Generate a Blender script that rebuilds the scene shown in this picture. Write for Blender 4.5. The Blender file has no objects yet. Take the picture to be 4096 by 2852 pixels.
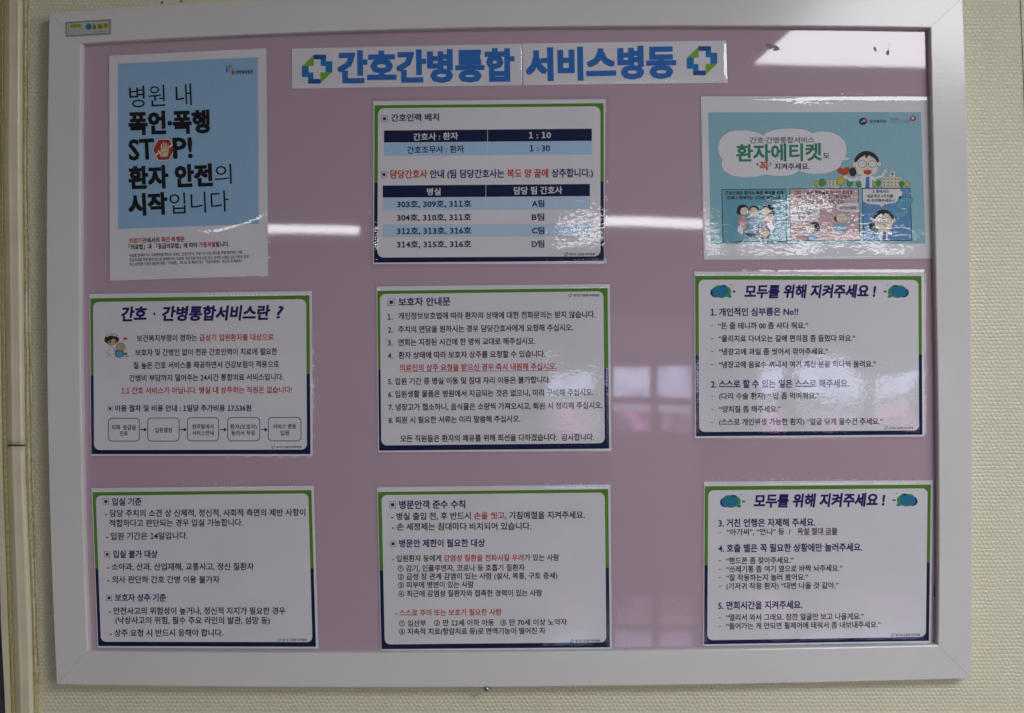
import bpy, bmesh, math, random
from mathutils import Vector
from mathutils.geometry import tessellate_polygon
R = math.radians
rnd = random.Random(7)
scene = bpy.context.scene
COL = scene.collection

# ------------------------------------------------------------------ camera, world, exposure
K = 0.0003264            # metres per layout unit on the frame's front plane
D0 = 1.371               # camera to the frame's front plane
EYE = 1.5
FRONT = -0.022           # front face of the white frame (wall plane is y = 0)
CAMY = FRONT - D0
cam_d = bpy.data.cameras.new('camera'); cam = bpy.data.objects.new('camera', cam_d); COL.objects.link(cam)
cam.location = (0, CAMY, EYE); cam.rotation_euler = (R(90), 0, 0)
cam_d.sensor_width = 36; cam_d.lens = 18.0 / (2048 * K / D0); cam_d.clip_start = 0.01; cam_d.clip_end = 60
scene.camera = cam
w = bpy.data.worlds.new('World'); scene.world = w; w.use_nodes = True
w.node_tree.nodes['Background'].inputs[0].default_value = (0.6, 0.65, 0.75, 1)
w.node_tree.nodes['Background'].inputs[1].default_value = 0.02
scene.view_settings.view_transform = 'Standard'; scene.view_settings.look = 'None'
scene.view_settings.exposure = 0.06; scene.view_settings.gamma = 1.0
scene.render.resolution_x = 1024; scene.render.resolution_y = 713
cy = scene.cycles
cy.use_denoising = True; cy.use_adaptive_sampling = False; cy.denoising_prefilter = 'ACCURATE'; cy.denoising_input_passes = 'RGB_ALBEDO_NORMAL'
cy.max_bounces = 8; cy.diffuse_bounces = 3; cy.glossy_bounces = 4; cy.transparent_max_bounces = 12
cy.sample_clamp_indirect = 6; cy.caustics_reflective = False; cy.caustics_refractive = False

L_NEAR, L_SIDE, L_ROW, L_WIN = 12.5, 5.2, 14.5, 6.8

# ------------------------------------------------------------------ materials
def nt(name):
    m = bpy.data.materials.new(name); m.use_nodes = True
    t = m.node_tree; b = t.nodes['Principled BSDF']
    return m, t, b
def setb(b, col, rough, spec=0.5, metal=0):
    b.inputs['Base Color'].default_value = (*col, 1); b.inputs['Roughness'].default_value = rough
    b.inputs['Specular IOR Level'].default_value = spec; b.inputs['Metallic'].default_value = metal
def node(t, typ, **kw):
    n = t.nodes.new(typ)
    for k, v in kw.items():
        if k.startswith('i_'): n.inputs[int(k[2:])].default_value = v
        else: setattr(n, k, v)
    return n
def coords(t, scale=(1, 1, 1)):
    c = node(t, 'ShaderNodeNewGeometry'); m = node(t, 'ShaderNodeMapping'); m.inputs['Scale'].default_value = scale
    t.links.new(c.outputs['Position'], m.inputs['Vector']); return m.outputs['Vector']
def noise(t, vec, scale, detail=3, rough=0.5):
    n = node(t, 'ShaderNodeTexNoise'); n.inputs['Scale'].default_value = scale
    n.inputs['Detail'].default_value = detail; n.inputs['Roughness'].default_value = rough
    t.links.new(vec, n.inputs['Vector']); return n.outputs['Fac']
def bump(t, b, h, dist, strength=1.0, prev=None):
    n = node(t, 'ShaderNodeBump'); n.inputs['Strength'].default_value = strength; n.inputs['Distance'].default_value = dist
    t.links.new(h, n.inputs['Height'])
    if prev is not None: t.links.new(prev, n.inputs['Normal'])
    if b is not None: t.links.new(n.outputs['Normal'], b.inputs['Normal'])
    return n.outputs['Normal']
def vary(t, b, fac, c0, c1, lo=0.3, hi=0.7):
    r = node(t, 'ShaderNodeValToRGB')
    r.color_ramp.elements[0].color = (*c0, 1); r.color_ramp.elements[1].color = (*c1, 1)
    r.color_ramp.elements[0].position = lo; r.color_ramp.elements[1].position = hi
    t.links.new(fac, r.inputs['Fac']); t.links.new(r.outputs['Color'], b.inputs['Base Color'])
def math_n(t, op, a, bb=None, clamp=False):
    n = node(t, 'ShaderNodeMath', operation=op); n.use_clamp = clamp
    for i, v in enumerate((a, bb)):
        if v is None: continue
        if isinstance(v, (int, float)): n.inputs[i].default_value = v
        else: t.links.new(v, n.inputs[i])
    return n.outputs[0]

_ink = {}
def ink(c, rough=0.55):
    key = (c, rough)
    if key not in _ink:
        m, t, b = nt('ink_%02d' % len(_ink)); setb(b, c, rough, 0.12)
        f = noise(t, coords(t), 900, 2)
        vary(t, b, f, tuple(x * 0.93 for x in c), tuple(min(1, x * 1.06) for x in c))
        _ink[key] = m
    return _ink[key]
WHITE = (0.76, 0.75, 0.80); BLACK = (0.007, 0.007, 0.01); INKTXT = (0.012, 0.012, 0.015); NAVYT = (0.012, 0.015, 0.13)
RED = (0.52, 0.045, 0.032); GREEN = (0.085, 0.26, 0.015); NAVY = (0.0015, 0.008, 0.06); TITLEBLUE = (0.03, 0.17, 0.55)
SKYBLUE = (0.32, 0.53, 0.75); TABLEBLUE = (0.42, 0.63, 0.87); TEAL = (0.27, 0.51, 0.60); SKIN = (0.78, 0.68, 0.55)

def make_paper():
    m, t, b = nt('paper'); setb(b, WHITE, 0.6, 0.25)
    vary(t, b, noise(t, coords(t), 9, 4), (0.73, 0.72, 0.775), (0.785, 0.775, 0.825)); return m
PAPER = make_paper()

def make_film(name, bumpd, rough, seed):
    m = bpy.data.materials.new(name); m.use_nodes = True; t = m.node_tree
    for n in list(t.nodes):
        if n.type != 'OUTPUT_MATERIAL': t.nodes.remove(n)
    out = t.nodes[0]
    g = node(t, 'ShaderNodeBsdfGlossy'); g.inputs['Roughness'].default_value = rough
    tr = node(t, 'ShaderNodeBsdfTransparent'); tr.inputs[0].default_value = (0.985, 0.985, 0.985, 1)
    gi = node(t, 'ShaderNodeNewGeometry'); dt = node(t, 'ShaderNodeVectorMath', operation='DOT_PRODUCT')
    mx = node(t, 'ShaderNodeMixShader')
    v = coords(t, (150, 150, 230)); v2 = coords(t, (38, 38, 55)); off = node(t, 'ShaderNodeVectorMath', operation='ADD')
    off.inputs[1].default_value = (seed * 3.1, seed, seed * 1.7); t.links.new(v, off.inputs[0])
    h1 = noise(t, off.outputs[0], 1.0, 1.5, 0.5); h2 = noise(t, v2, 1.0, 2)
    n1 = bump(t, None, h2, bumpd * 2.5); n2 = bump(t, None, h1, bumpd, prev=n1)
    t.links.new(n2, g.inputs['Normal']); t.links.new(n2, dt.inputs[0]); t.links.new(gi.outputs['Incoming'], dt.inputs[1])
    one = math_n(t, 'SUBTRACT', 1.0, math_n(t, 'ABSOLUTE', dt.outputs['Value']), clamp=True)
    fr = math_n(t, 'ADD', math_n(t, 'MULTIPLY', math_n(t, 'POWER', one, 5.0), 0.95), 0.048, clamp=True)   # Schlick, same from both sides
    t.links.new(fr, mx.inputs[0]); t.links.new(tr.outputs[0], mx.inputs[1]); t.links.new(g.outputs[0], mx.inputs[2])
    t.links.new(mx.outputs[0], out.inputs[0]); return m

def make_pink():
    m, t, b = nt('mauve_enamel'); setb(b, (0.40, 0.275, 0.36), 0.028, 0.55)
    c = coords(t)
    vary(t, b, noise(t, c, 2.2, 5, 0.6), (0.455, 0.33, 0.405), (0.49, 0.36, 0.44), 0.25, 0.75)
    n1 = bump(t, None, noise(t, coords(t, (3, 3, 5)), 1.2, 1), 0.0003)
    n2 = bump(t, None, noise(t, coords(t, (260, 260, 420)), 1.0, 2), 0.000004, prev=n1)
    t.links.new(n2, b.inputs['Normal']); return m
PINK = make_pink()

def make_frame():
    m, t, b = nt('white_frame_foil'); setb(b, (0.66, 0.66, 0.665), 0.17, 0.5)
    c = coords(t)
    vary(t, b, noise(t, c, 5, 5, 0.6), (0.655, 0.655, 0.64), (0.715, 0.71, 0.70), 0.25, 0.75)
    n1 = bump(t, None, noise(t, coords(t, (60, 60, 340)), 1.0, 3), 0.00006)
    bump(t, b, noise(t, c, 420, 2), 0.00005, prev=n1); return m
FRAME = make_frame()

def make_wall():
    m, t, b = nt('cream_vinyl_wallpaper'); setb(b, (0.66, 0.63, 0.49), 0.22, 0.55)
    g = node(t, 'ShaderNodeNewGeometry')
    wob = node(t, 'ShaderNodeTexNoise'); wob.inputs['Scale'].default_value = 95; wob.inputs['Detail'].default_value = 2
    t.links.new(g.outputs['Position'], wob.inputs['Vector'])
    sub = node(t, 'ShaderNodeVectorMath', operation='SUBTRACT'); t.links.new(wob.outputs['Color'], sub.inputs[0]); sub.inputs[1].default_value = (0.5, 0.5, 0.5)
    sc = node(t, 'ShaderNodeVectorMath', operation='SCALE'); t.links.new(sub.outputs[0], sc.inputs[0]); sc.inputs['Scale'].default_value = 0.0042
    ad = node(t, 'ShaderNodeVectorMath', operation='ADD'); t.links.new(g.outputs['Position'], ad.inputs[0]); t.links.new(sc.outputs[0], ad.inputs[1])
    s = node(t, 'ShaderNodeSeparateXYZ'); t.links.new(ad.outputs[0], s.inputs[0])
    zz = math_n(t, 'DIVIDE', s.outputs['Z'], 0.0050); row = math_n(t, 'FLOOR', zz)
    par = math_n(t, 'MULTIPLY', row, 0.5)
    u = math_n(t, 'FRACT', math_n(t, 'ADD', math_n(t, 'DIVIDE', s.outputs['X'], 0.0061), par)); v = math_n(t, 'FRACT', zz)
    su = math_n(t, 'SINE', math_n(t, 'MULTIPLY', u, math.pi)); sv = math_n(t, 'SINE', math_n(t, 'MULTIPLY', v, math.pi))
    sv = math_n(t, 'POWER', sv, 0.6)
    h = math_n(t, 'MULTIPLY', sv, math_n(t, 'ADD', math_n(t, 'MULTIPLY', su, 0.72), 0.28))
    h = math_n(t, 'ADD', h, math_n(t, 'MULTIPLY', noise(t, g.outputs['Position'], 700, 3), 0.5))
    bump(t, b, h, 0.0007)
    mix = math_n(t, 'ADD', math_n(t, 'MULTIPLY', h, 0.45), math_n(t, 'MULTIPLY', noise(t, g.outputs['Position'], 14, 4), 0.6))
    vary(t, b, mix, (0.69, 0.65, 0.47), (0.76, 0.725, 0.555), 0.25, 0.95); return m
WALL = make_wall()

def simple(name, col, rough, spec=0.5, metal=0, var=0.1, sc=40, bd=0.0):
    m, t, b = nt(name); setb(b, col, rough, spec, metal)
    f = noise(t, coords(t), sc, 4)
    vary(t, b, f, tuple(x * (1 - var) for x in col), tuple(min(1, x * (1 + var)) for x in col))
    if bd: bump(t, b, f, bd)
    return m
CREAM = simple('cream_gloss_paint', (0.70, 0.655, 0.47), 0.22, 0.5, 0, 0.07, 22, 0.0004)
CREAM2 = simple('cream_paint_skin', (0.70, 0.66, 0.48), 0.4, 0.4, 0, 0.06, 200, 0.0003)
YELLOW = simple('yellowed_sealant', (0.56, 0.49, 0.26), 0.5, 0.4, 0, 0.22, 260, 0.0006)
DARKBLUE = simple('dark_slate_door', (0.06, 0.065, 0.09), 0.45)
RESIDUE = simple('brown_residue', (0.30, 0.235, 0.225), 0.9, 0.05, 0, 0.15, 300)
SCRATCH = simple('scuff', (0.58, 0.50, 0.56), 0.5, 0.3)
DARK = simple('dark_gap', (0.06, 0.05, 0.045), 0.9)
STEEL = simple('zinc_steel', (0.55, 0.55, 0.57), 0.3, 0.5, 1.0)
def emis(name, col, s):
    m = bpy.data.materials.new(name); m.use_nodes = True; t = m.node_tree; t.nodes.clear()
    o = node(t, 'ShaderNodeOutputMaterial'); e = node(t, 'ShaderNodeEmission'); e.inputs[0].default_value = (*col, 1); e.inputs[1].default_value = s
    t.links.new(e.outputs[0], o.inputs[0]); return m

# ------------------------------------------------------------------ helpers
def P(sx, sy, y):
    s = K * (y - CAMY) / D0
    return Vector(((sx - 2048) * s, y, EYE - (sy - 1426) * s))
def mesh_obj(name, verts, faces, mats, mi=None, parent=None, smooth=False):
    loc = parent.location if parent is not None and parent.type == 'EMPTY' else (parent['_o'] if parent is not None else (0, 0, 0))
    loc = Vector(loc)
    if parent is None:
        n = len(verts); loc = sum((Vector(v) for v in verts), Vector()) / n; loc.y = max(v[1] for v in verts); 
    me = bpy.data.meshes.new(name); me.from_pydata([tuple(Vector(v) - loc) for v in verts], [], faces)
    for m in (mats if isinstance(mats, (list, tuple)) else [mats]): me.materials.append(m)
    if mi: me.polygons.foreach_set('material_index', mi)
    if smooth: me.polygons.foreach_set('use_smooth', [True] * len(me.polygons))
    me.update()
    o = bpy.data.objects.new(name, me); COL.objects.link(o)
    if parent is not None: o.parent = parent
    else: o.location = loc
    return o
def sub_obj(name, verts, faces, mats, root, part, **kw):   # a sub-part: sits under a part whose own frame is its thing's
    o = mesh_obj(name, verts, faces, mats, parent=root, **kw); o.parent = part; return o
def tag(o, label, cat, group=None):
    o['label'] = label; o['category'] = cat
    if group: o['group'] = group
    return o
def empty(name, loc, label, cat, group=None):
    o = bpy.data.objects.new(name, None); COL.objects.link(o); o.location = loc; o.empty_display_size = 0.05
    return tag(o, label, cat, group)
def struct(name, verts, faces, mat, **kw):
    o = mesh_obj(name, verts, faces, mat, **kw); o['kind'] = 'structure'; return o
def box(x0, x1, y0, y1, z0, z1):
    v = [(x, y, z) for x in (x0, x1) for y in (y0, y1) for z in (z0, z1)]
    return v, [(0, 1, 3, 2), (4, 6, 7, 5), (0, 4, 5, 1), (2, 3, 7, 6), (0, 2, 6, 4), (1, 5, 7, 3)]
def interp(pts, s):
    if s <= pts[0][0]: a, b = pts[0], pts[1]
    elif s >= pts[-1][0]: a, b = pts[-2], pts[-1]
    else:
        for a, b in zip(pts, pts[1:]):
            if a[0] <= s <= b[0]: break
    return a[1] + (b[1] - a[1]) * (s - a[0]) / (b[0] - a[0])
def curve(pts, n, ax):          # smooth quadratic-ish fit through measured outline points, n stations
    # Lagrange through the points keeps the gentle bow of the warped frame
    xs = [p[ax] for p in pts]; ys = [p[1 - ax] for p in pts]; out = []
    # least squares cubic
    import numpy as np
    c0, sp = (xs[0] + xs[-1]) / 2, abs(xs[-1] - xs[0]) / 2
    wt = [30] + [1] * (len(xs) - 2) + [30]
    co = np.polyfit([(x - c0) / sp for x in xs], ys, min(3, len(xs) - 1), w=wt)
    for i in range(n + 1):
        x = xs[0] + (xs[-1] - xs[0]) * i / n; y = float(np.polyval(co, (x - c0) / sp))
        out.append((x, y) if ax == 0 else (y, x))
    out[0] = tuple(pts[0]); out[-1] = tuple(pts[-1]); return out

# ------------------------------------------------------------------ the room behind the camera, seen only as reflections, plus unseen fill panels on one side
RX0, RX1, RY, CEIL = -4.2, 4.6, -8.62, 2.6
wallv = [(RX0, 0, 0), (RX1, 0, 0), (RX1, 0, CEIL), (RX0, 0, CEIL)]
struct('wall', wallv, [(0, 1, 2, 3)], WALL)
FLOOR = simple('polished_floor', (0.24, 0.20, 0.18), 0.045, 1.0, 0, 0.15, 3); FLOOR.node_tree.nodes['Principled BSDF'].inputs['IOR'].default_value = 1.9
ROOMW = simple('room_paint', (0.52, 0.50, 0.44), 0.7, 0.3)
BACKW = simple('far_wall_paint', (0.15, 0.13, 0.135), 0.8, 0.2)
CEILM = simple('ceiling_paint', (0.45, 0.45, 0.44), 0.9, 0.1)
struct('floor', [(RX0, 0, 0), (RX0, RY, 0), (RX1, RY, 0), (RX1, 0, 0)], [(0, 1, 2, 3)], FLOOR)
struct('ceiling', [(RX0, 0, CEIL), (RX1, 0, CEIL), (RX1, RY, CEIL), (RX0, RY, CEIL)], [(0, 1, 2, 3)], CEILM)
struct('side_wall', [(RX0, 0, 0), (RX0, 0, CEIL), (RX0, RY, CEIL), (RX0, RY, 0)], [(0, 1, 2, 3)], ROOMW)
struct('side_wall', [(RX1, 0, 0), (RX1, RY, 0), (RX1, RY, CEIL), (RX1, 0, CEIL)], [(0, 1, 2, 3)], ROOMW)
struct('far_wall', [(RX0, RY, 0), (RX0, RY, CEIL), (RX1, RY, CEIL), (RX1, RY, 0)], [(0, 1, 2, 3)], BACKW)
LIGHTM = emis('lamp_diffuser', (0.97, 0.96, 1.0), 1.0)
def ceiling_light(cx, cyy, wx, wy, rot, strength, col=(0.975, 0.98, 1.02)):
    e = bpy.data.objects.new('ceiling_light', None); COL.objects.link(e); e.location = (cx, cyy, CEIL); e.rotation_euler = (0, 0, rot)
    e['kind'] = 'structure'; e['label'] = 'flat white ceiling lamp seen as a reflection in the board'
    v, f = box(-wx / 2, wx / 2, -wy / 2, wy / 2, -0.03, -0.002)
    me = bpy.data.meshes.new('lamp_diffuser'); me.from_pydata(v, [], f); me.materials.append(emis('lamp_glow', col, strength)); o = bpy.data.objects.new('lamp_diffuser', me); COL.objects.link(o); o.parent = e
    vs, fs = [], []
    for (a, b_, c, d) in ((-wx/2-.02, wx/2+.02, -wy/2-.02, -wy/2-.001), (-wx/2-.02, wx/2+.02, wy/2+.001, wy/2+.02), (-wx/2-.02, -wx/2-.001, -wy/2, wy/2), (wx/2+.001, wx/2+.02, -wy/2, wy/2)):
        vv, ff = box(a, b_, c, d, -0.035, -0.001); n = len(vs); vs += vv; fs += [tuple(i + n for i in q) for q in ff]
    me = bpy.data.meshes.new('lamp_frame'); me.from_pydata(vs, [], fs); me.materials.append(ROOMW); o = bpy.data.objects.new('lamp_frame', me); COL.objects.link(o); o.parent = e
    return e
ceiling_light(1.62, -2.03, 1.4, 1.0, R(-5), L_NEAR)
ROW = R(-9)
for cx, cyy in ((-1.93, -7.55), (1.0, -6.95), (2.45, -6.75)):
    ceiling_light(cx, cyy, 1.25, 0.62, ROW, L_ROW)
def far_panel(name, x0, x1, z0, z1, mat, y=RY + 0.012, th=0.01):
    v, f = box(x0, x1, y - th, y, z0, z1); return struct(name, v, f, mat)
SIDEGLOW = emis('side_fill_glow', (0.93, 0.97, 1.03), L_SIDE)  # added glowing panels on the side wall, out of view, to brighten the board
for sx, k in ((RX1 - 0.012, 1),):
    for wy in ((-2.6, -3.9), (-4.1, -5.4)) if k else ((-4.1, -5.4),):
        v, f = box(sx, sx + 0.01, wy[1], wy[0], 0.9, 2.2); struct('side_fill_panel', v, f, SIDEGLOW)
GLOW = emis('daylit_pane', (0.80, 0.88, 1.15), L_WIN); GLOW2 = emis('daylit_pane_low', (0.8, 0.82, 0.95), L_WIN * 0.5)
def outdoors(mat, c0, c1, sc, lo, hi):      # uneven daylight with blurred shapes outside the far panes
    t = mat.node_tree; e = [n for n in t.nodes if n.type == 'EMISSION'][0]; f = noise(t, coords(t), sc, 3)
    rp = node(t, 'ShaderNodeValToRGB'); rp.color_ramp.elements[0].position = lo; rp.color_ramp.elements[1].position = hi
    rp.color_ramp.elements[0].color = (*c0, 1); rp.color_ramp.elements[1].color = (*c1, 1)
    t.links.new(f, rp.inputs['Fac']); t.links.new(rp.outputs['Color'], e.inputs[0]); return mat
outdoors(GLOW, (0.45, 0.50, 0.75), (0.85, 0.92, 1.2), 5, 0.35, 0.6)
LOWGLOW = outdoors(emis('pink_blossom_outside', (1, 1, 1), L_WIN * 0.7), (0.22, 0.20, 0.25), (1.0, 0.45, 0.85), 6, 0.42, 0.60)
far_panel('far_door', 0.93, 1.75, 0.0, 1.9, simple('pale_door', (0.5, 0.48, 0.5), 0.5), RY + 0.006, 0.004)
for x0, x1 in ((0.33, 0.80), (0.97, 1.32), (1.40, 1.71), (2.36, 2.58), (2.74, 3.28), (3.4, 3.85)):
    far_panel('window_pane', x0, x1, 1.12, 1.41, GLOW)
    far_panel('window_pane', x0, x1, 0.96, 1.04, GLOW2)
    far_panel('window_pane', x0 + 0.03, x1, 0.78, 0.955, LOWGLOW)
    if x0 < 2: far_panel('window_sill', x0, x1, 0.645, 0.66, simple('sill_paint', (0.6, 0.6, 0.62), 0.4))

# ------------------------------------------------------------------ notice board
BOARD = -0.012
nb = empty('notice_board', (0, 0, P(2048, 2745, FRONT).z), 'large mauve enamel notice board in a wide white mitred frame on the wall', 'notice board')
outer = {'top': [(197, 52), (647, 21), (1500, -12), (2500, -25), (3850, -10)],
         'right': [(3850, -10), (3858, 200), (3867, 500), (3881, 1000), (3887, 1600), (3889, 2000), (3887, 2714)],
         'bottom': [(226, 2738), (400, 2741), (1800, 2748), (2200, 2747), (3600, 2721), (3887, 2714)],
         'left': [(197, 52), (189, 500), (186, 1300), (195, 1900), (226, 2738)]}
inner = {'top': [(326, 174), (1100, 134), (2500, 104), (3720, 112)],
         'right': [(3720, 112), (3742, 1050), (3749, 1700), (3756, 1950), (3751, 2579)],
         'bottom': [(353, 2605), (1450, 2610), (1800, 2608), (2550, 2603), (2900, 2594), (3751, 2579)],
         'left': [(326, 174), (322, 700), (322, 1300), (330, 1900), (353, 2605)]}
NST = 28
def bar(side, name):
    ax = 0 if side in ('top', 'bottom') else 1
    oc = curve(outer[side], NST, ax); ic = curve(inner[side], NST, ax)
    prof = [(0, 0.0), (0, FRONT + .0012), (.006, FRONT + .0003), (.02, FRONT), (.955, FRONT), (.98, FRONT + .0005), (.993, FRONT + .0018), (1.0, FRONT + .004), (1.0, BOARD + .001)]
    vs, fs = [], []
    for i, (a, b) in enumerate(zip(oc, ic)):
        A = P(a[0], a[1], FRONT); B = P(b[0], b[1], FRONT)
        tr = 0.00018 if i == 0 else (-0.00018 if i == NST else 0)
        for t_, y in prof:
            q = A.lerp(B, t_); x, z = q.x, q.z
            if ax == 0: x += tr
            else: z -= tr
            vs.append((x, y, z))
    n = len(prof)
    for i in range(NST):
        for j in range(n - 1):
            q = (i * n + j, i * n + j + 1, (i + 1) * n + j + 1, (i + 1) * n + j)
            fs.append(q if side in ('top', 'right') else q[::-1])
    fs.append(tuple(range(n)));  fs.append(tuple(NST * n + j for j in range(n)))
    o = mesh_obj(name, vs, fs, FRAME, parent=nb); return o
bar('top', 'frame_rail'); bar('bottom', 'frame_rail'); bar('left', 'frame_stile'); bar('right', 'frame_stile')
# pink enamel panel with its backing
loop = curve(inner['top'], NST, 0)[:-1] + curve(inner['right'], NST, 1)[:-1] + curve(inner['bottom'], NST, 0)[::-1][:-1] + curve(inner['left'], NST, 1)[::-1][:-1]
c0 = (2040, 1360)
vs = [P(c0[0] + (x - c0[0]) * 1.012, c0[1] + (y - c0[1]) * 1.012, BOARD) for x, y in loop]
n = len(vs); vs += [Vector((v.x, BOARD + 0.008, v.z)) for v in vs]
mesh_obj('enamel_panel', vs, [tuple(range(n))[::-1]] + [(i, i + n, (i + 1) % n + n, (i + 1) % n) for i in range(n)], PINK, parent=nb)
# dark backing strips added so the mitre gaps read as dark lines
for a, b, wd in (((197, 52), (326, 174), 3), ((3850, -10), (3720, 112), 3), ((226, 2738), (353, 2605), 3), ((3887, 2714), (3751, 2579), 3)):
    A, B = P(*a, FRONT + .0007), P(*b, FRONT + .0007); d = (B - A).normalized(); nn = Vector((-d.z, 0, d.x)) * 0.0006; A += d * 0.002
    B -= d * 0.0005
    mesh_obj('mitre_joint', [A + nn, A - nn, B - nn, B + nn, A + nn + Vector((0, .01, 0)), A - nn + Vector((0, .01, 0)), B - nn + Vector((0, .01, 0)), B + nn + Vector((0, .01, 0))], [(0, 1, 2, 3), (0, 4, 5, 1), (2, 6, 7, 3), (1, 5, 6, 2), (3, 7, 4, 0)], DARK, parent=nb)

def polymesh(polys, y, dy, X):
    """polys: list of (points in layout units via X, material); returns verts, faces, mats, indices"""
    vs, fs, mats, mi = [], [], [], []
    for k, (pts, m) in enumerate(polys):
        yy = y - dy * k
        pp = [P(*X(*p), yy) for p in pts]
        base = len(vs); vs += pp
        if m not in mats: mats.append(m)
        if len(pp) <= 4 and not any(0 for _ in pp): tris = None
        tr = tessellate_polygon([[Vector((q.x, q.z, 0)) for q in pp]])
        for a, b, c in tr:
            u, v_ = pp[b] - pp[a], pp[c] - pp[a]
            f = (a, b, c) if u.cross(v_).y < 0 else (a, c, b)
            fs.append(tuple(base + i for i in f)); mi.append(mats.index(m))
    return vs, fs, mats, mi
I = lambda x, y: (x, y)
def crop(ox, oy, s): return lambda x, y: (ox + x * s, oy + y * s)
def blob(cx, cy_, rx, ry, n=14, jit=0.0, rot=0):
    out = []
    for i in range(n):
        a = 2 * math.pi * i / n; r = 1 + (rnd.random() - .5) * 2 * jit
        x, y = rx * r * math.cos(a), ry * r * math.sin(a)
        out.append((cx + x * math.cos(rot) - y * math.sin(rot), cy_ + x * math.sin(rot) + y * math.cos(rot)))
    return out
def stroke(pts, wd):
    out = []; L = []
    for i, p in enumerate(pts):
        a = pts[max(0, i - 1)]; b = pts[min(len(pts) - 1, i + 1)]
        dx, dy = b[0] - a[0], b[1] - a[1]; l = math.hypot(dx, dy) or 1
        L.append((p, (-dy / l * wd / 2, dx / l * wd / 2)))
    return [(p[0] + d[0], p[1] + d[1]) for p, d in L] + [(p[0] - d[0], p[1] - d[1]) for p, d in L[::-1]]

def marks(name, polys, X, y, parent, dy=0.00001, **kw):
    vs, fs, mats, mi = polymesh(polys, y, dy, X); return mesh_obj(name, vs, fs, mats, mi, parent=parent)
TR = crop(2900, 80, 860 / 2296)
for pts in ([(425, 268), (445, 250), (470, 248), (500, 262), (545, 272), (575, 290), (580, 310), (592, 318), (565, 322), (545, 330), (508, 324), (512, 308), (528, 305), (522, 297), (500, 305), (475, 312), (455, 300), (440, 280)],
            [(1585, 305), (1590, 288), (1605, 285), (1614, 298), (1612, 312), (1622, 338), (1603, 336), (1593, 318)],
            [(1716, 355), (1735, 325), (1743, 308), (1755, 335), (1750, 375), (1730, 370)],
            [(442, 196), (462, 189), (488, 194), (470, 202)], [(290, 322), (330, 316), (400, 310), (404, 324), (380, 328)],
            blob(1752, 250, 5, 4, 8, .3), blob(1755, 282, 4, 6, 8, .3)):
    marks('adhesive_residue', [(pts, RESIDUE)], TR, BOARD - 0.00012, nb)
sc = []
for a, b in (((1240, 490), (1400, 522)), ((1455, 534), (1490, 541)), ((1500, 497), (1545, 512)), ((1580, 525), (1690, 570)), ((1580, 562), (1690, 577)), ((1755, 505), (1835, 521)), ((930, 568), (985, 573)), ((320, 345), (262, 440)), ((255, 440), (205, 550)), ((1345, 450), (1200, 400)), ((890, 600), (905, 583)), ((1548, 470), (1548, 580))):
    sc.append((stroke([a, ((a[0] + b[0]) / 2 + rnd.uniform(-3, 3), (a[1] + b[1]) / 2), b], 2.0), SCRATCH))
sc2 = [(stroke([(2400 + 300 * .94, 1150 + 1330 * .94), (2400 + 380 * .94, 1150 + 1375 * .94)], 1.3), SCRATCH), (stroke([(2460, 2400), (2520, 2590)], 1.6), SCRATCH)]
for q in sc: marks('scratch', [q], TR, BOARD - 0.0001, nb)
for q in sc2: marks('scratch', [q], I, BOARD - 0.0001, nb)

# ------------------------------------------------------------------ lettering engine
GLYPHS = {}
def unpack(rows):        # each row: character code, advance, then closed loops of x, y on a 1/99 em grid (baseline at 12)
    for code, adv, *loops in rows:
        GLYPHS[chr(code)] = (adv / 99, [[(l[i] / 99, (l[i + 1] - 12) / 99) for i in range(0, len(l), 2)] for l in loops])
def inside(pt, lp):
    x, y = pt; r = False
    for (x0, y0), (x1, y1) in zip(lp, lp[1:] + lp[:1]):
        if (y0 > y) != (y1 > y) and x < (x1 - x0) * (y - y0) / (y1 - y0) + x0: r = not r
    return r
_gc = {}
def glyph(c, w):
    if (c, w) in _gc: return _gc[(c, w)]
    adv, loops = GLYPHS[c]; depth = [sum(inside(l[0], m) for k, m in enumerate(loops) if k != i) for i, l in enumerate(loops)]
    new = []
    for l, dp in zip(loops, depth):
        area = sum(a[0] * b[1] - b[0] * a[1] for a, b in zip(l, l[1:] + l[:1]))
        if (area < 0) != (dp % 2 == 1): l = l[::-1]           # outer counter-clockwise, holes clockwise
        o = []
        for i in range(len(l)):
            a, b, d = l[i - 1], l[i], l[(i + 1) % len(l)]
            e1 = Vector((b[0] - a[0], b[1] - a[1])).normalized(); e2 = Vector((d[0] - b[0], d[1] - b[1])).normalized()
            n1, n2 = Vector((e1.y, -e1.x)), Vector((e2.y, -e2.x)); m = n1 + n2
            k = w / max(0.45, m.length_squared / 2) if m.length > 1e-4 else 0
            if e1.x * e2.y - e1.y * e2.x < 0 and m.length > 1e-4:      # concave corner: never step past its short edges
                k = min(k, 0.5 * min(math.dist(a, b), math.dist(b, d)) / m.length)
            o.append((b[0] + m.x * k, b[1] + m.y * k))
        new.append(o)
    vs, fs = [], []
    for i, l in enumerate(new):
        if depth[i] % 2: continue
        grp = [l] + [new[j] for j in range(len(new)) if depth[j] == depth[i] + 1 and inside(loops[j][0], loops[i])]
        base = len(vs); flat = [p for q in grp for p in q]; vs += flat
        fs += [tuple(base + k for k in t) for t in tessellate_polygon([[Vector((x, y, 0)) for x, y in q] for q in grp])]
    _gc[(c, w)] = (adv, vs, fs); return _gc[(c, w)]
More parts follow.
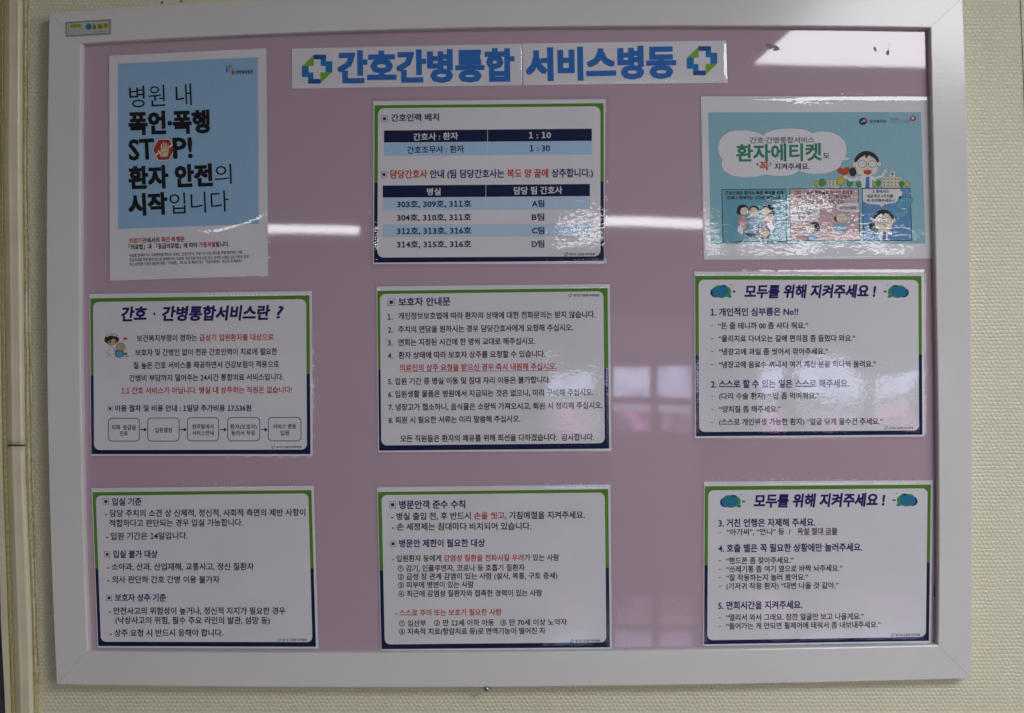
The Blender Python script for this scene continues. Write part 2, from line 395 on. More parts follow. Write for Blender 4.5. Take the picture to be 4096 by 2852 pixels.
def layout_text(s, w, shear):
    vs, fs, mi = [], [], []; x = 0; cur = 0; i = 0
    m = min(w, 0.018); e = w - m
    offs = [(0, 0)] if e < .002 else [(0, 0), (e, e * .8), (-e, e * .8), (e, -e * .8), (-e, -e * .8), (e, 0), (-e, 0)]
    while i < len(s):
        if s[i] == '{': cur = int(s[i + 1]); i += 3; continue
        adv, gv, gf = glyph(s[i], m)
        for k, (ox, oy) in enumerate(offs):
            if not gv: continue
            base = len(vs); vs += [(x + a + ox + (b + oy) * shear, b + oy, k) for a, b in gv]
            fs += [tuple(base + q for q in f) for f in gf]; mi += [cur] * len(gf)
        x += adv; i += 1
    return vs, fs, mi
QUEUE = []
def text(poster, s, x0, x1, b0, b1, h, cols=(INKTXT,), bold=0.0, shear=0.0, name='text_line', X=None, y=None, part=None):
    if not isinstance(cols[0], tuple): cols = (cols,)
    QUEUE.append((poster, s, x0, x1, b0, b1, h, cols, bold, shear, name, X or poster.X, y or poster.yt, part))
def run_queue():
    unpack(GLYPH_DATA)
    GLYPHS['1'] = (0.555, [[(0.09, 0.0), (0.48, 0.0), (0.48, 0.075), (0.335, 0.075), (0.335, 0.733), (0.266, 0.733), (0.11, 0.665), (0.11, 0.60), (0.243, 0.635), (0.243, 0.075), (0.09, 0.075)]])
    lo, hi = -0.085, 0.845
    for poster, s, x0, x1, b0, b1, h, cols, bold, shear, name, X, y, part in QUEUE:
        vs, fs, mi = layout_text(s, bold, shear)
        if not vs: continue
        a, b = min(v[0] for v in vs), max(v[0] for v in vs)
        ln = math.hypot(x1 - x0, b1 - b0); ux, uy = (x1 - x0) / ln, (b1 - b0) / ln; nx, ny = uy, -ux
        out = []
        for vx, vy, k in vs:
            t = (vx - a) / (b - a) * ln; hh = ((vy - lo) / (hi - lo) * 1.06 - 0.03) * h
            out.append(P(*X(x0 + ux * t + nx * hh, b0 + uy * t + ny * hh), y - k * 0.000006))
        mats = [ink(c) for c in cols]; mi = [min(k, len(mats) - 1) for k in mi]; ff = []
        for f in fs:
            u, v_ = out[f[1]] - out[f[0]], out[f[2]] - out[f[0]]
            ff.append(f if u.cross(v_).y < 0 else f[::-1])
        m = mesh_obj(name, out, ff, mats, mi, parent=poster.root)
        if part is not None: m.parent = part

# ------------------------------------------------------------------ laminated sheets
SURF = BOARD
class Sheet: pass
FILMS = {}
def sheet(name, X, quad, label, cat, group=None, margin=9, wave=0.0005, bend=(0, 0), seed=1, filmd=0.00003, lift=0.0, frough=0.035, mode=None, edge=0.0009):
    s = Sheet(); s.X = X; q = [X(*p) for p in quad]
    s.y0 = SURF - lift; s.yp = s.y0 - 0.0006; s.yt = s.yp - 0.00022
    cx = sum(p[0] for p in q) / 4; by = max(q[2][1], q[3][1])
    loc = P(cx, by, s.y0)
    s.root = empty(name, loc, label, cat, group)
    vs = [P(*p, s.yp) for p in q] + [P(*p, s.y0 - 0.0001) for p in q]
    for i in range(4): vs[4 + i].x, vs[4 + i].z = vs[i].x, vs[i].z
    mesh_obj('paper_sheet', vs, [(0, 3, 2, 1), (0, 1, 5, 4), (1, 2, 6, 5), (2, 3, 7, 6), (3, 0, 4, 7)], PAPER, parent=s.root)
    # film
    r2 = random.Random(seed * 101 + 3)
    ex = lambda p, c: p
    tl, tr, br, bl = q
    m = margin
    fq = [(tl[0] - m, tl[1] - m), (tr[0] + m, tr[1] - m), (br[0] + m, br[1] + m), (bl[0] - m, bl[1] + m)]
    W = math.dist(fq[0], fq[1]); H = math.dist(fq[0], fq[3])
    nu, nv = max(12, int(W / 14)), max(12, int(H / 14))
    eu = [0, m * .35 / W, m * .9 / W, 1.5 * m / W]; ev = [0, m * .35 / H, m * .9 / H, 1.5 * m / H]
    us = eu + [eu[-1] + (1 - 2 * eu[-1]) * i / nu for i in range(1, nu)] + [1 - e for e in eu[::-1]]
    vv = ev + [ev[-1] + (1 - 2 * ev[-1]) * i / nv for i in range(1, nv)] + [1 - e for e in ev[::-1]]
    ws = [(r2.uniform(4, 14), r2.uniform(4, 16), r2.uniform(0, 6.28), r2.uniform(.3, 1)) for _ in range(6)]
    vs, fs = [], []
    for v in vv:
        for u in us:
            x = (fq[0][0] * (1 - u) + fq[1][0] * u) * (1 - v) + (fq[3][0] * (1 - u) + fq[2][0] * u) * v
            yy = (fq[0][1] * (1 - u) + fq[1][1] * u) * (1 - v) + (fq[3][1] * (1 - u) + fq[2][1] * u) * v
            du, dv = min(u, 1 - u) * W, min(v, 1 - v) * H
            e = min(1, min(du, dv) / (1.4 * m)); e = e * e * (3 - 2 * e)
            ripple = edge * 0.35 * (1 - e) * math.sin(x * 0.045 + seed) * math.sin(yy * 0.05 + seed * 2)
            hh = sum(a * math.sin(fx * u + fy * v + ph) for fx, fy, ph, a in ws) / 3
            hgt = 0.00025 + 0.0009 * e + (wave * (hh + 1.0) + 4 * bend[0] * u * (1 - u) + 4 * bend[1] * v * (1 - v)) * e + abs(ripple)
            if mode: hgt += mode(u, v) * e
            hgt = max(hgt, 0.00022 + 0.00078 * e)
            vs.append(P(x, yy, s.y0 - hgt))
    nn = len(us)
    for j in range(len(vv) - 1):
        for i in range(nn - 1):
            a = j * nn + i; fs.append((a, a + nn, a + nn + 1, a + 1))
    key = (round(filmd, 7), frough)
    if key not in FILMS: FILMS[key] = make_film('laminate_film_%d' % len(FILMS), filmd, frough, len(FILMS) + 1)
    mesh_obj('laminate_film', vs, fs, FILMS[key], parent=s.root, smooth=True)
    return s
def prints(s, name, polys, lift=0.00003, dy=0.000008, X=None, part=None):
    vs, fs, mats, mi = polymesh([(p, ink(c)) for p, c in polys], s.yp - lift, dy, X or s.X)
    o = mesh_obj(name, vs, fs, mats, mi, parent=s.root)
    if part is not None: o.parent = part
    return o
def rrect(q, r, n=6):
    out = []
    for i in range(4):
        p, a, b = q[i], q[i - 1], q[(i + 1) % 4]
        da = math.dist(p, a); db = math.dist(p, b)
        A = (p[0] + (a[0] - p[0]) * r / da, p[1] + (a[1] - p[1]) * r / da); B = (p[0] + (b[0] - p[0]) * r / db, p[1] + (b[1] - p[1]) * r / db)
        C = (A[0] + B[0] - p[0], A[1] + B[1] - p[1])
        for k in range(n + 1):
            t = k / n * math.pi / 2
            out.append((C[0] + (A[0] - C[0]) * math.cos(t) + (B[0] - C[0]) * math.sin(t), C[1] + (A[1] - C[1]) * math.cos(t) + (B[1] - C[1]) * math.sin(t)))
    return out
def template(s, o, i, sl, sr, r=45):
    """green upper and navy lower border with a rounded white field"""
    t = (sl - o[0][1]) / (o[3][1] - o[0][1]); ml = (o[0][0] + (o[3][0] - o[0][0]) * t, sl)
    t = (sr - o[1][1]) / (o[2][1] - o[1][1]); mr = (o[1][0] + (o[2][0] - o[1][0]) * t, sr)
    prints(s, 'green_border', [([o[0], o[1], mr, ml], GREEN)], 0.00002)
    prints(s, 'navy_border', [([ml, mr, o[2], o[3]], NAVY)], 0.00002)
    vs, fs, mats, mi = polymesh([(rrect(i, r), PAPER)], s.yp - 0.00007, 0, s.X)
    mesh_obj('white_field', vs, fs, mats, mi, parent=s.root)
def bullet(s, x, y, z):
    h = z / 2; k = h * .48; t = 0.045 * z
    b = lambda c, e: [(c[0] - e, c[1] - e), (c[0] + e, c[1] - e), (c[0] + e, c[1] + e), (c[0] - e, c[1] + e)]
    prints(s, 'bullet_square', [(b((x, y), h), NAVYT), (b((x, y), h - t * 1.3), WHITE), (b((x, y), k), NAVYT)], 0.00013, 0.00002)
LOGO = [([(247, 190), (327, 190), (327, 232), (367, 232), (367, 303), (322, 303), (322, 262), (292, 262), (292, 220), (247, 220)], (0.02, 0.20, 0.52)),
        ([(247, 190), (327, 190), (327, 215), (292, 220), (247, 220)], (0.01, 0.09, 0.33)),
        ([(247, 192), (247, 263), (174, 263)], (0.20, 0.45, 0.05)),
        ([(291, 376), (211, 376), (211, 334), (171, 334), (171, 263), (216, 263), (216, 304), (246, 304), (246, 346), (291, 346)], (0.02, 0.20, 0.52)),
        ([(291, 376), (211, 376), (211, 352), (246, 346), (291, 346)], (0.01, 0.09, 0.33)),
        ([(291, 374), (291, 303), (364, 303)], (0.20, 0.45, 0.05))]
def logo(s, cx, cyy, size, part=None):
    k = size / 196
    prints(s, 'cross_logo', [([(cx + (x - 269) * k, cyy + (y - 283) * k) for x, y in p], c) for p, c in LOGO], 0.00012, 0.000012)
def footer(s, lx, ly, x0, x1, b, h=18):
    logo(s, lx, ly, 28); text(s, '경기도 의료원 파주병원', x0, x1, b, b - 1, h, (INKTXT,), 0.02, name='hospital_name')
def dash(s, x0, x1, ys, y_t=5):
    for y in ys: prints(s, 'dash_mark', [([(x0, y - y_t / 2), (x1, y - y_t / 2), (x1, y + y_t / 2), (x0, y + y_t / 2)], INKTXT)], 0.00015)
KR = (INKTXT, RED)
MED, SEMI, HEAVY = 0.022, 0.029, 0.034

# --- poster A: tall blue
A = sheet('laminated_poster', crop(0, 0, 1300 / 1808), [(607, 310), (1482, 268), (1490, 1534), (611, 1562)],
          'tall portrait poster with pale blue field and STOP hand sign, top left of board', 'poster', 'laminated sheets stuck to the board', margin=7, wave=0.00012, seed=3, filmd=0.00003,
          mode=lambda u, v: 0.0011 * math.exp(-((v - (0.80 - .5 * (u - .55) ** 2)) / 0.11) ** 2))
prints(A, 'blue_field', [([(655, 354), (1435, 318), (1440, 1246), (656, 1274)], SKYBLUE)])
text(A, '병원 내', 722, 1068, 598, 582, 117, BLACK, 0.0, name='slogan_text')
text(A, '폭언·폭행', 716, 1170, 746, 733, 118, BLACK, 0.048, name='slogan_text')
text(A, 'ST', 718, 862, 899, 892, 140, BLACK, 0.026, name='slogan_text')
text(A, 'P!', 964, 1073, 889, 884, 140, BLACK, 0.026, name='slogan_text')
text(A, '환자 안전', 716, 1185, 1048, 1030, 116, BLACK, 0.048, name='slogan_text')
text(A, '의', 1195, 1290, 1024, 1020, 108, BLACK, 0.0, name='slogan_text')
text(A, '시작', 716, 935, 1197, 1185, 112, BLACK, 0.048, name='slogan_text')
text(A, '입니다', 945, 1274, 1189, 1173, 113, BLACK, 0.0, name='slogan_text')
hexa = [(843, 833), (877, 770), (945, 768), (977, 830), (943, 896), (876, 898)]
def scl(p, k, c=(910, 833)): return [(c[0] + (x - c[0]) * k, c[1] + (y - c[1]) * k) for x, y in p]
hand = [(893, 872), (888, 860), (876, 838), (879, 832), (890, 842), (894, 844), (895, 800), (901, 798), (904, 830), (906, 830), (907, 791), (914, 790), (916, 829), (918, 829), (921, 794), (928, 795), (928, 832), (930, 832), (933, 806), (939, 807), (938, 845), (936, 862), (930, 873)]
prints(A, 'stop_sign', [(hexa, BLACK), (scl(hexa, .97), WHITE), (scl(hexa, .87), BLACK), (scl(hexa, .84), (0.42, 0.035, 0.02)), (stroke([(864, 862), (884, 850)], 9), WHITE), (stroke([(936, 822), (958, 806)], 9), WHITE),
                        (scl(hand, 1.06, (908, 833)), BLACK), (hand, (0.72, 0.60, 0.38)), (stroke([(903, 846), (930, 844)], 2.5), BLACK), (stroke([(904, 848), (902, 866)], 2), BLACK)], 0.00024, 0.000012)
text(A, 'k', 1258, 1276, 406, 405, 52, (0.03, 0.12, 0.5), 0.01, name='logo_text'); text(A, 'h', 1273, 1294, 392, 391, 44, (0.1, 0.4, 0.1), 0.01, name='logo_text'); text(A, 'a', 1288, 1308, 416, 415, 40, (0.5, 0.05, 0.03), 0.03, name='logo_text')
text(A, '대한병원협회', 1311, 1407, 412, 408, 18, INKTXT, 0.03, name='logo_text'); text(A, '사단법인', 1313, 1342, 393, 392, 7, (0.1, 0.3, 0.1), 0, name='logo_text')
text(A, '{1}의료기관{0}에서의 {1}폭언·폭행{0}은', 717, 1027, 1354, 1343, 28, KR, 0.028); text(A, '「의료법」과 「응급의료법」에 따라 {1}가중처벌{0}됩니다.', 717, 1275, 1388, 1371, 28, KR, 0.028)
text(A, '진료를 방해하거나 의료행위를 행하는 의료인, 간호조무사, 의료기사 또는 환자를 폭행·협박하는 사람,', 720, 1352, 1431, 1411, 18, INKTXT, 0.012)
text(A, '응급의료를 폭행·협박 등으로 방해하거나 의료용 시설 등을 파괴·손상 또는 점거한 사람은 5년 이하의 징역', 720, 1382, 1455, 1436, 18, INKTXT, 0.012)
text(A, '또는 5천만원 이하의 벌금에 처함 (「의료법」 제12조 및 제87조의2, 「응급의료법」 제12조 및 제60조)', 720, 1345, 1479, 1459, 18, INKTXT, 0.012)

# --- headline strips
TX = crop(1150, 130, 1800 / 2296)
T1 = sheet('headline_strip', TX, [(22, 82), (1196, 57), (1196, 269), (22, 286)], 'white strip with left half of big blue headline, left cross logo', 'headline strip', 'headline strips across the top', margin=3, wave=0.0002, seed=11, filmd=0.000008)
T2 = sheet('headline_strip', TX, [(1200, 56), (2238, 41), (2246, 257), (1204, 269)], 'white strip with right half of big blue headline, right cross logo', 'headline strip', 'headline strips across the top', margin=3, wave=0.0003, seed=12, filmd=0.000008)
text(T1, '간호간병통합', 255, 1160, 253, 241, 152, TITLEBLUE, 0.05, name='headline_text')
text(T2, '서비스병동', 1216, 1985, 239, 224, 152, TITLEBLUE, 0.05, name='headline_text')
logo(T1, 151, 187, 156); logo(T2, 2115, 144, 156)

# --- poster B: staffing tables
B = sheet('laminated_notice', crop(1100, 100, 1400 / 2239), [(630, 487), (2114, 474), (2105, 1528), (628, 1530)], 'green and navy bordered notice with two navy-headed tables of room numbers', 'notice', 'laminated sheets stuck to the board',
          margin=14, wave=0.00018, seed=5, filmd=0.00006, mode=lambda u, v: 0.0007 * max(0, v - .45) ** 2 / .3 * (0.3 + u) + .0006 * math.exp(-((v - .97) / .05) ** 2))
template(B, [(637, 514), (2102, 500), (2104, 1509), (633, 1520)], [(659, 532), (2082, 520), (2082, 1480), (655, 1488)], 1010, 1000, 40)
bullet(B, 700, 599, 41); text(B, '간호인력 배치', 743, 1050, 617, 611, 46, NAVYT, SEMI, name='heading')
prints(B, 'table_header', [([(697, 675), (2027, 663), (2027, 741), (697, 752)], NAVY)], 0.00011)
prints(B, 'table_row', [([(697, 755), (2027, 743), (2027, 828), (697, 838)], TABLEBLUE)], 0.00011)
prints(B, 'table_divider', [(stroke([(1360, 668), (1360, 834)], 3), WHITE), (stroke([(1349, 1020), (1349, 1430)], 3), WHITE)], 0.00013)
text(B, '간호사 : 환자', 885, 1172, 738, 731, 44, WHITE, MED, name='table_text'); text(B, '1 : 10', 1625, 1766, 727, 725, 46, WHITE, MED, name='table_text')
text(B, '간호조무사 : 환자', 846, 1210, 822, 814, 44, INKTXT, MED, name='table_text'); text(B, '1 : 30', 1630, 1760, 811, 809, 46, INKTXT, MED, name='table_text')
bullet(B, 697, 957, 39); text(B, '{1}담당간호사{0} 안내 (팀 담당간호사는 {1}복도 양 끝에{0} 상주합니다.)', 737, 2035, 981, 971, 52, (NAVYT, RED), SEMI, name='heading')
prints(B, 'table_header', [([(689, 1027), (2014, 1017), (2014, 1095), (689, 1104)], NAVY)], 0.00011)
for ya in (1105, 1276): prints(B, 'table_row', [([(689, ya), (2014, ya - 6), (2014, ya + 76), (689, ya + 82)], (0.52, 0.66, 0.86))], 0.00011)
text(B, '병실', 972, 1060, 1088, 1087, 44, WHITE, MED, name='table_text'); text(B, '담당 팀 간호사', 1528, 1838, 1083, 1078, 46, WHITE, MED, name='table_text')
for i, (a, c, y) in enumerate((('303호, 309호, 311호', 'A팀', 1168), ('304호, 310호, 311호', 'B팀', 1254), ('312호, 313호, 316호', 'C팀', 1340), ('314호, 315호, 316호', 'D팀', 1426))):
    text(B, a, 780, 1256, y, y - 4, 44, (0.012, 0.03, 0.11), SEMI, name='table_text'); text(B, c, 1643, 1723, y - 4, y - 5, 44, (0.012, 0.03, 0.11), SEMI, name='table_text')
footer(B, 1863, 1466, 1883, 2045, 1475, 16)

# --- poster C: comic etiquette poster
CX = crop(2800, 380, 960 / 2225)
C = sheet('laminated_poster', CX, [(8, 12), (2142, 10), (2178, 1518), (36, 1528)], 'turquoise comic poster with a speech cloud and three cartoon panels', 'poster', 'laminated sheets stuck to the board',
          margin=9, wave=0.0002, seed=8, filmd=0.000055, mode=lambda u, v: 0.0014 * max(0, v - .6) ** 2 / .16 * (.55 + .25 * math.sin(9 * u)) - (0.0003 + .0005 * max(0, math.sin(7 * u - 2.2))) * math.exp(-v / .05))
prints(C, 'teal_field', [([(75, 160), (2048, 157), (2090, 1380), (100, 1383)], TEAL)])
cloud = [(585, 375), (620, 345), (700, 320), (780, 310), (850, 308), (930, 314), (1000, 330), (1045, 355), (1080, 343), (1120, 338), (1180, 338), (1230, 350), (1300, 385), (1345, 435), (1362, 500), (1358, 540), (1345, 575), (1400, 592), (1345, 604), (1322, 606), (1305, 655), (1270, 690), (1220, 712), (1150, 728), (1050, 732), (970, 720), (920, 702), (880, 728), (830, 745), (770, 752), (680, 750), (600, 738), (520, 758), (400, 765), (290, 745), (220, 700), (198, 645), (207, 598), (180, 560), (165, 500), (178, 430), (215, 375), (270, 342), (330, 330), (430, 328), (520, 345)]
def grow(p, d):
    cx = sum(q[0] for q in p) / len(p); c_ = sum(q[1] for q in p) / len(p); o = []
    for x, y in p:
        l = math.hypot(x - cx, y - c_) or 1; o.append((x + (x - cx) / l * d, y + (y - c_) / l * d))
    return o
GREY = (0.14, 0.14, 0.15)
prints(C, 'speech_cloud', [(grow(cloud, 3), GREY), (cloud, WHITE)], 0.00006)
text(C, '간호·간병통합서비스', 462, 1062, 447, 442, 54, (0.16, 0.17, 0.17), MED); text(C, '환자에티켓', 335, 1130, 613, 601, 150, (0.03, 0.24, 0.15), 0.032, name='heading')
text(C, '도', 1140, 1203, 590, 589, 54, BLACK, MED); text(C, '‘꼭’', 522, 662, 696, 695, 76, (0.55, 0.08, 0.02), SEMI); text(C, '지켜주세요.', 690, 1018, 693, 689, 58, INKTXT, MED)
prints(C, 'ministry_logo', [(blob(1515, 243, 38, 34, 20), (0.45, 0.03, 0.03)), (blob(1508, 246, 35, 33, 20), (0.008, 0.02, 0.13)), (blob(1522, 238, 15, 12, 12), TEAL), (blob(1500, 250, 11, 7, 10), TEAL), ], 0.0001)
prints(C, 'insurance_logo', [(blob(1974, 217, 30, 24, 16), (0.5, 0.03, 0.02)), (blob(1973, 215, 13, 11, 12), WHITE)], 0.0001)
text(C, '보건복지부', 1572, 1728, 262, 260, 32, INKTXT, MED, name='logo_text'); text(C, '국민건강보험', 1762, 1945, 262, 261, 32, (0.17, 0.25, 0.25), 0, name='logo_text'); text(C, 'h·well', 1765, 1838, 229, 228, 18, (0.5, 0.05, 0.04), SEMI, name='logo_text')
def fig(s, name, shapes, lift, ol=3.0):
    polys = []
    for p, c, o in shapes:
        if o: polys.append((grow(p, ol), BLACK))
        polys.append((p, c))
    return prints(s, name, polys, lift, 0.0000035)
def tree(x, y, r, c): return fig(C, 'cartoon_tree', [(stroke([(x, y), (x, 860)], 5), BLACK, 0), (blob(x, y, r, r * 1.15, 12), c, 1)], 0.00011)
YEL, GRN, CRM = (0.55, 0.5, 0.05), (0.07, 0.3, 0.05), (0.66, 0.63, 0.45)
def building(x0, y0, x1, y1, nx, ny, cross=False):
    sh = [([(x0, y0), (x1, y0), (x1, y1), (x0, y1)], CRM, 1)]
    for i in range(nx):
        for j in range(ny):
            wx = x0 + (x1 - x0) * (i + .7) / (nx + .4); wy = y0 + (y1 - y0) * (j + .8) / (ny + .5)
            sh.append(([(wx - 7, wy - 7), (wx + 7, wy - 7), (wx + 7, wy + 7), (wx - 7, wy + 7)], (0.15, 0.25, 0.32), 0))
    if cross:
        sh += [([(1757, 707), (1810, 707), (1810, 757), (1757, 757)], WHITE, 1), (stroke([(1783, 714), (1783, 750)], 13), (0.05, 0.3, 0.08), 0), (stroke([(1765, 732), (1801, 732)], 13), (0.05, 0.3, 0.08), 0)]
    return fig(C, 'cartoon_building', sh, 0.00009)
building(1180, 787, 1290, 860, 3, 3); building(1687, 757, 1870, 860, 5, 3, True)
for x, y, r, c in ((1080, 820, 22, YEL), (1133, 812, 29, GRN), (1303, 797, 33, YEL), (1387, 816, 28, GRN), (1475, 822, 27, GRN), (1618, 826, 16, YEL), (1650, 815, 24, GRN), (1868, 825, 22, GRN), (1920, 825, 23, YEL)): tree(x, y, r, c)
def woman(cx, cyy, k, name, mouth=True, coat=True, lift=0.00013):
    T = lambda p: [(cx + x * k, cyy + y * k) for x, y in p]; E = lambda x, y, a, b, n=14: T(blob(x, y, a, b, n)); sh = []
    hair = (0.02, 0.017, 0.02)
    sh += [(E(-128, 75, 34, 42), hair, 0), (T([(-70, 112), (-100, 125), (-150, 145), (-190, 100), (-200, 115), (-160, 165), (-95, 160), (-60, 150)]), WHITE if coat else SKIN, 1)] if coat else [(E(-128, 75, 40, 42), hair, 0)]
    sh += [(T([(-62, 110), (60, 110), (100, 135), (90, 165), (52, 150), (50, 222), (-45, 222), (-52, 165), (-80, 150)]), WHITE, 1), (T([(-8, 120), (26, 120), (28, 222), (-12, 222)]), (0.05, 0.2, 0.5), 0)]
    sh += [(E(0, -8, 118, 112, 22), hair, 0), (E(-116, 5, 17, 24), SKIN, 1), (E(120, 2, 17, 24), SKIN, 1),
           (T([(-100, -10), (-60, -55), (-15, -80), (-5, -48), (20, -80), (70, -50), (102, -10), (106, 40), (85, 88), (40, 110), (-40, 110), (-85, 88), (-104, 40)]), SKIN, 0)]
    for x in (-40, 52): sh += [(E(x, 2, 40, 34, 16), BLACK, 0), (E(x, 2, 35, 30, 16), WHITE, 0), (E(x, 2, 5, 5, 8), BLACK, 0)]
    sh += [(T(stroke([(-2, 2), (14, 2)], 5)), BLACK, 0), (T(stroke([(-4, 45), (6, 52), (16, 45)], 4)), BLACK, 0)]
    sh += [(T([(-28, 60), (42, 60), (38, 88), (10, 100), (-20, 90)]), (0.5, 0.06, 0.02), 1)] if mouth else [(E(10, 70, 10, 14), (0.5, 0.06, 0.02), 1)]
    return fig(C, name, sh, lift)
fig(C, 'cartoon_arm', [(stroke([(1490, 765), (1420, 790), (1350, 765)], 26), WHITE, 1), (blob(1350, 760, 24, 18, 10), SKIN, 1), (stroke([(1630, 770), (1690, 755), (1722, 705)], 22), WHITE, 1), (blob(1722, 705, 20, 22, 10), SKIN, 1), (stroke([(1726, 700), (1738, 672)], 9), SKIN, 1)], 0.00013)
woman(1545, 638, 1.0, 'cartoon_woman')
fig(C, 'cartoon_heart', [([(1335, 742), (1290, 725), (1272, 700), (1285, 678), (1312, 678), (1332, 690), (1352, 670), (1380, 670), (1390, 692), (1372, 725)], (0.55, 0.08, 0.02), 1)], 0.00022)
for q, c, nm in (([(198, 874), (800, 868), (812, 1362), (210, 1366)], (0.15, 0.40, 0.50), 'comic_panel'), ([(828, 868), (1470, 862), (1485, 1350), (840, 1356)], (0.62, 0.42, 0.44), 'comic_panel'), ([(1500, 862), (1952, 860), (1968, 1352), (1512, 1352)], (0.12, 0.30, 0.55), 'comic_panel')):
    prints(C, nm, [(q, BLACK), (rrect([(q[0][0] + 6, q[0][1] + 6), (q[1][0] - 6, q[1][1] + 6), (q[2][0] - 6, q[2][1] - 6), (q[3][0] + 6, q[3][1] - 6)], 1, 1), c)], 0.00020, 0.00001)
text(C, '간호인력은 환자의 빠른 쾌유를 위해', 232, 772, 926, 922, 34, BLACK, 0.03, y=C.yp - 0.0003); text(C, '언제나 애써주는 고마운 분들이죠.', 250, 758, 970, 966, 34, BLACK, 0.03, y=C.yp - 0.0003)
text(C, '그러나 일부 환자들의 빗나간 의식과', 876, 1416, 923, 919, 34, BLACK, 0.03, y=C.yp - 0.0003); text(C, '에티켓 실종은 다른 환자와 간호사', 893, 1400, 964, 959, 34, BLACK, 0.03, y=C.yp - 0.0003); text(C, '모두를 힘들게 한답니다!', 963, 1332, 1008, 1005, 34, BLACK, 0.03, y=C.yp - 0.0003)
fig(C, 'speech_bubble', [([(838, 1060), (880, 1035), (980, 1013), (1060, 1030), (1113, 1055), (1105, 1085), (1118, 1130), (1080, 1165), (975, 1172), (963, 1200), (952, 1172), (870, 1165), (838, 1150)], WHITE, 1)], 0.00023)
fig(C, 'speech_bubble', [([(1258, 1050), (1270, 1018), (1310, 1000), (1380, 996), (1470, 998), (1474, 1085), (1420, 1087), (1405, 1115), (1398, 1087), (1320, 1083), (1272, 1070)], WHITE, 1)], 0.00023)
fig(C, 'speech_bubble', [(blob(1200, 1076, 27, 20, 12), WHITE, 1), ([(1212, 1086), (1238, 1098), (1222, 1078)], WHITE, 0)], 0.00023)
fig(C, 'breath_puff', [(blob(1408, 1142, 17, 10, 10), WHITE, 1)], 0.00023)
fig(C, 'speech_bubble', [([(1508, 870), (1850, 870), (1876, 905), (1868, 950), (1810, 1000), (1700, 1018), (1680, 1045), (1670, 1018), (1560, 1010), (1510, 985)], WHITE, 1)], 0.00023)
for s_, a, b, y in (('내 돈 내고', 893, 1035, 1067), ('서비스도 맘대로', 852, 1083, 1111), ('못받냐?!', 905, 1030, 1152), ('시키는대로!', 1290, 1458, 1062), ('그 중에서도', 1590, 1755, 909), ('대표적인 5가지를', 1547, 1790, 953), ('꼭 주의해주세요~!', 1545, 1803, 994)):
    text(C, s_, a, b, y, y - 2, 30, INKTXT, SEMI, y=C.yp - 0.00033)
fig(C, 'big_numeral', [([(1848, 935), (1975, 955), (1962, 1002), (1880, 990), (1868, 1030), (1915, 1050), (1932, 1090), (1905, 1130), (1850, 1140), (1795, 1120), (1800, 1082), (1850, 1098), (1885, 1080), (1870, 1060), (1818, 1045)], (0.12, 0.38, 0.5), 1)], 0.00023)
woman(1702, 1160, 0.82, 'cartoon_woman', False, False, 0.00026)
STR = (0.28, 0.45, 0.62); PNK = (0.62, 0.35, 0.38); HAIR = (0.03, 0.02, 0.02)
fig(C, 'cartoon_nurse', [(stroke([(395, 1250), (385, 1300)], 14), SKIN, 1), (blob(395, 1190, 40, 75, 14), PNK, 1), (blob(375, 1245, 28, 40, 10), WHITE, 1), (blob(398, 1062, 55, 48, 16), HAIR, 0), (blob(360, 1085, 22, 24, 10), HAIR, 0), (blob(412, 1078, 40, 36, 14), SKIN, 1), (blob(430, 1064, 16, 14, 12), WHITE, 1)], 0.00025, 2)
fig(C, 'cartoon_nurse', [(stroke([(655, 1250), (655, 1275)], 14), SKIN, 1), (blob(645, 1170, 42, 62, 14), PNK, 1), (blob(655, 1225, 30, 40, 10), WHITE, 1), (stroke([(640, 1130), (590, 1165), (570, 1150)], 16), SKIN, 1), (blob(630, 1062, 56, 48, 16), HAIR, 0), (blob(668, 1092, 22, 20, 10), HAIR, 0), (blob(610, 1078, 38, 36, 14), SKIN, 1), (blob(600, 1075, 4, 4, 8), BLACK, 0)], 0.00025, 2)
fig(C, 'cartoon_patient', [(blob(510, 1190, 58, 72, 16), STR, 1)] + [(stroke([(480 + i * 14, 1140), (480 + i * 14, 1240)], 3), (0.1, 0.2, 0.4), 0) for i in range(5)] + [(blob(498, 1086, 46, 48, 16), SKIN, 1), (stroke([(462, 1068), (466, 1042), (500, 1032), (535, 1048), (540, 1075)], 16), HAIR, 0), (stroke([(478, 1082), (494, 1084)], 3), BLACK, 0), (stroke([(504, 1084), (520, 1082)], 3), BLACK, 0), (stroke([(490, 1112), (508, 1110)], 3), BLACK, 0)], 0.00028, 2)
fig(C, 'cartoon_wheelchair', [([(540, 1195), (620, 1180), (625, 1230), (530, 1235)], (0.03, 0.08, 0.28), 1), (stroke([(580, 1185), (650, 1165)], 7), BLACK, 0), (blob(590, 1275, 64, 62, 22), (0.03, 0.03, 0.04), 0), (blob(590, 1275, 50, 48, 20), (0.30, 0.24, 0.18), 0), (blob(590, 1280, 6, 6, 8), BLACK, 0), ([(420, 1280), (520, 1290), (520, 1325), (440, 1310)], (0.03, 0.05, 0.16), 0)], 0.00031, 2)
fig(C, 'cartoon_patient', [([(1010, 1290), (1075, 1290), (1140, 1285), (1165, 1298), (1085, 1320), (1082, 1345), (1005, 1345), (1000, 1320), (930, 1300), (945, 1285)], STR, 1), (blob(1050, 1225, 62, 52, 16), HAIR, 0), (blob(1105, 1255, 14, 16, 8), HAIR, 0), (blob(1022, 1240, 42, 44, 14), SKIN, 1), (blob(1012, 1225, 12, 14, 10), WHITE, 1), (blob(1035, 1225, 12, 14, 10), WHITE, 1), (stroke([(1005, 1262), (1030, 1258)], 4), (0.4, 0.1, 0.05), 0)], 0.00025, 2)
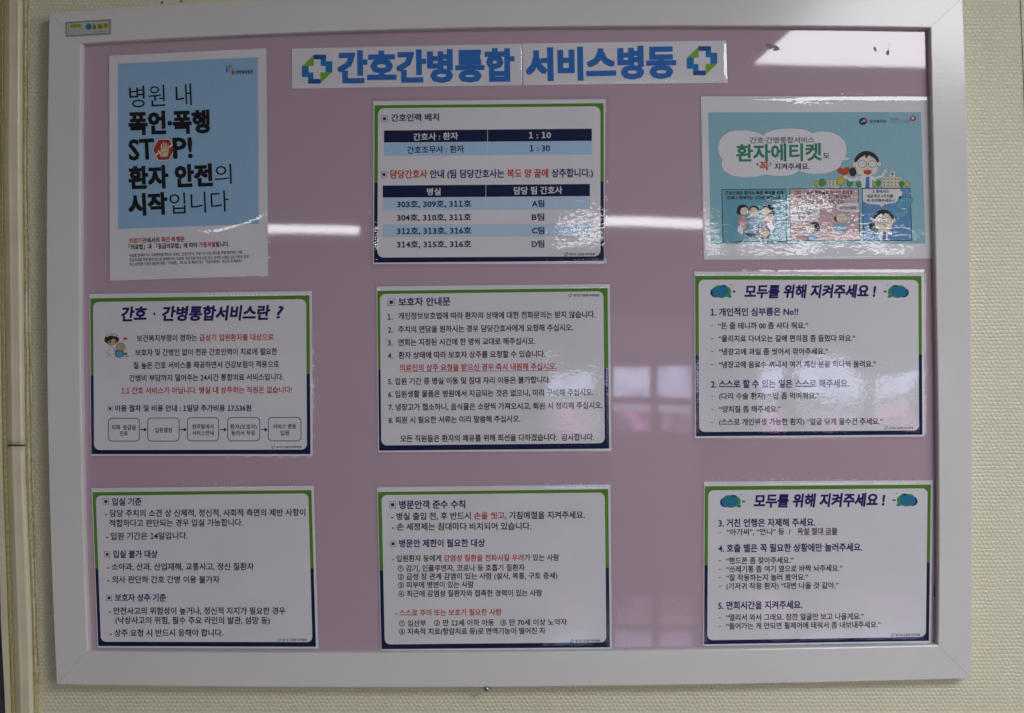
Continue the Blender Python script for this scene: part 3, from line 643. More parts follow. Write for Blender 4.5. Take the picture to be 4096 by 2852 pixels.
fig(C, 'cartoon_patient', [([(1245, 1200), (1340, 1195), (1430, 1170), (1425, 1190), (1350, 1220), (1350, 1270), (1290, 1300), (1240, 1270)], STR, 1), (stroke([(1240, 1240), (1240, 1310)], 14), SKIN, 1), (blob(1262, 1148, 22, 26, 10), HAIR, 0), (blob(1312, 1140, 50, 44, 16), SKIN, 1), (stroke([(1290, 1135), (1312, 1125)], 3), BLACK, 0), (stroke([(1325, 1140), (1345, 1132)], 3), BLACK, 0), (stroke([(1310, 1165), (1335, 1165)], 3), BLACK, 0)], 0.00025, 2)

# --- poster D: what is the service
Dq = sheet('laminated_notice', crop(300, 1100, 0.5), [(115, 152), (1895, 128), (1902, 1449), (127, 1447)], 'bordered notice with a little nurse cartoon and a row of five boxes joined by arrows', 'notice', 'laminated sheets stuck to the board', margin=9, wave=0.0002, mode=lambda u, v: -0.00015 * math.exp(-v / .03), seed=21, filmd=0.000018)
template(Dq, [(121, 187), (1875, 162), (1884, 1433), (131, 1433)], [(145, 216), (1849, 193), (1856, 1397), (153, 1400)], 803, 791)
for a, x0, x1, b0, b1, h in (('간호', 370, 577, 368, 364, 110), ('·', 629, 645, 362, 361, 110), ('간병통합서비스란', 695, 1565, 364, 354, 110), ('?', 1610, 1672, 353, 353, 122)):
    text(Dq, a, x0, x1, b0, b1, h, NAVYT, 0.018 if a == '?' else 0.042, 0.14, name='heading')
for a, x0, x1, b0, b1 in (('보건복지부령이 정하는 {1}급성기 입원환자를 대상으로', 495, 1588, 533, 521), ('보호자 및 간병인 없이 전문 간호인력이 치료에 필요한', 482, 1618, 646, 637), ('질 높은 간호 서비스를 제공하면서 건강보험이 적용으로', 467, 1633, 749, 738),
                          ('간병비 부담까지 덜어주는 24시간 통합의료 서비스입니다.', 435, 1668, 851, 840), ('{1}1:1 간호 서비스가 아닙니다. 병실 내 상주하는 직원은 없습니다!', 372, 1735, 951, 943)):
    text(Dq, a, x0, x1, b0, b1, 52, KR, MED)
bullet(Dq, 280, 1068, 41); text(Dq, '이용 절차 및 비용 안내 : 1일당 추가비용 17,536원', 320, 1410, 1092, 1088, 50, NAVYT, SEMI, name='heading')
for i, (x0, y0, x1, y1) in enumerate(((264, 1143, 518, 1332), (579, 1141, 836, 1332), (896, 1139, 1152, 1330), (1219, 1138, 1481, 1330), (1543, 1137, 1811, 1330))):
    q = [(x0, y0), (x1, y0), (x1, y1), (x0, y1)]; q2 = [(x0 + 6, y0 + 6), (x1 - 6, y0 + 6), (x1 - 6, y1 - 6), (x0 + 6, y1 - 6)]
    prints(Dq, 'step_box', [(rrect(q, 32), (0.01, 0.03, 0.14)), (rrect(q2, 27), WHITE)], 0.00013, 0.00003)
for x0, x1 in ((521, 577), (840, 895), (1160, 1217), (1487, 1543)):
    prints(Dq, 'arrow', [([(x0, 1233), (x1 - 26, 1233), (x1 - 26, 1220), (x1, 1237), (x1 - 26, 1254), (x1 - 26, 1241), (x0, 1241)], (0.01, 0.03, 0.14))], 0.00014)
for a, x0, x1, b in (('외래 ·응급실', 293, 485, 1237), ('진료', 358, 422, 1286), ('입원결정', 640, 775, 1260), ('원무팀에서', 937, 1108, 1232), ('서비스안내', 937, 1110, 1282), ('환자(보호자)', 1241, 1455, 1233), ('동의서 작성', 1250, 1438, 1283), ('서비스 병동', 1582, 1770, 1230), ('입원', 1643, 1713, 1282)):
    text(Dq, a, x0, x1, b, b - 1, 38, INKTXT, MED)
footer(Dq, 1586, 1377, 1610, 1810, 1386)
NX = crop(400, 1280, 240 / 1919)
def nfig(name, shapes, lift):
    polys = []
    for p, c, o in shapes:
        if o: polys.append((grow(p, 9), BLACK if o == 1 else (0.03, 0.08, 0.2)))
        polys.append((p, c))
    prints(Dq, name, polys, lift, 0.000005, X=NX)
nfig('cartoon_nurse', [(blob(230, 1130, 36, 55, 12), WHITE, 1), ([(350, 1090), (400, 1090), (400, 1150), (480, 1165), (480, 1190), (350, 1190)], WHITE, 1), ([(350, 850), (420, 850), (440, 1095), (320, 1085), (215, 1040), (300, 930)], WHITE, 1), (stroke([(410, 900), (500, 935)], 26), SKIN, 1),
                       ([(140, 600), (180, 520), (300, 500), (500, 520), (600, 560), (610, 660), (560, 720), (480, 770), (330, 810), (230, 750), (140, 680)], HAIR, 0),
                       ([(250, 690), (340, 650), (440, 590), (510, 640), (540, 720), (480, 790), (380, 810), (280, 760)], (0.62, 0.42, 0.22), 0), (blob(325, 705, 30, 38, 12), BLACK, 0), (blob(490, 700, 24, 38, 12), BLACK, 0), (blob(400, 782, 22, 10, 10), (0.4, 0.05, 0.03), 0),
                       ([(180, 500), (260, 440), (370, 425), (480, 435), (560, 490), (545, 525), (460, 505), (370, 495), (270, 515), (215, 555)], WHITE, 1), (stroke([(195, 520), (280, 475), (380, 460), (480, 475), (555, 510)], 10), BLACK, 0)], 0.00012)
nfig('cartoon_patient', [(stroke([(760, 920), (830, 930), (800, 970)], 36), SKIN, 1), (blob(660, 860, 150, 130, 18), (0.33, 0.38, 0.42), 2), (blob(670, 880, 112, 95, 16), (0.62, 0.42, 0.12), 0), (stroke([(640, 850), (665, 850)], 7), BLACK, 0), (stroke([(710, 850), (740, 850)], 7), BLACK, 0), (blob(690, 905, 24, 10, 10), (0.3, 0.08, 0.04), 0),
                         ([(760, 1040), (860, 1050), (880, 1110), (770, 1110)], (0.10, 0.25, 0.12), 2), ([(760, 1150), (920, 1140), (930, 1165), (780, 1175)], (0.03, 0.08, 0.25), 0)], 0.0002)
nfig('cartoon_wheelchair', [([(440, 970), (740, 965), (760, 1020), (480, 1010)], (0.05, 0.16, 0.4), 0), (blob(620, 1090, 148, 118, 22), (0.02, 0.10, 0.35), 0), (blob(628, 1092, 118, 95, 22), (0.12, 0.38, 0.55), 0)], 0.00028)
nfig('cartoon_heart', [([(800, 645), (750, 600), (745, 560), (775, 545), (805, 575), (845, 555), (878, 590), (860, 625)], (0.5, 0.02, 0.02), 0), (blob(732, 655, 22, 12, 10), (0.4, 0.02, 0.04), 0)], 0.00012)

# --- poster E: guardians' guide
E = sheet('laminated_notice', crop(1450, 1100, 1100 / 2199), [(112, 92), (1978, 72), (1990, 1408), (125, 1418)], 'bordered notice with an eight-point numbered list and one red underlined line, centre of board', 'notice', 'laminated sheets stuck to the board', margin=9, wave=0.0002, mode=lambda u, v: -0.0003 * math.exp(-v / .03), seed=31, filmd=0.00003)
template(E, [(118, 127), (1960, 104), (1973, 1388), (133, 1405)], [(139, 152), (1926, 130), (1938, 1345), (150, 1363)], 759, 738)
bullet(E, 230, 218, 57); text(E, '보호자 안내문', 288, 703, 247, 242, 64, NAVYT, SEMI, name='heading')
logo(E, 1662, 163, 30); text(E, '경기도 의료원 파주병원', 1686, 1890, 173, 172, 20, INKTXT, 0.02, name='hospital_name')
for a, x0, x1, b0, b1 in (('1.', 200, 242, 360, 359), ('2.', 203, 242, 463, 462), ('3.', 203, 242, 567, 566), ('4.', 203, 243, 670, 669),
      ('개인정보보호법에 따라 환자의 상태에 대한 전화문의는 받지 않습니다.', 287, 1862, 354, 341), ('주치의 면담을 원하시는 경우 담당간호사에게 요청해 주십시오.', 287, 1685, 461, 446), ('면회는 지정된 시간에 한 명씩 교대로 해주십시오.', 288, 1382, 565, 553),
      ('환자 상태에 따라 보호자 상주를 요청할 수 있습니다.', 288, 1462, 668, 656), ('{1}의료진의 상주 요청을 받으신 경우 즉시 내원해 주십시오.', 297, 1553, 768, 757), ('5. 입원 기간 중 병실 이동 및 침대 자리 이동은 불가합니다.', 205, 1503, 877, 863),
      ('6. 입원생활 물품은 병원에서 지급되는 것은 없으니, 미리 구비해 주십시오.', 205, 1847, 979, 963), ('7. 냉장고가 협소하니, 음식물은 소량씩 가져오시고, 퇴원 시 정리해 주십시오.', 208, 1920, 1084, 1068), ('8. 퇴원 시 필요한 서류는 미리 말씀해 주십시오.', 208, 1262, 1187, 1175),
      ('모든 직원들은 환자의 쾌유를 위해 최선을 다하겠습니다.  감사합니다.', 303, 1852, 1335, 1321)):
    text(E, a, x0, x1, b0, b1, 53, KR, MED)
prints(E, 'underline', [([(297, 772), (1553, 762), (1553, 766), (297, 776)], RED)], 0.00014)

# --- poster F
def cloud_badge(s, cx, cyy, k, flip=1):
    e = lambda x, y, a, b: blob(cx + x * flip * k, cyy + y * k, a * k, b * k, 16)
    G2, N2, B2 = (0.10, 0.36, 0.04), (0.01, 0.04, 0.20), (0.02, 0.20, 0.36)
    prints(s, 'cloud_badge', [(e(-45, 8, 46, 42), N2), (e(-20, -18, 44, 36), G2), (e(20, -20, 44, 36), N2), (e(48, 2, 38, 44), G2), (e(5, 18, 52, 36), G2), (e(-38, 4, 36, 42), B2), (e(-5, 2, 46, 48), B2), (e(32, -2, 34, 40), B2), (e(72, 40, 16, 12), B2), (e(108, 0, 14, 10), B2), (e(85, -58, 6, 6), G2)], 0.00012)
Fq = sheet('laminated_notice', crop(2700, 1050, 1100 / 2296), [(162, 75), (2078, 78), (2082, 1455), (165, 1467)], 'bordered notice with cloud badges and rules one and two in quotes, right side middle row', 'notice', 'laminated sheets stuck to the board', margin=10, wave=0.0002, mode=lambda u, v: -0.0003 * math.exp(-v / .03), seed=41, filmd=0.00003)
template(Fq, [(167, 112), (2057, 113), (2066, 1437), (175, 1451)], [(197, 144), (2032, 146), (2038, 1402), (203, 1415)], 775, 769)
cloud_badge(Fq, 385, 243, 1.0); cloud_badge(Fq, 1862, 243, 1.0, -1)
text(Fq, '모두를 위해 지켜주세요 !', 578, 1680, 294, 289, 104, NAVYT, 0.042, 0.14, name='heading')
for a, x0, x1, b0, b1, h in (('1. 개인적인 심부름은 No!!', 298, 1027, 446, 440, 64), ('2. 스스로 할 수 있는 일은 스스로 해주세요.', 300, 1455, 1047, 1040, 64)): text(Fq, a, x0, x1, b0, b1, h, NAVYT, SEMI, name='heading')
for a, x0, x1, b0, b1 in (('“돈 줄 테니까 00 좀 사다 줘요.”', 360, 1112, 555, 552), ('“물리치료 다녀오는 길에 편의점 좀 들렀다 와요.”', 365, 1505, 662, 658), ('“냉장고에 과일 좀 씻어서 깎아주세요.”', 365, 1278, 772, 767), ('“냉장고에 음료수 꺼내서 여기 계신 분들 하나씩 돌려요.”', 365, 1678, 880, 873),
                          ('(다리 수술 환자) “ 밥 좀 먹여줘요.”', 368, 1205, 1143, 1138), ('“양치질 좀 해주세요.”', 368, 883, 1252, 1248), ('(스스로 개인위생 가능한 환자) “얼굴 닦게 물수건 주세요.”', 368, 1735, 1358, 1353)):
    text(Fq, a, x0, x1, b0, b1, 54, INKTXT, MED)
dash(Fq, 299, 320, (528, 635, 744, 852, 1117, 1226, 1335)); footer(Fq, 1763, 1381, 1787, 1990, 1391)

# --- poster G
G = sheet('laminated_notice', crop(320, 1900, 1000 / 2132), [(98, 112), (1993, 93), (2033, 1480), (150, 1473)], 'bordered notice of three black and navy text sections, bottom left of board', 'notice', 'laminated sheets stuck to the board', margin=9, wave=0.0002, mode=lambda u, v: -0.00015 * math.exp(-v / .03), seed=51, filmd=0.000018)
template(G, [(106, 147), (1973, 129), (2012, 1465), (155, 1459)], [(134, 176), (1947, 157), (1982, 1425), (178, 1422)], 800, 795)
for x, y, z in ((220, 226, 54), (232, 677, 50), (247, 1048, 50)): bullet(G, x, y, z)
for a, x0, x1, b0, b1 in (('입실 기준', 273, 525, 259, 257), ('입실 불가 대상', 282, 663, 705, 705), ('보호자 상주 기준', 297, 733, 1076, 1077)): text(G, a, x0, x1, b0, b1, 62, NAVYT, SEMI, name='heading')
for a, x0, x1, b0, b1 in (('- 담당 주치의 소견 상 신체적, 정신적, 사회적 측면의 제반 사항이', 213, 1922, 357, 348), ('적합하다고 판단되는 경우 입실 가능합니다.', 250, 1390, 441, 434), ('- 입원 기간은 14일입니다.', 220, 918, 552, 546), ('- 소아과, 산과, 산업재해, 교통사고, 정신 질환자', 230, 1482, 812, 810),
                          ('- 의사 판단하 간호 간병 이용 불가자', 233, 1190, 921, 921), ('- 안전사고의 위험성이 높거나, 정신적 지지가 필요한 경우', 245, 1752, 1188, 1188), ('(낙상사고의 위험, 필수 주요 라인의 발관, 섬망 등)', 300, 1620, 1268, 1270), ('- 상주 요청 시 반드시 응해야 합니다.', 253, 1220, 1377, 1374)):
    text(G, a, x0, x1, b0, b1, 60, INKTXT, MED)
footer(G, 1699, 1407, 1723, 1932, 1417, 20)

# --- poster H
Hq = sheet('laminated_notice', crop(1450, 1900, 1100 / 2199), [(117, 98), (1983, 77), (1995, 1393), (148, 1408)], 'bordered notice with circled numbers and red phrases for visitors, bottom row centre', 'notice', 'laminated sheets stuck to the board', margin=9, wave=0.0002, mode=lambda u, v: -0.0003 * math.exp(-v / .03), seed=61, filmd=0.00003)
template(Hq, [(123, 136), (1965, 113), (1978, 1378), (152, 1393)], [(152, 160), (1937, 140), (1950, 1338), (178, 1355)], 762, 743)
bullet(Hq, 240, 238, 54); bullet(Hq, 244, 550, 50)
text(Hq, '병문안객 준수 수칙', 293, 822, 270, 265, 64, NAVYT, SEMI, name='heading'); text(Hq, '병문안 제한이 필요한 대상', 293, 980, 577, 572, 60, NAVYT, SEMI, name='heading')
for a, x0, x1, b0, b1, h in (('- 병실 출입 전, 후 반드시 {1}손을 씻고{0}, 기침예절을 지켜주세요.', 230, 1778, 359, 346, 57), ('- 손 세정제는 침대마다 비치되어 있습니다.', 235, 1350, 442, 436, 57), ('- 입원환자 등에게 {1}감염성 질환을 전파시킬 우려{0}가 있는 사람', 237, 1573, 693, 684, 51),
      ('① 감기, 인플루엔자, 코로나 등 호흡기 질환자', 282, 1297, 772, 764, 51), ('② 급성 장 관계 감염이 있는 사람 (설사, 복통, 구토 증세)', 283, 1560, 838, 829, 51), ('③ 피부에 병변이 있는 사람', 285, 890, 905, 900, 51), ('④ 최근에 감염성 질환자와 접촉한 경력이 있는 사람', 287, 1437, 974, 967, 51),
      ('- {1}스스로 주의 또는 보호가 필요한 사람', 262, 1112, 1127, 1120, 50), ('① 임산부', 292, 508, 1211, 1209, 50), ('② 만 12세 이하 아동', 572, 1053, 1207, 1204, 50), ('③ 만 70세 이상 노약자', 1102, 1635, 1204, 1200, 50), ('④ 지속적 치료(항암치료 등)로 면역기능이 떨어진 자', 293, 1463, 1277, 1270, 50)):
    text(Hq, a, x0, x1, b0, b1, h, KR, MED)
footer(Hq, 1675, 1327, 1700, 1902, 1335, 19)

# --- poster I
Iq = sheet('laminated_notice', crop(2700, 1850, 1150 / 2296), [(232, 153), (2062, 142), (2045, 1440), (225, 1465)], 'bordered notice with cloud badges and rules three to five, bottom right of board', 'notice', 'laminated sheets stuck to the board', margin=9, wave=0.0002, mode=lambda u, v: -0.0003 * math.exp(-v / .03), seed=71, filmd=0.00003)
template(Iq, [(238, 190), (2043, 177), (2028, 1424), (232, 1452)], [(265, 222), (2018, 206), (2003, 1392), (258, 1420)], 820, 798)
cloud_badge(Iq, 445, 311, .95); cloud_badge(Iq, 1852, 301, .95, -1)
text(Iq, '모두를 위해 지켜주세요 !', 627, 1680, 357, 346, 100, NAVYT, 0.042, 0.14, name='heading')
for a, x0, x1, b0, b1 in (('3. 거친 언행은 자제해 주세요.', 348, 1122, 514, 507), ('4. 호출 벨은 꼭 필요한 상황에만 눌러주세요.', 347, 1497, 716, 706), ('5. 면회시간을 지켜주세요.', 345, 1018, 1173, 1166)): text(Iq, a, x0, x1, b0, b1, 62, NAVYT, SEMI, name='heading')
for a, x0, x1, b0, b1 in (('“아가씨”, “언니” 등  /', 413, 925, 581, 576), ('욕설 절대 금물', 977, 1297, 573, 573), ('“핸드폰 좀 찾아주세요.”', 408, 947, 810, 804), ('“쓰레기통 좀 여기 옆으로 바짝 놔주세요.”', 410, 1337, 878, 868), ('“잘 작동하는지 눌러 봤어요.”', 410, 1063, 946, 939), ('(기저귀 착용 환자) “대변 나올 것 같아.”', 410, 1307, 1014, 1005),
                          ('“멀리서 와서 그래요. 잠깐 얼굴만 보고 나올게요.”', 408, 1508, 1263, 1253), ('“들어가는 게 안되면 휠체어에 태워서 좀 내보내주세요.”', 408, 1643, 1332, 1319)):
    text(Iq, a, x0, x1, b0, b1, 51, INKTXT, MED)
prints(Iq, 'underline', [([(977, 576), (1297, 576), (1297, 579), (977, 579)], RED)], 0.00014)
dash(Iq, 348, 369, (557, 785, 853, 920, 988, 1240, 1308)); footer(Iq, 1739, 1377, 1762, 1958, 1386)

# --- remnants of an older blue sheet behind poster I
def loose(name, X, pts, y, mat, label, cat, th=0.0003):
    pp = [P(*X(*p), y) for p in pts]; vs = pp + [Vector((p.x, p.y + th, p.z)) for p in pp]; n = len(pp)
    tri = tessellate_polygon([[Vector((q.x, q.z, 0)) for q in pp]]); fs = []
    for a, b, c in tri:
        u, v_ = pp[b] - pp[a], pp[c] - pp[a]; fs.append((a, b, c) if u.cross(v_).y < 0 else (a, c, b))
    fs += [(i, i + n, (i + 1) % n + n, (i + 1) % n) for i in range(n)]
    return tag(mesh_obj(name, vs, fs, mat), label, cat)
BLU = ink((0.04, 0.20, 0.48))
loose('paper_remnant', crop(2700, 1850, 1150 / 2296), [(1157, 1445), (1990, 1430), (1988, 1453), (1600, 1460), (1157, 1471)], BOARD - 0.0004, BLU, 'thin blue paper edge peeping out under the bottom right notice', 'paper scrap')
loose('paper_remnant', crop(2700, 1850, 1150 / 2296), [(2066, 948), (2073, 975), (2078, 1010), (2084, 1040), (2083, 1076), (2066, 1074)], BOARD - 0.0004, BLU, 'small torn blue paper scrap right beside the bottom right notice', 'paper scrap')

# --- maker's sticker on the frame
SX = crop(240, 60, 220 / 2296)
st = Sheet(); st.X = SX; st.y0 = FRONT; st.yp = FRONT - 0.0003; st.yt = st.yp - 0.00012
sq = [(222, 285), (2145, 160), (2140, 820), (232, 932)]
st.root = empty('maker_sticker', P(*SX(1180, 930), FRONT), 'small grey sticker with coloured blobs on the frame corner at top left', 'sticker')
vs = [P(*SX(*p), st.yp) for p in sq]; vs += [Vector((v.x, FRONT, v.z)) for v in vs]
mesh_obj('sticker_base', vs, [(0, 3, 2, 1), (0, 1, 5, 4), (1, 2, 6, 5), (2, 3, 7, 6), (3, 0, 4, 7)], ink((0.40, 0.40, 0.37), 0.4), parent=st.root)
bq = [(250, 325), (2080, 205), (2080, 765), (250, 882)]
prints(st, 'sticker_outline', [(bq, (0.06, 0.06, 0.06)), ([(272, 345), (2060, 228), (2060, 745), (272, 860)], (0.48, 0.48, 0.45))], 0.00002, 0.00002)
prints(st, 'sticker_emblem', [(blob(500, 465, 75, 75, 12), (0.24, 0.32, 0.02)), (blob(810, 450, 65, 75, 12), (0.24, 0.32, 0.02)), (blob(650, 455, 115, 90, 14), (0.28, 0.38, 0.03)), (blob(1195, 490, 135, 145, 18), (0.05, 0.28, 0.42)), ([(1430, 320), (1530, 590), (1340, 590)], (0.12, 0.35, 0.12)), ([(1560, 350), (1760, 350), (1800, 520), (1670, 640), (1530, 520)], (0.42, 0.40, 0.03)), ([(1800, 340), (2030, 330), (2035, 560), (1810, 570)], (0.38, 0.40, 0.04))]
       + [(stroke([(300, 620), (380, 600), (450, 640), (520, 720), (640, 740), (800, 720), (860, 620), (960, 570), (990, 650), (900, 760), (400, 790), (300, 700)], 16), (0.36, 0.40, 0.22))], 0.00006, 0.000004)
for c, x0, x1, b in (('대', 1120, 1275, 555), ('승', 1370, 1510, 550), ('칠', 1600, 1740, 540), ('판', 1845, 1980, 500)): text(st, c, x0, x1, b, b - 6, 130, (0.03, 0.06, 0.03), 0.02, name='sticker_text')
text(st, 'www.ds79.co.kr', 1390, 2030, 745, 705, 85, (0.12, 0.12, 0.12), 0.0, name='sticker_text')
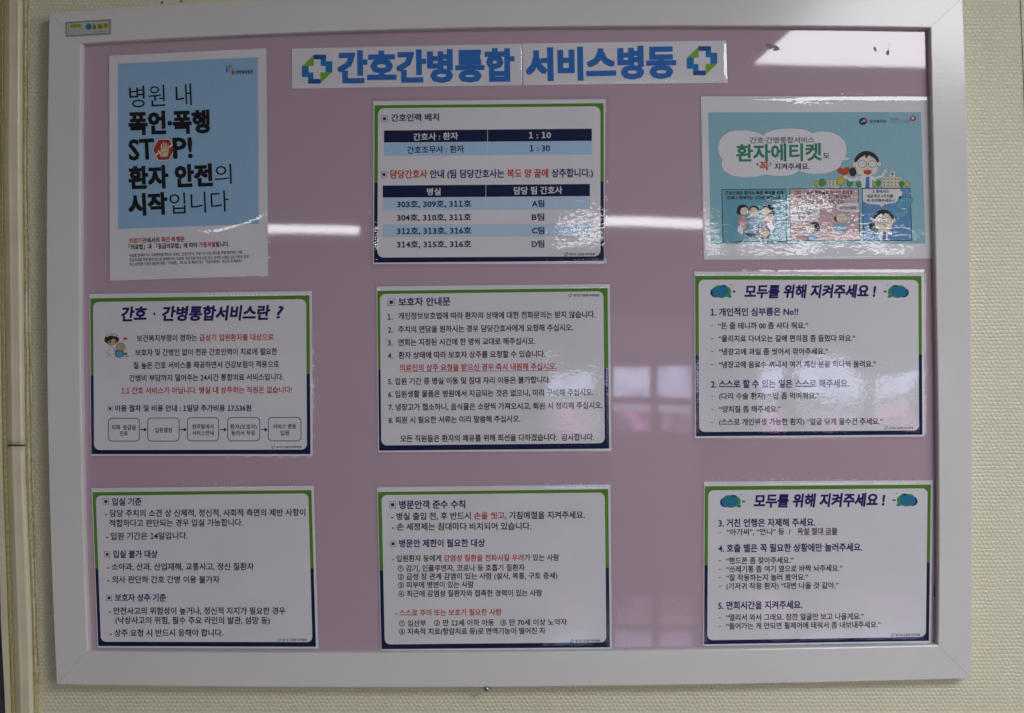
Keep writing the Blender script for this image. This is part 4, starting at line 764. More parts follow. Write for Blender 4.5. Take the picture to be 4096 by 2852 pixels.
# outlines of the printed letters as plain numbers
GLYPH_DATA = [
[32,28],[33,27,(8,66,8,55,12,33,13,32,15,33,19,60,19,66,18,77,13,80,9,77),(13,23,9,21,8,17,9,13,13,11,18,13,19,17,18,21)],[40,32,(17,35,20,60,31,81,26,81,12,60,6,35,12,10,26,0,31,0,20,10)],[41,32,(15,35,12,10,1,0,6,0,20,10,26,35,20,60,6,81,1,81,12,60)],
[44,22,(6,0,15,6,17,15,16,22,10,24,6,23,5,19,6,15,9,13,9,7,6,2)],[45,32,(28,38,4,38,4,29,28,29)],[46,22,(11,23,7,21,5,17,7,13,11,11,15,13,17,17,15,21)],[47,28,(1,11,8,11,27,80,20,80)],[48,49,(47,46,41,71,25,80,9,71,3,46,9,21,25,11,41,21),(37,46,34,27,25,20,16,27,13,46,16,64,25,71,34,64)],
[49,49,(30,80,20,80,20,12,30,12)],[50,49,(46,21,20,21,36,43,41,59,36,75,21,80,13,79,5,74,5,62,13,69,20,71,28,67,32,58,30,51,27,44,16,28,3,13,3,12,46,12)],[51,49,(8,68,14,71,20,71,28,68,31,61,28,54,18,51,18,42,29,39,32,31,29,23,21,20,14,22,6,25,6,15,14,12,21,11,36,17,42,32,40,41,32,48,39,54,41,63,35,76,21,80,14,80,8,78)],
[52,49,(39,80,35,80,1,39,1,34,30,34,30,12,39,12,39,34,47,34,47,43,39,43),(30,62,30,62,30,43,14,43)],[53,49,(40,80,10,80,10,44,27,43,34,32,30,24,20,20,12,22,5,25,5,15,13,12,21,11,37,17,43,33,37,48,19,54,19,71,40,71)],[54,49,(31,80,11,60,4,35,10,18,26,11,40,17,46,31,41,45,27,51,21,50,17,48,24,62,37,73),(14,38,20,41,25,42,33,39,36,31,33,23,26,20,16,25)],
[55,49,(49,80,5,80,5,70,34,70,9,15,18,11)],[56,49,(46,30,44,40,37,46,43,53,45,61,40,75,25,80,11,75,5,61,7,53,13,46,6,40,3,30,9,17,25,11,40,17),(36,61,33,54,25,51,18,54,14,61,17,68,25,71,33,68),(37,31,34,24,25,20,16,23,13,31,16,39,25,42,33,39)],
[57,49,(19,11,38,31,46,56,40,73,24,80,9,74,4,60,9,46,23,41,28,41,33,44,26,31,13,18),(13,61,16,68,24,71,32,68,36,59,35,54,30,51,25,50,17,53)],[58,22,(11,57,7,56,5,51,7,47,11,45,15,47,17,51,15,56),(11,23,7,21,5,17,7,13,11,11,15,13,17,17,15,21)],
[63,33,(8,71,12,71,17,70,19,65,8,38,9,33,14,29,29,66,25,76,13,80),(15,23,11,21,9,17,11,13,15,11,19,13,21,17,19,21)],[65,66,(36,80,29,80,0,12,10,12,18,32,47,32,56,12,66,12),(32,65,43,41,22,41)],[66,56,(7,12,31,12,49,18,54,30,49,42,38,48,45,54,48,62,43,74,27,80,7,80),(17,71,26,71,35,68,38,61,34,53,24,51,17,51),(17,42,29,42,40,39,44,31,41,24,29,21,17,21)],
[67,70,(65,75,53,79,42,80,15,70,5,45,13,23,41,11,55,13,66,17,66,28,54,22,42,20,22,27,15,46,22,64,42,71,53,70,65,64)],[68,74,(8,12,34,12,60,22,70,46,61,69,34,80,8,80),(17,71,32,71,53,63,60,46,54,30,33,21,17,21)],[78,77,(70,80,61,80,61,27,15,80,7,80,7,12,16,12,16,64,62,12,70,12)],
[80,50,(7,80,7,12,17,12,17,41,27,41,44,47,50,60,44,74,28,80),(17,71,28,71,37,68,40,61,36,53,28,50,17,50)],[83,45,(40,76,32,79,24,80,10,76,4,62,19,44,33,28,30,23,22,20,13,22,4,30,4,17,13,13,23,11,37,16,42,29,28,50,13,64,16,69,24,72,31,70,40,65)],
[84,60,(58,80,2,80,2,71,25,71,25,12,35,12,35,71,58,71)],[97,42,(41,20,36,18,35,18,34,20,34,43,30,54,18,57,10,56,3,51,3,42,10,47,18,49,24,47,26,41,26,39,18,36,7,31,3,22,6,14,13,11,20,12,25,16,28,12,32,11,36,12,41,15),(26,21,22,18,18,17,13,19,11,24,16,30,26,34)],
[99,43,(39,54,33,57,26,57,10,51,4,33,10,17,27,11,34,12,40,14,40,22,34,20,28,19,17,23,13,34,17,45,27,49,32,48,39,45)],[100,50,(45,80,36,80,36,56,31,57,27,57,11,51,4,35,10,18,26,12,45,12),(36,19,27,19,16,24,13,34,17,45,28,49,32,49,36,48)],
[101,47,(43,25,36,21,28,20,18,23,13,33,44,33,39,51,25,57,10,51,4,35,10,18,26,11,35,12,43,16),(13,39,17,47,25,50,32,47,35,39)],[104,49,(15,80,6,80,6,12,15,12,15,44,21,49,26,50,32,47,35,40,35,12,43,12,43,39,39,53,28,57,21,56,15,51)],
[107,47,(46,56,35,56,15,35,38,12,50,12,27,35),(15,80,6,80,6,12,15,12)],[108,22,(15,80,6,80,6,12,15,12)],[111,55,(27,57,10,51,4,35,10,18,27,11,44,18,51,35,44,51),(27,49,38,45,42,35,38,23,27,19,17,23,13,35,17,45)],[114,39,(7,56,7,12,16,12,16,35,19,45,26,49,30,48,35,45,39,52,34,56,29,57,22,55,16,46,16,56)],
[115,38,(32,54,25,56,19,57,8,54,4,45,15,32,25,24,23,20,19,19,12,20,4,25,4,15,12,12,20,11,30,15,34,24,32,30,24,37,16,42,13,46,15,48,19,50,25,49,32,45)],[119,71,(39,56,32,56,21,30,9,56,0,56,20,11,23,11,36,42,49,11,52,11,71,56,62,56,50,30)],
[124,26,(9,0,17,0,17,80,9,80)],[126,58,(2,32,9,36,17,38,22,37,35,32,41,31,49,33,55,37,55,45,49,41,42,39,36,40,23,45,17,46,9,44,2,40)],[183,26,(13,52,9,50,7,46,9,42,13,40,17,42,19,46,17,50)],[8216,22,(16,80,7,75,5,65,6,59,11,56,15,58,17,62,16,66,12,68,12,73,16,79)],
[8217,22,(6,56,14,62,17,71,15,78,10,80,6,79,5,74,6,70,10,69,9,63,6,58)],[8220,42,(37,80,29,75,26,65,27,59,32,56,37,58,38,62,37,66,33,68,33,73,37,79),(15,80,7,75,4,65,6,59,11,56,15,58,17,62,15,66,11,68,12,73,15,79)],[8221,42,(27,56,35,62,38,71,36,78,32,80,27,79,26,74,27,70,31,69,31,63,27,58),(5,56,14,62,17,71,15,78,10,80,6,79,4,74,5,70,9,69,9,63,5,58)],
[9312,99,(47,26,47,62,38,55,34,60,47,69,54,69,54,26),(50,7,41,7,34,10,27,13,21,18,16,25,12,32,10,39,9,47,10,56,12,63,16,70,21,76,27,81,34,85,41,87,50,88,58,87,65,85,72,81,78,76,83,70,87,63,89,56,90,47,89,39,87,32,83,25,78,18,72,13,65,10,58,7),(50,12,57,13,63,15,69,18,74,22,79,28,82,34,84,40,85,47,84,54,82,61,79,67,74,72,69,77,63,80,57,82,50,83,42,82,36,80,30,77,25,72,20,67,17,61,15,54,14,47,15,40,17,34,20,28,25,22,30,18,36,15,42,13)],
[9313,99,(37,26,37,32,55,51,57,55,57,60,55,62,53,63,48,63,43,61,40,59,37,64,44,68,51,69,56,69,60,66,63,63,64,58,64,55,61,49,53,40,43,31,42,32,64,32,64,26),(50,7,41,7,34,10,27,13,21,18,16,25,12,32,10,39,9,47,10,56,12,63,16,70,21,76,27,81,34,85,41,87,50,88,58,87,65,85,72,81,78,76,83,70,87,63,89,56,90,47,89,39,87,32,83,25,78,18,72,13,65,10,58,7),(50,12,57,13,63,15,69,18,74,22,79,28,82,34,84,40,85,47,84,54,82,61,79,67,74,72,69,77,63,80,57,82,50,83,42,82,36,80,30,77,25,72,20,67,17,61,15,54,14,47,15,40,17,34,20,28,25,22,30,18,36,15,42,13)],
[9314,99,(49,25,42,26,36,28,36,34,43,32,49,31,53,31,56,33,58,35,59,39,58,42,56,44,53,45,43,45,43,51,52,51,55,53,57,55,58,58,57,60,56,62,53,63,48,64,43,62,40,60,37,65,43,68,51,69,57,69,61,66,64,63,65,59,64,55,62,52,60,50,56,48,56,49,60,48,63,45,65,42,66,38,65,33,62,29,56,26),(50,7,41,7,34,10,27,13,21,18,16,25,12,32,10,39,9,47,10,56,12,63,16,70,21,76,27,81,34,85,41,87,50,88,58,87,65,85,72,81,78,76,83,70,87,63,89,56,90,47,89,39,87,32,83,25,78,18,72,13,65,10,58,7),(50,12,57,13,63,15,69,18,74,22,79,28,82,34,84,40,85,47,84,54,82,61,79,67,74,72,69,77,63,80,57,82,50,83,42,82,36,80,30,77,25,72,20,67,17,61,15,54,14,47,15,40,17,34,20,28,25,22,30,18,36,15,42,13)],
[9315,99,(50,26,50,36,31,36,31,41,50,69,57,69,57,42,62,42,62,36,57,36,57,26),(37,42,50,42,49,60,48,59),(50,7,41,7,34,10,27,13,21,18,16,25,12,32,10,39,9,47,10,56,12,63,16,70,21,76,27,81,34,85,41,87,50,88,58,87,65,85,72,81,78,76,83,70,87,63,89,56,90,47,89,39,87,32,83,25,78,18,72,13,65,10,58,7),(50,12,57,13,63,15,69,18,74,22,79,28,82,34,84,40,85,47,84,54,82,61,79,67,74,72,69,77,63,80,57,82,50,83,42,82,36,80,30,77,25,72,20,67,17,61,15,54,14,47,15,40,17,34,20,28,25,22,30,18,36,15,42,13)],
[12300,99,(64,96,64,32,72,32,72,89,96,89,96,96)],[12301,99,(35,3,35,68,27,68,27,10,3,10,3,3)],[44032,91,(66,94,66,4,74,4,74,51,88,51,88,58,74,58,74,94),(10,84,10,77,42,77,32,49,5,28,10,21,41,49,51,84)],[44036,91,(66,94,66,28,74,28,74,60,88,60,88,67,74,67,74,94),(9,87,9,80,41,80,31,59,5,45,9,39,39,57,50,87),(19,35,19,6,78,6,78,13,27,13,27,35)],
[44048,91,(18,39,18,6,74,6,74,39),(66,32,66,12,26,12,26,32),(66,94,66,43,74,43,74,65,88,65,88,72,74,72,74,94),(9,88,9,81,41,81,31,62,5,49,8,42,39,59,50,88)],[44053,91,(46,39,25,35,17,22,25,9,46,4,68,9,75,22,68,35),(46,33,62,30,67,22,62,14,46,11,31,14,25,22,31,30),(66,94,66,40,74,40,74,64,88,64,88,71,74,71,74,94),(9,87,9,81,41,81,31,60,5,47,8,40,39,58,50,87)],
[44057,91,(66,94,66,46,74,46,74,66,88,66,88,73,74,73,74,94),(9,88,9,81,41,81,31,63,5,51,9,44,39,60,50,88),(18,5,77,5,77,12,26,12,26,21,74,21,74,27,26,27,26,36,75,36,75,42,18,42)],[44060,91,(53,91,53,9,61,9,61,51,73,51,73,4,81,4,81,94,73,94,73,58,61,58,61,91),(8,82,8,76,35,76,27,50,5,29,10,23,36,50,43,82)],
[44061,91,(20,37,20,30,72,30,72,4,80,4,80,37),(53,92,53,42,61,42,61,65,73,65,73,41,80,41,80,94,73,94,73,71,61,71,61,92),(9,87,9,81,35,81,27,61,5,46,9,40,35,59,44,87)],[44144,91,(50,58,50,51,70,51,70,4,79,4,79,94,70,94,70,58),(9,84,9,78,41,78,32,49,5,28,9,21,41,49,50,84)],
[44148,91,(51,66,51,59,70,59,70,28,79,28,79,94,70,94,70,66),(11,87,11,80,42,80,31,59,6,45,10,38,40,57,51,87),(22,34,22,6,81,6,81,13,30,13,30,34)],[44163,91,(51,69,51,62,70,62,70,33,79,33,79,94,70,94,70,69),(11,87,11,80,42,80,31,59,6,45,10,39,40,57,51,87),(46,41,46,37,37,20,16,11,19,5,37,12,50,25,62,12,80,5,83,11,63,20,54,37,54,41)],
[44172,91,(73,94,73,4,81,4,81,94),(9,82,9,76,35,76,27,50,5,30,10,24,26,36,36,51,55,51,55,9,62,9,62,91,55,91,55,57,39,57,42,70,43,82)],[44192,91,(73,94,73,42,80,42,80,94),(55,92,55,68,41,68,43,77,44,87,10,87,10,81,36,81,27,61,6,46,10,40,26,50,37,62,55,62,55,43,62,43,62,92),(61,39,61,33,58,22,48,12,39,21,36,33,36,39,28,39,28,33,23,20,10,11,14,5,25,11,32,21,38,11,49,4,59,11,65,22,72,11,83,5,87,11,74,20,69,33,69,39)],
[44204,91,(47,55,47,49,70,49,70,27,79,27,79,94,70,94,70,75,50,75,52,87,11,87,11,80,43,80,32,59,6,44,10,38,33,50,48,69,70,69,70,55),(22,34,22,6,81,6,81,13,30,13,30,34)],[44208,91,(47,64,47,57,70,57,70,48,79,48,79,94,70,94,70,81,50,81,51,89,11,89,11,83,42,83,32,64,6,53,9,46,34,57,48,74,70,74,70,64),(21,5,82,5,82,12,29,12,29,22,79,22,79,44,21,44,21,37,70,37,70,28,21,28)],
[44221,91,(50,39,28,35,20,22,28,9,50,5,71,9,79,22,71,35),(50,33,65,30,71,22,65,14,50,11,34,14,28,22,34,30),(11,87,11,80,42,80,32,60,6,47,10,40,34,52,48,71,70,71,70,59,47,59,47,52,70,52,70,40,79,40,79,94,70,94,70,77,50,77,51,87)],[44228,91,(73,94,73,4,81,4,81,94),(9,82,9,76,35,76,27,50,5,30,10,24,30,41,40,62,55,62,55,47,39,47,39,40,55,40,55,9,63,9,63,91,55,91,55,69,42,69,43,82)],
[44256,91,(14,85,14,78,68,78,68,58,65,36,73,35,76,58,76,85),(36,56,36,24,5,24,5,17,86,17,86,24,45,24,45,56)],[44277,91,(45,37,22,33,14,21,22,9,45,4,68,9,76,21,68,33),(45,31,62,28,68,21,62,14,45,11,28,14,22,21,28,28),(15,89,15,83,67,83,67,71,65,59,73,58,75,71,76,89),(38,69,38,52,5,52,5,45,86,45,86,52,46,52,46,69)],
[44284,91,(9,84,9,77,46,77,46,64,43,44,52,44,54,65,54,84),(5,24,32,24,60,27,60,33,31,31,31,58,23,58,23,31,4,31),(65,94,65,4,74,4,74,49,88,49,88,56,74,56,74,94)],[44288,91,(10,87,10,80,46,80,46,70,44,56,52,56,54,71,54,87),(5,41,32,41,61,44,60,50,46,49,31,48,31,67,23,67,23,48,4,47),(66,94,66,26,75,26,75,58,87,58,87,65,75,65,75,94),(18,33,18,6,78,6,78,13,26,13,26,33)],
[44340,91,(70,94,70,4,78,4,78,94),(11,83,11,77,48,77,48,64,46,45,54,44,56,65,56,83),(6,23,35,24,65,27,64,33,49,32,33,31,33,57,25,57,25,31,5,30)],[44368,91,(13,85,13,78,68,78,68,57,65,36,73,35,76,57,76,85),(47,53,47,24,33,24,33,53,25,53,25,24,5,24,5,17,86,17,86,24,55,24,55,53)],
[44396,91,(5,50,5,43,41,43,41,4,49,4,49,43,86,43,86,50,73,50,75,67,75,88,15,88,15,81,67,81,67,67,64,50)],[44397,91,(13,35,13,28,68,28,68,4,76,4,76,35,50,35,50,51,86,51,86,58,73,58,75,72,76,90,15,90,15,83,68,83,67,72,65,58,5,58,5,51,41,51,41,35)],
[44404,91,(15,5,78,5,78,12,23,12,23,22,76,22,76,43,49,43,49,55,86,55,86,62,74,62,75,74,76,90,15,90,15,84,68,84,67,74,66,62,5,62,5,55,41,55,41,43,15,43,15,37,68,37,68,28,15,28)],[44480,91,(71,94,71,4,79,4,79,94),(12,87,12,80,46,80,46,69,43,52,4,51,5,44,29,45,29,10,38,10,38,45,65,47,64,54,52,53,54,71,54,87)],
[44536,91,(5,24,5,17,86,17,86,24),(14,84,14,78,67,78,66,57,63,33,72,32,75,57,75,84)],[44540,91,(5,53,5,46,86,46,86,53,73,53,75,69,76,89,15,89,15,82,68,82,67,69,65,53),(16,36,16,6,78,6,78,13,24,13,24,36)],[44552,91,(15,37,15,5,76,5,76,37),(68,31,68,12,23,12,23,31),(5,56,5,49,86,49,86,56,73,56,75,71,76,89,15,89,15,82,68,82,67,71,65,56)],
[44553,91,(15,43,15,5,76,5,76,43,67,43,67,31,24,31,24,43),(24,24,67,24,67,12,24,12),(5,57,5,51,86,51,86,57,73,57,75,72,76,90,15,90,15,83,68,83,67,72,65,57)],[44592,91,(70,94,70,4,78,4,78,94),(10,84,10,78,44,78,33,49,6,28,10,21,42,48,52,84)],
[44600,91,(70,94,70,48,78,48,78,94),(11,90,11,83,43,83,32,64,6,53,9,46,40,62,52,90),(21,5,81,5,81,12,29,12,29,22,78,22,78,44,20,44,20,37,70,37,70,28,21,28)],[44620,91,(67,94,67,4,75,4,75,50,89,50,89,57,75,57,75,94),(7,84,7,77,24,77,19,52,5,29,11,24,27,53,32,84),(35,84,35,77,49,77,44,49,30,23,37,19,53,51,56,84)],
[44622,91,(13,38,13,31,34,31,34,4,42,4,42,38),(46,38,46,31,66,31,66,4,74,4,74,38),(66,94,66,42,74,42,74,64,88,64,88,71,74,71,74,94),(8,88,8,81,24,81,18,65,5,53,11,47,27,65,31,88),(35,88,35,81,49,81,44,63,31,48,37,43,52,63,56,88)],[44624,91,(8,86,8,79,24,79,18,61,5,47,11,42,27,62,31,86),(35,86,35,79,49,79,44,59,30,43,36,38,52,60,56,86),(66,94,66,28,74,28,74,59,88,59,88,65,74,65,74,94),(18,34,18,6,78,6,78,13,26,13,26,34)],
[44732,91,(34,84,34,77,48,77,44,49,30,23,36,19,47,35,53,52,70,52,70,4,78,4,78,94,70,94,70,59,54,59,56,72,56,84),(7,84,7,77,24,77,19,52,5,29,11,24,27,53,32,84)],[44845,91,(14,35,14,28,67,28,67,5,76,5,76,35),(47,90,47,83,69,83,68,73,66,60,74,59,76,75,77,90),(43,69,43,51,5,51,5,45,86,45,86,51,51,51,51,69),(12,90,12,83,31,83,30,74,27,60,35,59,39,76,39,90)],
[45149,91,(48,90,48,84,68,84,67,73,65,59,38,59,41,77,41,90,12,90,12,84,33,84,33,74,30,59,5,59,5,53,86,53,86,59,73,59,76,76,76,90),(15,5,77,5,77,12,23,12,23,22,74,22,74,28,23,28,23,37,76,37,76,43,15,43)],[45208,91,(66,94,66,4,74,4,74,51,88,51,88,58,74,58,74,94),(9,27,36,28,58,31,57,38,36,35,17,34,17,85,9,85)],
[45209,91,(17,37,17,31,66,31,66,4,74,4,74,37),(66,94,66,42,74,42,74,65,88,65,88,72,74,72,74,94),(9,49,37,50,58,53,57,60,37,57,17,56,17,89,9,89)],[45236,91,(53,92,53,9,60,9,60,51,73,51,73,4,81,4,81,94,73,94,73,57,60,57,60,92),(9,27,30,28,47,30,46,38,31,35,18,35,18,83,9,83)],
[45257,91,(51,38,29,34,21,21,29,9,51,4,73,9,81,21,73,34),(51,32,67,29,73,21,67,14,51,11,35,14,29,21,35,29),(52,92,52,43,60,43,60,64,73,64,73,40,80,40,80,94,73,94,73,71,60,71,60,92),(9,48,31,48,47,51,46,57,31,55,18,55,18,87,9,87)],[45264,91,(66,94,66,4,74,4,74,38,88,38,88,45,74,45,74,64,88,64,88,71,74,71,74,94),(9,27,36,28,58,31,57,38,36,35,17,34,17,85,9,85)],
[45376,91,(44,53,44,46,70,46,70,4,79,4,79,94,70,94,70,73,44,73,44,66,70,66,70,53),(10,25,37,26,56,28,56,35,38,33,18,32,18,84,10,84)],[45380,91,(45,65,45,58,70,58,70,27,79,27,79,94,70,94,70,82,45,82,45,76,70,76,70,65),(21,33,21,6,81,6,81,13,30,13,30,33),(10,41,36,41,56,44,56,51,36,48,18,48,18,87,10,87)],
[45432,91,(15,86,15,46,41,46,41,23,5,23,5,16,86,16,86,23,50,23,50,46,77,46,77,53,23,53,23,86)],[45458,91,(5,53,5,46,86,46,86,53,50,53,50,64,77,64,77,71,24,71,24,92,16,92,16,64,41,64,41,53),(13,12,13,5,78,5,78,12,63,12,63,31,77,31,77,38,14,38,14,31,28,31,28,12),(36,31,55,31,55,12,36,12)],
[45460,91,(10,85,10,51,29,51,29,31,4,30,5,24,32,24,60,27,60,33,37,31,37,51,56,51,56,57,19,57,19,85),(66,94,66,4,74,4,74,49,88,49,88,56,74,56,74,94)],[45580,91,(15,5,79,5,79,12,23,12,23,21,76,21,76,42,49,42,49,51,86,51,86,58,5,58,5,51,41,51,41,42,15,42,15,36,68,36,68,27,15,27),(16,92,16,66,77,66,77,73,24,73,24,92)],
[45716,91,(5,48,5,42,86,42,86,48),(16,91,16,60,77,60,77,67,24,67,24,91),(15,33,15,6,77,6,77,13,23,13,23,33)],[45733,91,(5,52,5,45,86,45,86,52),(45,37,23,33,15,21,23,9,45,5,68,9,76,21,68,33),(45,31,62,28,68,21,62,14,45,11,29,14,23,21,29,28),(16,92,16,62,77,62,77,69,24,69,24,92)],
[45768,91,(70,94,70,4,78,4,78,94),(11,27,39,28,62,32,61,39,39,35,19,34,19,85,11,85)],[45785,91,(70,94,70,47,78,47,78,94),(21,42,21,5,78,5,78,42,70,42,70,31,29,31,29,42),(29,24,70,24,70,12,29,12),(10,51,40,52,61,55,60,62,40,59,19,58,19,89,10,89)],
[45796,91,(66,94,66,4,74,4,74,52,88,52,88,59,74,59,74,94),(9,85,9,27,38,27,58,30,57,37,38,34,17,33,17,78,50,78,50,85)],[45798,91,(14,38,14,32,34,32,34,4,43,4,43,38),(47,38,47,32,66,32,66,4,74,4,74,38),(66,94,66,42,74,42,74,64,88,64,88,71,74,71,74,94),(9,88,9,48,39,49,58,51,57,58,39,56,17,55,17,81,48,81,48,88)],
[45800,91,(66,94,66,29,74,29,74,61,88,61,88,67,74,67,74,94),(9,86,9,45,39,45,58,48,57,55,39,52,17,52,17,79,49,79,49,86),(19,36,19,6,78,6,78,13,27,13,27,36)],[45812,91,(18,38,18,6,74,6,74,38),(66,32,66,12,26,12,26,32),(66,94,66,43,74,43,74,65,88,65,88,72,74,72,74,94),(9,88,9,48,39,49,58,51,57,58,39,56,17,55,17,81,48,81,48,88)],
[45813,91,(18,41,18,6,74,6,74,41,66,41,66,30,26,30,26,41),(26,24,66,24,66,12,26,12),(66,94,66,46,74,46,74,66,88,66,88,73,74,73,74,94),(9,88,9,49,39,50,58,52,57,59,39,57,17,56,17,81,48,81,48,88)],[45817,91,(46,39,24,34,16,22,24,9,46,4,67,9,75,22,67,34),(46,32,62,29,67,22,62,14,46,11,30,14,24,22,30,29),(66,94,66,41,75,41,75,64,88,64,88,71,75,71,75,94),(9,87,9,48,39,48,58,51,57,57,39,55,17,54,17,80,48,80,48,87)],
[45824,91,(53,92,53,9,60,9,60,51,73,51,73,4,81,4,81,94,73,94,73,58,60,58,60,92),(8,83,8,26,32,27,47,29,46,36,32,34,16,33,16,76,41,76,41,83)],[45916,91,(10,89,10,50,38,50,56,52,56,59,39,57,18,56,18,82,51,82,51,89),(70,94,70,74,45,74,45,68,70,68,70,47,79,47,79,94),(21,5,82,5,82,12,29,12,29,21,79,21,79,42,21,42,21,36,70,36,70,28,21,28)],
[46020,91,(15,87,15,45,41,45,41,22,5,22,5,16,86,16,86,22,49,22,49,45,77,45,77,52,23,52,23,80,76,80,76,87)],[46024,91,(15,89,15,58,41,58,41,47,5,47,5,40,86,40,86,47,50,47,50,58,77,58,77,65,23,65,23,83,76,83,76,89),(15,32,15,6,77,6,77,13,23,13,23,32)],
[46028,91,(5,55,5,48,86,48,86,55,50,55,50,63,76,63,76,70,24,70,24,84,75,84,75,90,16,90,16,63,41,63,41,55),(15,5,78,5,78,12,23,12,23,21,75,21,75,41,15,41,15,35,67,35,67,27,15,27)],[46041,91,(45,37,23,32,15,21,23,9,45,4,68,9,76,21,68,32),(45,30,62,28,68,21,62,13,45,11,29,13,23,21,29,28),(15,90,15,60,41,60,41,50,5,50,5,43,86,43,86,50,49,50,49,60,76,60,76,67,23,67,23,83,76,83,76,90)],
[46104,91,(70,94,70,4,78,4,78,94),(7,24,35,24,65,27,64,33,39,31,39,49,58,49,58,55,20,55,20,79,57,79,57,85,12,85,12,49,30,49,30,31,5,31)],[46108,91,(70,94,70,27,78,27,78,94),(7,38,34,39,63,41,63,47,39,46,39,58,57,58,57,65,22,65,22,81,56,81,56,88,13,88,13,58,31,58,31,45,5,45),(20,31,20,6,81,6,81,13,29,13,29,31)],
[46121,91,(70,94,70,42,78,42,78,94),(20,38,20,5,78,5,78,38,70,38,70,29,28,29,28,38),(28,22,70,22,70,12,28,12),(13,89,13,61,30,61,30,51,5,51,6,44,34,45,63,48,63,54,39,52,39,61,56,61,56,68,21,68,21,83,55,83,55,89)],[46160,91,(16,89,16,54,76,54,76,61,24,61,24,82,75,82,75,89),(5,42,5,35,41,35,41,5,49,5,49,35,86,35,86,42)],
[46300,91,(5,23,5,16,86,16,86,23),(15,86,15,44,77,44,77,51,23,51,23,79,76,79,76,86)],[46304,91,(5,49,5,42,86,42,86,49),(15,90,15,58,77,58,77,65,23,65,23,83,76,83,76,90),(15,32,15,6,77,6,77,13,23,13,23,32)],[46308,91,(5,56,5,50,86,50,86,56),(16,91,16,64,76,64,76,70,24,70,24,84,75,84,75,91),(15,5,78,5,78,12,23,12,23,21,75,21,75,42,15,42,15,36,67,36,67,27,15,27)],
[46321,91,(5,51,5,44,86,44,86,51),(45,37,23,33,15,21,23,9,45,4,68,9,76,21,68,33),(45,30,62,28,68,21,62,13,45,11,29,13,23,21,29,28),(15,90,15,60,76,60,76,66,23,66,23,84,76,84,76,90)],[46384,91,(67,94,67,4,75,4,75,52,88,52,88,59,75,59,75,94),(8,84,8,28,21,28,32,30,31,36,23,35,16,35,16,78,30,78,30,84),(35,84,35,28,52,28,62,30,62,37,53,35,43,35,43,78,59,78,59,84)],
[46504,91,(7,89,7,51,20,52,32,53,31,60,23,58,15,58,15,82,30,82,30,89),(35,89,35,51,52,52,64,53,63,60,53,58,43,58,43,82,59,82,59,89),(20,5,83,5,83,12,28,12,28,22,79,22,79,43,20,43,20,37,71,37,71,28,20,28),(55,74,55,68,71,68,71,48,79,48,79,94,71,94,71,74)],
[46608,91,(48,85,48,46,80,46,80,52,56,52,56,79,79,79,79,85),(41,41,41,22,5,22,5,16,86,16,86,22,49,22,49,41),(12,46,30,46,44,48,43,55,31,53,20,53,20,79,42,79,42,85,12,85)],[46972,91,(66,94,66,4,74,4,74,51,88,51,88,58,74,58,74,94),(8,86,8,79,41,79,41,60,9,60,9,26,38,26,59,29,58,36,38,33,17,33,17,53,49,53,49,86)],
[46976,91,(66,94,66,28,74,28,74,59,88,59,88,66,74,66,74,94),(19,33,19,6,79,6,79,13,28,13,28,33),(9,88,9,81,41,81,41,69,9,69,9,42,38,42,58,45,58,51,38,49,17,48,17,62,49,62,49,88)],[46988,91,(18,36,18,5,74,5,74,36),(66,30,66,12,26,12,26,30),(66,94,66,40,74,40,74,64,88,64,88,71,74,71,74,94),(9,89,9,82,41,82,41,71,9,71,9,45,38,46,58,48,58,55,38,52,17,52,17,64,49,64,49,89)],
[47000,91,(8,84,8,77,33,77,33,59,8,59,8,26,30,26,47,28,47,35,31,33,16,33,16,53,41,53,41,84),(53,92,53,9,60,9,60,52,73,52,73,4,81,4,81,94,73,94,73,59,60,59,60,92)],[47049,91,(46,37,24,33,16,21,24,9,46,4,67,9,75,21,67,33),(46,31,62,28,67,21,62,13,46,11,30,13,24,21,30,28),(66,94,66,40,74,40,74,54,88,54,88,61,74,61,74,73,88,73,88,80,74,80,74,94),(9,88,9,82,41,82,41,70,9,70,9,45,38,45,58,48,58,55,38,52,17,52,17,64,49,64,49,88)],
[47084,91,(53,60,53,53,70,53,70,4,79,4,79,94,70,94,70,60),(8,86,8,79,40,79,40,61,8,61,8,26,37,26,56,29,55,35,37,33,16,33,16,54,48,54,48,86)],[47104,91,(54,74,54,67,70,67,70,41,79,41,79,94,70,94,70,74),(61,38,61,34,57,23,48,13,39,22,35,34,35,38,28,38,28,34,23,21,10,12,14,5,24,12,31,22,37,12,48,5,58,12,64,22,71,12,82,5,87,12,73,21,69,34,69,38),(9,90,9,83,40,83,40,71,9,71,9,45,36,46,56,48,55,55,37,53,17,52,17,65,48,65,48,90)],
[47112,91,(73,94,73,4,81,4,81,94),(8,84,8,77,32,77,32,60,8,60,8,26,30,27,48,29,47,36,31,34,16,33,16,53,40,53,40,84),(55,92,55,62,44,62,44,55,55,55,55,9,63,9,63,92)],[47140,91,(52,49,52,42,70,42,70,4,79,4,79,94,70,94,70,73,53,73,53,67,70,67,70,49),(8,86,8,79,39,79,39,60,8,60,8,25,35,26,55,28,54,35,35,32,16,32,16,54,47,54,47,86)],
